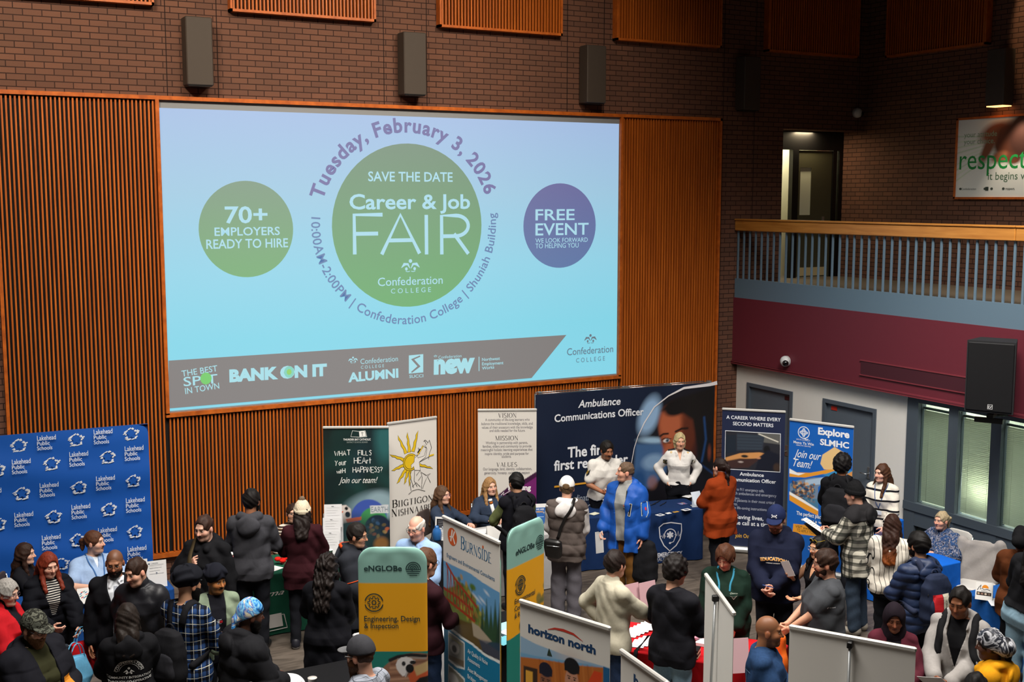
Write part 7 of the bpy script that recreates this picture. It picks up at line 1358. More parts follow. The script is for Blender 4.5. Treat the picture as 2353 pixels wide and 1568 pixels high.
p = person('p31', 1881, 1234, 1.60, -48, 'woman with patterned sunglasses on her black hair, clear glasses and black tank top', fem=True, skin='#c08f6e', haircol='#0f0c0c', hair=('long', '#100d0d', dict(L=.3)), glasses=dict(col='#b9b2ac', rx=.027, rz=.022), head=(0, 10), lip='#8a3a34', bare=('arms',), wear=[W('tank_top', '#101014', t=.014, sleeve=None, vee=1.25)], R=(.12, .3, 1.28, (.6, .2, -.8), (0, .3, 1), .9), L=(.08, .34, 1.10, None, (0, 0, 1), .4)); P31 = p
add_glasses(p, p.root, '#b89a1c', .029, .022, 'sunglasses', .088, .03, '#15120f')
p = person('p32', 1897, 1265, 1.78, -78, 'man with glasses and goatee in dark grey tee, arms stretched forward', b=1.25, belly=.5, skin='#c99478', haircol='#2a1a13', hair=('short', '#2c1c14', dict(t=.022)), stubble=.25, beard=dict(col='#2c1c14', L=.0, t=.005), glasses=dict(col='#3a2c2a'), head=(0, 8), bare=('arms',), wear=[W('tee', '#3f4145', t=.026, sleeve='short')], pants=(C_('#3a3834'), dict(short=True)), L=(.06, .42, .94), R=(.04, .42, .92)); P32 = p
s = Sheet(.1, .05); s.text('forward', .01, 0, .016, '#c9c9cc', bold=.03); s.stroke([(-.035, -.004), (-.025, .012)], .008, '#c9c9cc'); lay(p, p.root, 'sleeve_print', s, p.bvh, (-.22, .0, 1.28), 1, ax=p.R @ np.array([-.95, .2, 0]))
p = person('p33', 1962, 1110, 1.78, -112, 'older man in black beanie and black and white plaid jacket reading papers', hat_up=.012, skin='#c4937e', haircol='#8a837c', hair=('short', '#6a625a', dict(t=.006)), stubble=.2, head=(-4, 18), b=1.15, lean=4, wear=[W('plaid_jacket', C_('#b9b4a6', 'plaid', [('#15171a', .085, .042, 0, .72), ('#23291f', .085, .01, .06, .5)]), t=.036, hem=.7, sleeve='long', wr=.005), W('hoodie', '#232224', t=.048, hood=True, hem=1.36, sleeve=None)], L=(.10, .36, 1.13), R=(.08, .36, 1.12), pants=(C_('#2f3a48', var=.25), dict(wide=.012)), shoe=('#8a8378', '#a9a296')); P33 = p
add_wrap(p, p.root, 'beanie', cloth('#121214'), 'beanie')
p = person('p34', 1936, 1047, 1.84, 168, 'person with curly black hair and black hoodie wearing a black backpack', skin=BROWN, haircol=BH, hair=('curly', '#0f0c0c', dict(t=.034)), wear=[W('hoodie', '#121215', t=.03, hood=True)], L='front', R='front'); P34 = p
p = person('p35', 2028, 1067, 1.66, -18, 'young woman with long brown hair in cream sweater with black bands', fem=True, skin='#d2a28e', haircol='#3a2418', hair=('long', '#42281a', dict(L=.36, up=.135, tip='#7a5230')), head=(26, 4), wear=[W('striped_sweater', C_('#cfc8bc', 'hstripe', [('#15151a', .13, .026, .045)]), t=.026, collar='turtle', hem=.86)], L='low', R='low'); lanyard(p, p.root, p.bvh, '#2c4a7c', 1.12, True, .01)
p = person('p36', 2052, 1183, 1.66, 166, 'woman with long dark orange-tipped hair in cream sweater with thin vertical stripes', fem=True, b=1.2, belly=.3, skin=FAIR, haircol='#2a1810', hair=('long', '#2c1912', dict(L=.36, tip='#a8561c')), wear=[W('striped_sweater', C_('#cdc6ba', 'vstripe', [('#1a1a1c', .052, .006, 0)]), t=.034, hem=.84)], L='front', R='front', head=(-6, 4))
p = person('p38', 2165, 1176, 1.60, -36, 'older woman in blue paisley blouse with low grey blonde ponytail, seated by the windows', sit=True, fem=True, b=1.3, belly=.9, lean=8, skin='#cc9880', haircol='#8f7f66', hair=('pony', '#97866a', dict(L=.12)), head=(4, 2), wear=[W('blouse', C_('#1c2740', 'paisley', ('#0d1322', '#1f3258', '#34507a', '#121626', '#8a8a98', '#243350', '#0e1220'), .8), t=.03)], L='table', R='table'); P38 = p
p = person('p37', 2112, 1226, 1.76, -138, 'bearded man in navy quilted jacket with red and cream backpack', skin=TAN, haircol=BH, hair=('short', '#0f0c0b', dict(t=.026)), beard=dict(col='#0f0c0b', t=.008), head=(-8, 6), wear=[W('quilted_jacket', C_('#1c2a48', rough=.55), t=.034, quilt=.085, hood=True, hem=.76)], L='front', R='front'); P37 = p
p = person('p39', 2348, 1210, 1.64, 172, 'person in brown knit sweater with black headwrap at the picture edge', hat_up=.02, fem=True, b=1.15, skin=DBROWN, haircol=BH, hair=('short', BH, {}), wear=[W('knit_sweater', C_('#5a3018', 'knit', (), 1.5), t=.03, hem=.74)], L='front', R='front'); add_wrap(p, p.root, 'black_headwrap', cloth('#121214'), 'scarf')
p = person('p40', 2404, 1235, 1.84, 150, 'person in light blue jeans and black sleeves, cut by the picture edge', loc=PZ(2358, 1368, 1.15), tilt=11, fem=True, b=1.1, skin=TAN, haircol=BH, hair=('long', BH, dict(L=.3)), wear=[W('jacket', '#17171a', t=.03, hem=.98)], pants=(C_('#84a2b4', var=.15), dict(wide=.01, top=1.04)), L='front', R='hip')
p = person('p41', 2057, 1389, 1.62, 4, 'smiling woman in dark hijab and burgundy coat behind the wide white banner', hat_up=.02, fem=True, skin='#7d4c36', haircol='#120d0c', smile=True, shut=True, head=(0, 26), lip='#5a2a28', wear=[W('coat', '#4f1f2a', t=.03, hem=.55, op=.03), W('top', '#15131a', t=.018)], L='front', R='front'); add_wrap(p, p.root, 'hijab', cloth('#1c151c'), 'hijab')
# ---- front right
p = person('p42', 2205, 1353, 1.80, -14, 'young man in light grey zip hoodie looking down at a brochure', res=.9, skin='#7a4c32', haircol='#120e0c', hair=('short', '#130f0d', dict(t=.012, up=.152, w=.082)), head=(6, 30), shut=True, lip='#7a4238', wear=[W('zip_hoodie', '#8f8b88', t=.03, hood=True, vee=1.08, op=.0), W('tee', '#111114', t=.014)], R=(.1, .34, 1.05), L=(.02, .30, 1.02)); P42 = p
for sd in (1, -1): strap(p, p.root, 'backpack_strap', [p.tp((sd * .1, -.14, 1.25)), p.tp((sd * .11, -.03, 1.5)), p.tp((sd * .13, .14, 1.32)), p.tp((sd * .17, .12, 1.08))], p.bvh, .06, cloth('#18181a'), .006)
p = person('p43', 2276, 1447, 1.68, -104, 'woman in black and silver headscarf with yellow hood', hat_up=.015, fem=True, res=.9, skin=DARK, haircol=BH, hair=('pony', BH, dict(L=.3)), head=(-4, 12), lip='#5a2c28', wear=[W('jacket', '#15151a', t=.034, op=.03), W('yellow_hoodie', '#c98a14', t=.042, hood=True, hem=1.25, sleeve=None)], L='front', R='front'); add_wrap(p, p.root, 'headscarf', cloth(**C_('#2a2c34', 'marble', ('#0c0d12', '#23252e', '#b9bac0', '#16171e', '#3a3d48', '#e0e0e2', '#101116'), .5, .4)), 'scarf', .0058)
p = person('p44', 2242, 1550, 1.66, -10, 'person with smooth black tied hair, only the top of the head in view', fem=True, skin=BROWN, haircol=BH, hair=('bun', '#100d0c', {}), head=(0, 20), wear=[W('jacket', '#1a1a1e', t=.03)])
p = person('p45', 1413, 1267, 1.80, 122, 'man in cream quarter zip sweater reaching over the red table', skin=LIGHT, haircol='#1c1310', hair=('short', '#1d1411', dict(t=.016)), stubble=.15, smile=True, head=(-16, 4), wear=[W('quarter_zip', '#aca694', t=.026, collar='zip', hem=.84, wr=.004, cuff=.06)], pants=(JEANS, {}), R=(.10, .42, 1.06), L='hip')
p = person('p46', 1553, 1281, 1.83, 150, 'person with curly black hair in black sweater and pale blue jeans', b=1.02, skin=LIGHT, haircol='#120e0d', hair=('curly', '#15100f', dict(t=.03)), glasses=dict(col='#1a1a1a'), wear=[W('sweater', C_('#17171c'), t=.03, hem=.8)], pants=(LJEANS, dict(wide=.012)), R='front', L='front', head=(8, 10))
p = person('p47', 1664, 1259, 1.66, -4, 'woman with short brown hair and colourful lanyard in dark green sweater, looking down', fem=True, b=1.25, belly=.4, skin='#c79a80', haircol='#3f2418', hair=('short', '#452819', dict(t=.03)), head=(16, 46), shut=True, wear=[W('sweater', '#12241c', t=.036, hem=.7)], L='low', R='low'); lanyard(p, p.root, p.bvh, '#1f7490', 1.06, True, .02)
s = Sheet(.1, .1); s.text('Chevron', 0, .012, .022, '#a9b4a4', shear=.2); s.poly([(-.04, .0), (0, -.012), (.04, .0), (0, -.045)], '#8f9a90'); s.poly([(-.022, -.008), (0, -.016), (.022, -.008), (0, -.032)], '#15241e'); lay(p, p.root, 'chest_emblem', s, p.bvh, (-.1, 0, 1.27), 1)
s = Sheet(.4, .4); rnd = random.Random(8)
for x, z, cc in ((-.08, .12, '#c49a94'), (-.14, .02, '#b0705a'), (-.06, -.05, '#c9b46a'), (-.02, -.13, '#c9b46a'), (-.12, -.14, '#c9b46a'), (.1, -.1, '#7c8a70'), (-.18, .1, '#7c8a70')):
    for k in range(5): a = k * 1.257 + rnd.random(); s.ell(x + .014 * math.cos(a), z + .014 * math.sin(a), .012, .006, cc, 10, a)
lay(p, p.root, 'embroidered_flowers', s, p.bvh, (0, 0, .92), 1)
p = person('p48', 1766, 1416, 1.76, 88, 'bald man in blue denim jacket in profile beside the wide white banner', res=.9, skin='#8a5a3c', haircol='#17110e', scalp=.3, stubble=.45, head=(0, 4), b=1.1, wear=[W('denim_jacket', C_('#22395a', var=.3), t=.032, collar='shirt', hem=.86, wr=.006)], pants=(JEANS, {}), L='front', R='front'); P48 = p
for a_, b_ in (((.06, .1), (.16, .1)), ((-.16, .1), (-.06, .1)), ((.1, .1), (.09, -.1)), ((-.1, .1), (-.09, -.1))): s = Sheet(.4, .4); s.stroke([a_, b_], .005, '#5f7c9c'); lay(p, p.root, 'seam', s, p.bvh, (0, 0, 1.22), -1)
# ================================================================ THINGS ON TABLES AND IN HANDS
PAPER = M('white_paper', '#d6d5d4', .7)
def thing(name, mb, mats, loc, rz, label, cat, group=None): o = mb.build(name, mats); o.location = loc; o.rotation_euler = (0, 0, rz); return tag(o, label, cat, group)
def sheet_on(px, py, label, w=.216, l=.28, rot=0.0, col='#d6d5d4', Z=.745, marks=None, cat='paper', name='paper_sheet', group=None, th=.002):
    c = PZ(px, py, Z); s = Sheet(w, l, None, th); P = Paint(w, l, 6, 6, col); s.ground(P); s.back(col, 4)
    if marks: marks(s)
    V = np.array(s.V); V = np.column_stack([V[:, 0], V[:, 2] - l / 2, -V[:, 1] + th]); o = mesh_obj(name, V, s.F, attr_mat('printed_sheet', .55), None, col=s.C)
    o.location = (c[0], c[1], Z); o.rotation_euler = (0, 0, rot); return tag(o, label, cat, group)
def lines(cols, n=6):
    def f(s):
        for k in range(n): s.rect(-s.W * .36, s.W * .36 - (k % 3) * s.W * .1, s.H * (.84 - .11 * k), s.H * (.84 - .11 * k) + s.H * .022, cols)
    return f
def stand_card(px, py, w, h, label, face, Z=.74, f=0.0, tilt=8, cat='sign', name='table_sign', col='#d6d5d4', foot=True):
    """card leaning on its stand; px,py = middle of its foot"""
    c = PZ(px, py, Z); az = math.atan2(c[0], c[1]); o = empty(name, (c[0], c[1], Z), -az + math.radians(f), label, cat); s = Sheet(w, h, None, .004); s.ground(Paint(w, h, 8, 8, col)); s.back(col, 4); face(s)
    q = s.build('card', o); q.rotation_euler = (math.radians(-tilt), 0, 0)
    if foot: MB().box((0, .05, .004), (w * .8, .11, .006)).box((0, .045 + .0, h * .3), (.012, .012, h * .6), 0, Matrix.Rotation(math.radians(18), 3, 'X')).build('stand_foot', M('clear_acrylic', '#b9bcc0', .15, 0, .6), o)
    return o
def tent_card(px, py, w, h, label, face, Z=.74, f=0.0, col='#d8d6d3'):
    c = PZ(px, py, Z); az = math.atan2(c[0], c[1]); o = empty('tent_card', (c[0], c[1], Z), -az + math.radians(f), label, 'sign'); a = math.radians(17)
    for nm, sg in (('front_face', 1), ('back_face', -1)):
        s = Sheet(w, h, None, .003); s.ground(Paint(w, h, 4, 4, col)); s.back(col, 4)
        if sg > 0: face(s)
        q = s.build(nm, o); q.rotation_euler = (-a, 0, 0 if sg > 0 else math.pi); q.location = (0, -sg * h * math.sin(a), 0)
    return o
GRT = '#9a9a9c'
# school booth table
def f1(s): s.text('Lakehead', .0, .12, .028, '#4a7aa8', 'l'); s.text('Public', .0, .09, .028, '#4a7aa8', 'l'); s.text('Schools', .0, .06, .028, '#4a7aa8', 'l'); [s.stroke([(-.07 + .032 * math.cos(a) - .012, .1 + .032 * math.sin(a) - .005), (-.07 + .032 * math.cos(a) + .012, .1 + .032 * math.sin(a) + .005)], .008, ('#c0392b', '#2f6fa8', '#3f8f8a')[k % 3]) for k, a in enumerate(np.linspace(0, 6.28, 9, endpoint=False))]
stand_card(210, 1386, .27, .17, 'white landscape name card with small star logo on the navy table', f1, f=8, tilt=22)
sheet_on(170, 1368, 'white paper sheet lying on the navy table beside the name card', rot=-.1, marks=lines(GRT))
def f2(s): s.rect(-.09, -.07, s.H * .88, s.H * .92, '#3a4a5c'); s.text('CAREERS', -.06, s.H * .88, .02, '#5c6670', 'l'); s.rect(-.08, .06, s.H * .8, s.H * .805, GRT); s.text('Apply online', -.08, s.H * .72, .018, '#6a7078', 'l'); lines('#b9b9ba', 4)(s)
stand_card(362, 1350, .215, .30, 'upright white notice at the end of the navy table', f2, f=6)
stand_card(318, 1350, .215, .31, 'upright white notice behind the leather jacket', lambda s: lines(GRT, 7)(s), f=2)
sheet_on(70, 1352, 'white form tilted before the woman at the backdrop', rot=.5, marks=lines(GRT, 8))
# bags of the red haired woman
P2 = PEOPLE['p2']; hL = P2.world(P2.arm[-1][2] + P2.arm[-1][3] * .09); hR = P2.world(P2.arm[1][2] + P2.arm[1][3] * .09)
def soft_bag(name, c, w, d, h, mat, label, rz, handle, hm, sag=.0, top=None):
    o = empty(name, (c[0], c[1], c[2] - h), rz, label, 'bag'); zs = np.array([0, .03, h * .3, h * .7, h * .92, h]); G = Grid(ax_rng(-w * .6, w * .6, .008), ax_rng(-d * .75, d * .75, .008), ax_rng(-.02, h + .03, .008))
    G.put(('l', np.eye(3), np.zeros(3), zs, np.array([.42, .5, .5 + sag, .46, .44, .42]) * w, np.array([.4, .5, .52 + sag, .42, .3, .22]) * d, np.zeros(6), 3.0), .01); X, Y, Z = G.pts(); G.F = (G.F + .006 * np.sin(28 * X + 9 * Z) * np.sin(17 * Z + 12 * Y)).astype(f32); V, Q = G.mesh(); mesh_obj('bag_body', V, Q, mat, o, True)
    for sy in (-1, 1): MB().tube([(w * .28 * math.cos(a), sy * d * .18, h - .03 + handle * math.sin(a)) for a in np.linspace(math.pi, 0, 14)], .009, 6, flat=.4).build('handle', hm, o)
    return o
soft_bag('tote_bag', (hR + hL) / 2 + np.array([.12, -.05, -.10]), .30, .16, .30, cloth('#b0141c'), 'red zipped lunch bag with light blue handles, held by the red haired woman', .3, .17, cloth('#5f9fc4'))
soft_bag('tote_bag', (hR + hL) / 2 + np.array([.02, -.24, -.16]), .27, .15, .30, cloth('#5f9fc4'), 'light blue cloth bag hanging in front of the red bag', .5, .16, cloth('#5f9fc4'), .06)
bt = hR * .5 + hL * .5 + np.array([-.1, -.14, -.1]); thing('water_bottle', MB().lathe((0, 0, 0), [(.02, -.1), (.034, -.09), (.034, .06), (.03, .08), (.014, .1), (.014, .12)]), M('dark_clear_plastic', '#2a3138', .1, 0, .8), bt, 0, 'dark clear water bottle above the light blue bag', 'bottle').rotation_euler = (1.2, .3, .6)
def hand_sheet(P, s_, w, l, label, off=(0, 0, 0), rot=(0, 0, 0), col='#d6d5d4', marks=None, name='paper_sheet', cat='paper', along=.1):
    """sheet held at a hand: rot = pitch, roll, yaw in figure space"""
    c = P.world(P.arm[s_][2] + P.arm[s_][3] * along + np.asarray(off)); s = Sheet(w, l, None, .002); s.ground(Paint(w, l, 8, 8, col)); s.back(col, 4)
    if marks: marks(s)
    V = np.array(s.V); V[:, 2] -= l / 2; o = mesh_obj(name, V, s.F, attr_mat('printed_sheet', .55), None, col=s.C); o.location = c; o.rotation_euler = (math.radians(rot[0]), math.radians(rot[1]), P.rz + math.radians(rot[2])); return tag(o, label, cat)
P4 = PEOPLE['p4']; hand_sheet(P4, -1, .2, .24, 'white sheet held low beside the camouflage cap wearer', (.02, .1, .04), (-60, 0, 150), marks=lines(GRT))
# backpacks, worn: things of their own
def backpack(P, label, main, pocket, strapm, sz=(.155, .09, .24), c=(0, -.245, 1.17), extra=None, hang=False, straps=True):
    o = empty('backpack', P.base, P.rz, label, 'backpack'); o.scale = (P.k,) * 3; R = P.R; ct = P.tp(c); a, b_, h = sz
    def body(nm, oo, a, b_, h, m, p=3.2):
        zs = np.array([-h, -h * .8, -h * .2, h * .5, h * .85, h]); pr = ('l', R, oo, zs, np.array([.9, 1, 1, .95, .75, .45]) * a, np.array([.8, 1, 1, .8, .6, .35]) * b_, np.zeros(6), p); lo, hi = bounds(pr, .03); G = Grid(*[ax_rng(l, q, .0095) for l, q in zip(lo, hi)]); G.put(pr, .01, 0); X, Y, Z = G.pts()
        G.F = (G.F + .004 * np.sin(30 * X + 20 * Z) * np.sin(22 * Z - 9 * X)).astype(f32); V, Q = G.mesh(); return mesh_obj(nm, V, Q, m, o, True)
    b1 = body('pack_body', ct, a, b_, h, main); body('front_pocket', ct + R @ np.array([0, -b_ * .75, -h * .28]), a * .82, b_ * .5, h * .5, pocket)
    MB().tube([ct + R @ np.array([.04 * math.cos(t), .03, h * .96 + .045 * math.sin(t)]) for t in np.linspace(math.pi, 0, 9)], .008, 6).build('grab_loop', strapm, o)
    z0 = MB(); z0.tube([ct + R @ np.array([a * .9 * math.cos(t), -b_ * .55 - .0, h * .15 + h * .62 * math.sin(t)]) for t in np.linspace(math.pi * .98, .02, 20)], .0045, 5); z0.build('zip', M('zip_metal', '#55565a', .35, .7), o)
    if straps and P.bvh:
        for s in (1, -1): strap(P, o, 'shoulder_strap', [P.tp((s * .08, -.2, 1.32)), P.tp((s * .09, -.1, 1.5)), P.tp((s * .1, .0, 1.52)), P.tp((s * .12, .18, 1.36)), P.tp((s * .16, .16, 1.16)), P.tp((s * .2, .0, 1.05)), P.tp((s * .15, -.18, 1.0))], P.bvh, .055, strapm, .006, .008, 30, parent=o)
    if extra: extra(o, ct, R)
    return o
BKC = cloth('#18181b'); BKD = cloth('#222226')
backpack(PEOPLE['p34'], 'black squarish backpack on the curly haired hoodie wearer', BKC, BKD, BKC, (.17, .1, .23))
def rp(o, ct, R):
    s = Sheet(.2, .3)
    for nm, x0, x1, cc in (('red_panel', -.105, -.005, '#a8161e'), ('cream_panel', .0, .085, '#b9b3a2')):
        s = Sheet(.2, .3); s.patch(x0, x1, -.2, .06, cc, 12)
        if nm[0] == 'c': s.w += .001; s.text('ALLIANCE', .045, -.07, .034, '#5a564c', rot=math.pi / 2)
        q = bvh_of(None, [k for k in o.children if k.name.startswith(('pack_body', 'front_pocket'))]); n = R @ np.array([0, -1., 0]); up = R @ np.array([0, 0, 1.]); xr = np.cross(up, n); V = []
        for x, w_, z in s.V: p = ct + xr * x + up * z; h = q.ray_cast(Vector(p + n * .5), Vector(-n))[0]; V.append((np.array(h) if h else p + n * .09) + n * (.003 - w_))
        mesh_obj(nm, V, s.F, attr_mat('print_ink', .7), o, col=s.C)
backpack(PEOPLE['p37'], 'navy backpack with red and cream panels on the quilted jacket', cloth('#232a3e'), cloth('#232a3e'), cloth('#2a3044'), (.16, .095, .24), extra=rp)
def emb(o, ct, R):
    s = ua(None, None, .036, None, None); q = bvh_of(None, [k for k in o.children if k.name.startswith(('pack_body', 'front_pocket'))]); n = R @ np.array([0, -1., 0]); up = R @ np.array([0, 0, 1.]); xr = np.cross(up, n); V = []
    for x, w_, z in s.V: p = ct + xr * x + up * (z - .04); h = q.ray_cast(Vector(p + n * .5), Vector(-n))[0]; V.append((np.array(h) if h else p + n * .1) + n * (.003 - w_))
    mesh_obj('white_emblem', V, s.F, attr_mat('print_ink', .7), o, col=s.C)
backpack(P24, 'black backpack with white crossed emblem, on the olive sleeved man', BKC, BKD, BKC, (.15, .09, .23), extra=emb)
backpack(PL, 'black backpack with wide straps on the plaid shirt', BKC, BKD, BKC, (.15, .1, .22), (0, -.235, 1.1))
# paper tube, crossbody bag, papers
h_ = P24.world(P24.arm[-1][2] + P24.arm[-1][3] * .08); d_ = rz_(P24.rz) @ np.array([-.25, .1, 1.0]); d_ /= np.linalg.norm(d_)
o = empty('paper_tube', h_, 0, 'rolled white paper tube with orange ends in the olive sleeved hand', 'paper tube'); MB().tube([d_ * -.06, d_ * .2], .022, 12).build('tube', PAPER, o); MB().tube([d_ * .2, d_ * .235], .023, 12).build('orange_band', cloth('#c46a2c'), o); MB().tube([d_ * .235, d_ * .26], .026, 12).build('cap_end', PAPER, o)
o = empty('crossbody_bag', P25.base, P25.rz, 'black leather crossbody bag on the hip of the puffer vest wearer', 'bag'); o.scale = (P25.k,) * 3
G = Grid(ax_rng(-.2, .2, .008), ax_rng(-.2, .2, .008), ax_rng(-.2, .2, .008)); G.put(('l', rx_(.12), np.zeros(3), np.array([-.13, -.11, 0, .08, .1]), np.array([.07, .1, .115, .11, .08]), np.array([.03, .05, .055, .045, .02]), np.zeros(5), 3.), .01); V, Q = G.mesh(); V = V @ rz_(-.35).T + P25.tp((-.13, -.255, .97)); LEA = M('black_leather', '#151413', .38, 0, .5); mesh_obj('bag_body', V, Q, LEA, o, True)
strap(P25, o, 'shoulder_strap', [P25.tp((-.12, -.25, 1.06)), P25.tp((-.05, -.25, 1.2)), P25.tp((.06, -.25, 1.36)), P25.tp((.1, -.14, 1.5)), P25.tp((.1, .02, 1.53)), P25.tp((.03, .2, 1.3))], P25.bvh, .036, LEA, .004, .008, 30, parent=o)
MB().tube([P25.tp((-.2, -.30, 1.0)), P25.tp((-.05, -.33, 1.0))], .005, 6).build('zip', STEEL, o)
def news(s): s.rect(-.07, .07, s.H * .78, s.H * .92, '#5a6478'); s.ell(.0, s.H * .3, .03, .03, '#6a5a8a'); lines(GRT, 5)(s)
hand_sheet(P27, 1, .17, .27, 'folded white leaflet in the hand of the blue jacket wearer', (.0, .03, -.06), (10, 20, -20), marks=news)
backpack(P27, 'black rucksack hanging from the hand of the blue jacket wearer', BKC, BKD, BKC, (.16, .1, .26), (-.27, .0, .56), straps=False)
P29 = PEOPLE['p29']; hand_sheet(P29, -1, .16, .2, 'pale leaflets held by the orange sweater wearer', (0, .06, .06), (-30, 0, 0), '#b9c2cc')
# navy table of the ambulance booth
for px, py, lb in ((1387, 1184, 'clear water bottle at the front edge of the navy table, beside the blue jacket'), (1400, 1177, 'clear water bottle just behind the first one, half hidden by the blue jacket')):
    c = PZ(px, py, .74); o = empty('water_bottle', (c[0], c[1], .745), 0, lb, 'bottle', 'water bottles on the navy table'); MB().lathe((0, 0, 0), [(.03, 0), (.033, .01), (.033, .06), (.029, .075), (.033, .09), (.033, .14), (.025, .17), (.013, .185), (.013, .195)]).build('bottle_body', M('clear_plastic', '#a9b9c4', .08, 0, .7, trans=.7), o); MB().lathe((0, 0, .195), [(.015, 0), (.015, .018), (.012, .02)]).build('cap', PAPER, o); MB().lathe((0, 0, .09), [(.0335, 0), (.0335, .05)]).build('paper_label', M('label_blue', '#9fb2c4', .5), o)
def badge(s): s.ell(0, s.H / 2, s.W * .3, s.H * .3, '#3c4668')
sheet_on(1366, 1181, 'leaflet with yellow band at the end of the navy table', .14, .1, .3, '#c9c8b4')
sheet_on(1517, 1184, 'white sticker with dark oval at the front edge of the navy table', .11, .09, .2, marks=badge, name='sticker', cat='sticker'); sheet_on(1536, 1180, 'plain white card beside the oval sticker', .08, .06, .1, name='card', cat='card')
sheet_on(1553, 1177, 'yellow and dark lettered sticker on the navy table', .09, .05, .1, '#b98a2c', name='sticker', cat='sticker', marks=lambda s: s.rect(-.03, .03, .02, .03, '#3a2c1c')); sheet_on(1577, 1172, 'white rounded card with dark oval near the standing leaflet', .13, .09, .1, marks=badge, name='card', cat='card')
sheet_on(1568, 1158, 'round colourful patch sticker on the navy table', .12, .1, 0, '#5a5a8a', marks=lambda s: [s.ell(.03 * math.cos(a), .05 + .03 * math.sin(a), .014, .012, c_) for a, c_ in zip(np.linspace(0, 6, 7), ['#c46a3c', '#c4a44c', '#8a3a4a', '#5f9fc4', '#c4c4c8', '#a45a2c', '#7a6aa4'])], name='sticker', cat='sticker')
sheet_on(1582, 1141, 'white papers behind the standing leaflet', .16, .12, .3)
for k in range(5):
    c = PZ(1500 + 7 * k, 1160 - 4 * (k % 3), .75); thing('pen', MB().tube([(-.07, 0, 0), (.06, 0, 0)], .005, 6).tube([(.06, 0, 0), (.075, 0, 0)], .002, 6), M('black_pen', '#0c0c10', .3), c, .25 + .1 * k, 'black pen lying among pens on the navy table', 'pen', 'black pens on the navy table')
def ff(s): s.ell(.02, .06, .035, .05, '#4a2c22'); s.ell(.02, .07, .025, .035, '#8a4a30'); lines('#8a93a4', 3)(s)
stand_card(1598, 1166, .1, .2, 'pale folded leaflet with a face standing on the navy table', ff, f=20, tilt=4, cat='leaflet', name='leaflet', col='#a9b2bf')
# archer booth tables
def hir(s): s.patch(-s.W / 2, s.W / 2, .0, s.H * .82, '#2a5a9c'); s.w += .001; s.text('WE ARE', -s.W * .4, s.H * .7, .03, '#d8dce0', 'l', bold=.02); s.text('HIRING', -s.W * .4, s.H * .58, .03, '#d8a43c', 'l', bold=.02); s.poly([(.02, .15), (.08, .2), (.12, .12), (.06, .08)], '#c9813c'); s.rect(-.09, .0, .1, .11, '#8aa4c8')
stand_card(1250, 1206, .26, .28, 'blue and white hiring notice on the light grey table', hir, f=10)
def blk(s): s.patch(-s.W * .4, s.W * .4, s.H * .55, s.H * .92, '#1c1c20'); s.w += .001; [s.rect(-s.W * .3, s.W * .25, s.H * (.82 - .07 * k), s.H * (.84 - .07 * k), '#7a7a80') for k in range(4)]; [s.rect(-s.W * .36, s.W * .2, s.H * (.48 - .07 * k), s.H * (.495 - .07 * k), '#8a8a8c') for k in range(5)]
stand_card(1016, 1243, .2, .3, 'black and white notice beside the consulting engineers\' banner', blk, f=-16)
c = PZ(1004, 1243, .74); thing('water_jug', MB().lathe((0, 0, 0), [(.05, 0), (.06, .02), (.06, .1), (.05, .14), (.025, .17), (.025, .19)]), M('blue_plastic', '#2a5f9c', .2, 0, .6), (c[0], c[1], .745), 0, 'blue water jug beside the black and white notice', 'jug')
tent_card(1133, 1238, .17, .18, 'white tent card on the light grey table', lambda s: None, f=15); sheet_on(1165, 1238, 'pale papers lying beside the white tent card', .3, .22, .1, '#b9c4cc'); sheet_on(1108, 1222, 'white papers near the navy pullover', .26, .2, .0, '#c9ccd0')
# green table
def rk(s): s.rect(-.02, .01, s.H * .9, s.H * .92, '#3a3a3c'); s.rect(-.01, .03, s.H * .88, s.H * .885, GRT); lines('#c4c4c6', 5)(s)
c = PZ(766, 1275, .74); az = math.atan2(c[0], c[1]); o = empty('leaflet_rack', (c[0], c[1], .745), -az - .05, 'white three tier leaflet rack at the end of the green table', 'leaflet rack'); mb = MB(); mb.box((0, .03, .005), (.24, .2, .01)); mb.box((0, .13, .24), (.24, .006, .48)); mb.build('rack_frame', M('white_plastic_rack', '#c4c4c6', .35), o)
for k in range(3):
    s = Sheet(.216, .28, None, .01); s.ground(Paint(.216, .28, 4, 4, '#d0d0d2')); s.back('#c4c4c6', 4); rk(s); q = s.build('leaflet', o); q.location = (-.03 + .015 * k, -.06 + .065 * k, .02 + .15 * k); q.rotation_euler = (math.radians(-10), 0, 0)
c = PZ(756, 1278, .74); thing('paper_cup', MB().lathe((0, 0, 0), [(.03, 0), (.042, .1), (.044, .1), (.044, .105)]), PAPER, (c[0] - .03, c[1] - .1, .745), 0, 'white paper cup in front of the leaflet rack', 'cup')
c = PZ(534, 1296, .74); o = empty('drink_cup', (c[0], c[1], .745), 0, 'red and white drink cup beside the pine print hoodie', 'cup'); MB().lathe((0, 0, 0), [(.03, 0), (.038, .11)]).build('cup_body', M('red_cup', '#8a1a1c', .4), o); MB().lathe((0, 0, .11), [(.041, 0), (.041, .012), (.03, .03), (.01, .032)]).build('lid', PAPER, o)
c = PZ(648, 1296, .74); o = empty('red_poppies', (c[0], c[1], .745), 0, 'small cluster of bright red flowers by the dark red sweater', 'flowers'); rnd = random.Random(1)
for k, (x, y, z) in enumerate(((-.05, 0, .06), (.0, -.03, .04), (.04, .02, .05))): MB().lathe((x, y, z), [(.004, -.03), (.035, -.015), (.042, .005), (.03, .02), (.005, .012)], 10).build('flower', cloth('#c01c14'), o)
sheet_on(628, 1308, 'white leaflet on the green table between two dark trousers', .2, .15, .5); sheet_on(658, 1293, 'folded card on the green table by the red flowers', .14, .1, .2, '#7a8a6a', name='card', cat='card')
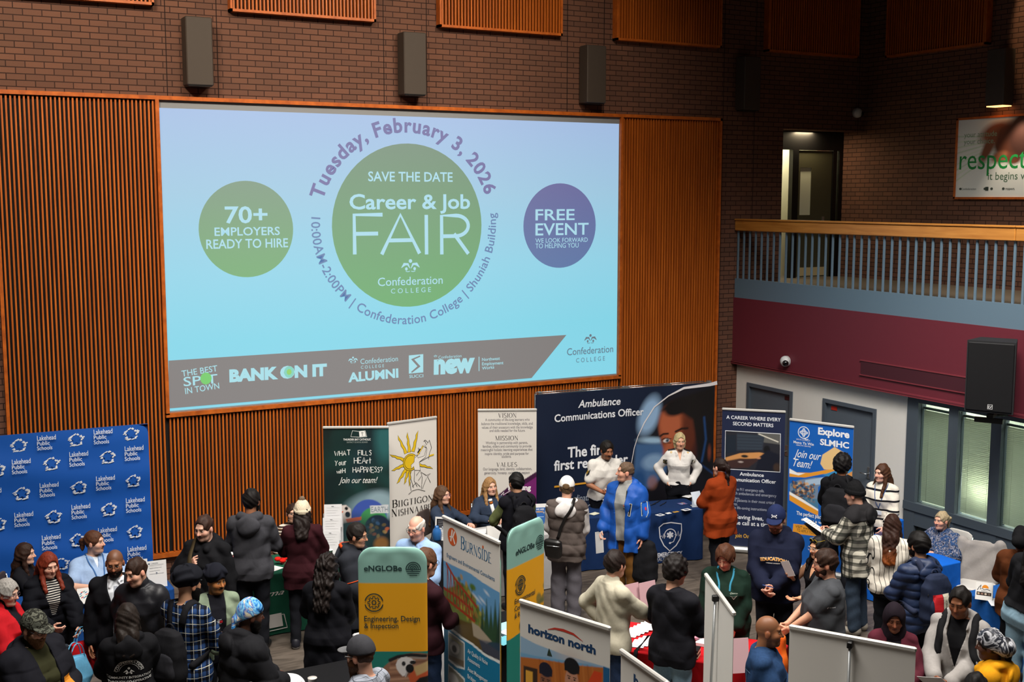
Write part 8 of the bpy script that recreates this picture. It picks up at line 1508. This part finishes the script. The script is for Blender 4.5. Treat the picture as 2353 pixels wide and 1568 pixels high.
# grey table, black tables
sheet_on(874, 1472, 'white information sheets on the pale table behind the gear banner', .3, .4, .1, '#c9c8c6', marks=lambda s: (s.text('GENERAL INFORMATION', 0, .34, .022, '#3a3a3c'), lines('#a4a4a6', 7)(s)))
for k, (px, py, cc, lb) in enumerate(((1156, 1440, '#8fbdc4', 'pale teal leaflet on the black table, the one at the back'), (1160, 1457, '#d0d4d6', 'white leaflet with dark square on the black table'), (1159, 1473, '#5fa3b0', 'teal leaflet at the front edge of the black table'))): sheet_on(px, py, lb, .22, .16, .2 + .1 * k, cc, marks=(lambda s: s.rect(-.08, -.02, .03, .12, '#22343a')) if k == 1 else None, name='leaflet', cat='leaflet', Z=.745 + .002 * k)
c = PZ(672, 1575, .80); o = empty('hard_hat', (c[0], c[1], .742), .3, 'white hard hat on the black table at the bottom edge', 'helmet'); G = Grid(ax_rng(-.2, .2, .007), ax_rng(-.2, .2, .007), ax_rng(-.02, .2, .007)); G.put(('e', (0, 0, .03), np.eye(3), (.115, .14, .125)), .01); G.put(('e', (0, .02, .025), np.eye(3), (.135, .165, .012)), .02); G.put(('c', (0, -.1, .12), (0, .1, .12), .02, .02), .03); X, Y, Z = G.pts(); G.F = np.maximum(G.F, .004 - Z).astype(f32); V, Q = G.mesh(); mesh_obj('shell', V, Q, M('white_hat', '#d8d9da', .25), o, True); MB().tube([(.118 * math.cos(t), .143 * math.sin(t), .045) for t in np.linspace(0, 6.28, 30, endpoint=False)], .005, 5, 0, True).build('rim_band', M('grey_band', '#8a8c90', .5), o)
c = PZ(718, 1572, .78); thing('paper_cup', MB().lathe((0, 0, 0), [(.03, 0), (.04, .09), (.042, .09), (.042, .095)]), M('pale_cup', '#b9b4ae', .5), (c[0], c[1], .742), 0, 'pale paper cup beside the white hard hat', 'cup')
# red table
ACR = NT('pink_acrylic'); ACR.base(lin4('#c9a4aa')); ACR.set(.12, 0, .5); ACR = ACR.m
def acrylic(px, py, w, h, label, f=0):
    c = PZ(px, py, .745); az = math.atan2(c[0], c[1]); o = empty('sign_holder', (c[0], c[1], .745), -az + math.radians(f), label, 'sign holder', 'acrylic sign holders on the red table'); a = MB().box((0, 0, h / 2), (w, .006, h)); q = a.build('sign_plate', ACR, o); q.rotation_euler = (math.radians(-9), 0, 0); MB().box((0, .05, .003), (w, .1, .006)).build('foot_plate', ACR, o)
acrylic(1452, 1408, .24, .30, 'pinkish acrylic sign holder just past the cream sleeve', 40); acrylic(1492, 1402, .22, .30, 'pinkish acrylic sign holder half hidden by the black sweater', 40); acrylic(1693, 1548, .24, .32, 'pinkish acrylic sign holder past the turned white banner', 20)
for k in range(6): sheet_on(1450 + 9 * k, 1456 - 4 * k, 'white booklet in the fan of booklets on the red table', .21, .14, .72 + .03 * k, '#d8d6da', .746 + .003 * k, marks=lambda s: (s.rect(-.09, .09, .012, .016, '#5a5a60'), s.ell(.07, .03, .006, .006, '#2a2a30')), name='booklet', cat='booklet', group='fanned white booklets on the red table')
for k in range(3): sheet_on(1468 + 10 * k, 1480 - 4 * k, 'white booklet in the nearer row on the red table', .21, .13, .75, '#cfcdd2', .746 + .003 * k, marks=lambda s: s.rect(-.09, .09, .012, .016, '#5a5a60'), name='booklet', cat='booklet', group='nearer row of white booklets on the red table')
c = PZ(1596, 1510, .745); o = empty('card_box', (c[0], c[1], .746), .7, 'stack of small black and cream boxes on the red table', 'boxes')
for k in range(4): MB().box((0, 0, .011 + k * .022), (.13, .09, .02), 0, None, .003).build('small_box', M('cream_card', '#b9a48c', .6) if k % 2 == 0 else M('black_card', '#141416', .5), o)
c = PZ(1590, 1474, .745); thing('candy_bowl', MB().lathe((0, 0, 0), [(.04, 0), (.07, .03), (.08, .06), (.085, .062), (.075, .055)]), M('pink_clear', '#c48a9c', .15, 0, .6), (c[0], c[1], .746), 0, 'pinkish clear bowl on the red table beside the black sweater', 'bowl')
sheet_on(1612, 1480, 'white box lid on the red table beside the clear bowl', .14, .09, .6, '#d4d2d6', th=.03, name='white_box', cat='box'); sheet_on(1598, 1492, 'small orange card among the boxes on the red table', .08, .07, .4, '#c4702c', name='card', cat='card')
P46 = PEOPLE['p46']; o = empty('bag_strap', P46.base, P46.rz, 'black bag strap trailing from the black sweater over the red table', 'strap'); MB().tube([P46.root.matrix_basis.inverted() @ Vector(PZ(x, y, z)) for x, y, z in ((1488, 1450, .95), (1474, 1468, .84), (1458, 1486, .775), (1454, 1510, .77))], .02, 8, flat=.25).build('strap_band', BKC, o)
# hoodie group
P32.world; hh = P32.world((P32.arm[1][2] + P32.arm[-1][2]) / 2 + np.array([0, .1, -.06])); b = soft_bag('carrier_bag', hh, .3, .1, .4, cloth('#d2601a', rough=.5), 'bright orange carrier bag held by the dark grey tee wearer', P32.rz + .4, .05, cloth('#d2601a', rough=.5))
def photo_(s): s.patch(-s.W / 2, s.W / 2, s.H * .5, s.H, '#6a6a4c'); s.w += .001; s.ell(-.02, s.H * .72, .03, .03, '#7a4a34'); s.ell(.03, s.H * .7, .025, .03, '#c9b4a8'); s.rect(-.04, .03, s.H * .2, s.H * .22, GRT)
hand_sheet(P31, 1, .11, .17, 'photo card held up by the woman in the black tank top', (0, .04, .09), (-15, 20, 10), marks=photo_, name='photo_card', cat='card')
c = P30.world((P30.arm[-1][2] + P30.arm[1][2]) / 2 + np.array([0, .1, .02])); thing('pen', MB().tube([(-.06, 0, 0), (.06, 0, .03)], .005, 6), M('blue_pen', '#23407c', .3), c, P30.rz + .3, 'blue pen held between the hands of the education hoodie wearer', 'pen')
hand_sheet(P33, -1, .22, .28, 'open white papers held by the plaid jacket wearer', (-.02, .08, .07), (-62, 8, 10), marks=lines(GRT)); hand_sheet(P33, 1, .2, .27, 'dark folder held under the white papers', (.02, .1, .0), (-58, 0, -6), '#23221f', name='folder', cat='folder')
hand_sheet(P42, 1, .22, .3, 'white brochure with blue bars in the hands of the grey hoodie wearer', (-.04, .1, .05), (-48, 14, -12), marks=lambda s: ([s.rect(-.07 + .045 * k, -.055 + .045 * k, .04, .27, '#2a5f8c') for k in range(3)], s.rect(.07, .078, .03, .28, '#c9903c'), s.rect(-.1, -.078, .03, .28, '#8a6a54'), s.rect(-.086, -.08, .03, .28, '#c9903c')), name='brochure', cat='brochure')
# tables at the windows
def sun(s): s.ell(.01, .13, .034, .034, '#d2801c', 24, 0, 0, 180); s.stroke([(-.07, .1), (-.05, .14), (-.035, .16), (-.04, .11), (-.02, .125), (.0, .11), (.03, .12), (.06, .11)], .006, '#3a3a3c'); s.rect(-.075, .075, .05, .085, '#2c211c'); [s.ell(-.055 + .036 * k, .067, .012, .01, ('#b9a48a', '#8a6a5c', '#c4b4a4', '#6a5a50')[k]) for k in range(4)]; s.text('Alliance', .0, .09, .02, '#5a5a5c', shear=.3)
tent_card(2261, 1376, .175, .2, 'white tent card with an orange sun on the deep blue table', sun, f=-4); sheet_on(2294, 1385, 'white sheets on the deep blue table beside the tent card', .26, .2, .9, '#c9ccd2')
def chair(c, rz, label, mat, coat=None):
    o = empty('chair', (c[0], c[1], 0), rz, label, 'chair'); G = Grid(ax_rng(-.3, .3, .01), ax_rng(-.3, .35, .01), ax_rng(.38, 1.0, .01)); G.put(('l', np.eye(3), np.zeros(3), np.array([.42, .43, .45, .46]), np.array([.2, .22, .22, .2]), np.array([.19, .21, .21, .19]), np.zeros(4), 4.), .01); V, Q = G.mesh(); mesh_obj('seat', V, Q, mat, o, True)
    G = Grid(ax_rng(-.3, .3, .01), ax_rng(-.4, .1, .01), ax_rng(.5, 1.0, .01)); G.put(('l', rx_(.14), np.array([0, -.2, .48]), np.array([.08, .12, .3, .4, .43]), np.array([.2, .22, .21, .18, .12]), np.full(5, .014), np.zeros(5), 4.), .01); V, Q = G.mesh(); mesh_obj('backrest', V, Q, mat, o, True)
    for sx in (-1, 1): MB().tube([(sx * .19, .18, 0), (sx * .18, .15, .43)], .012).build('leg', STEEL, o); MB().tube([(sx * .2, -.24, 0), (sx * .19, -.19, .43), (sx * .19, -.25, .85)], .012).build('leg', STEEL, o)
    return o
CH = M('brown_grey_seat', '#4a3f3c', .6)
for k_, lb, f_ in (('p22', 'brown folding chair under the woman in clear glasses', 1), ('p23', 'brown folding chair under the blonde woman in navy', 1), ('p1', 'brown folding chair under the long haired woman at the backdrop', 1), ('p5', 'brown folding chair under the light blue polo wearer', 1), ('p15', 'brown folding chair under the striped turtleneck wearer', 1)): q_ = PEOPLE[k_]; chair(q_.world((0, -.03, 0)), q_.rz, lb, CH)
q_ = PEOPLE['p38']; chair(q_.world((0, -.03, 0)), q_.rz, 'pale plastic chair under the paisley blouse wearer', M('pale_plastic', '#b9b6b2', .5))
c = PZ(2246, 1256, .93); o2 = chair((c[0], c[1]), math.radians(120), 'empty pale chair draped with a light grey coat by the windows', M('pale_plastic', '#b9b6b2', .5))
G = Grid(ax_rng(-.4, .4, .012), ax_rng(-.5, .2, .012), ax_rng(.25, 1.05, .012)); G.put(('l', rx_(.14), np.array([0, -.215, .48]), np.array([-.08, .0, .25, .4, .45]), np.array([.25, .27, .25, .2, .1]), np.array([.06, .06, .055, .045, .03]), np.zeros(5), 3.), .03); G.put(('c', (.22, -.28, .9), (.26, -.32, .55), .06, .05), .04); G.put(('c', (-.22, -.28, .9), (-.24, -.3, .5), .06, .05), .04); X, Y, Z = G.pts(); G.F = (G.F + .009 * np.sin(25 * X + 10 * Z) * np.sin(18 * Z + 14 * Y)).astype(f32); V, Q = G.mesh(); q = mesh_obj('grey_coat', V, Q, cloth('#8f8a87'), None, True); q.location = (c[0], c[1], 0); q.rotation_euler = (0, 0, math.radians(120)); tag(q, 'light grey coat hung over the back of the empty pale chair', 'coat')
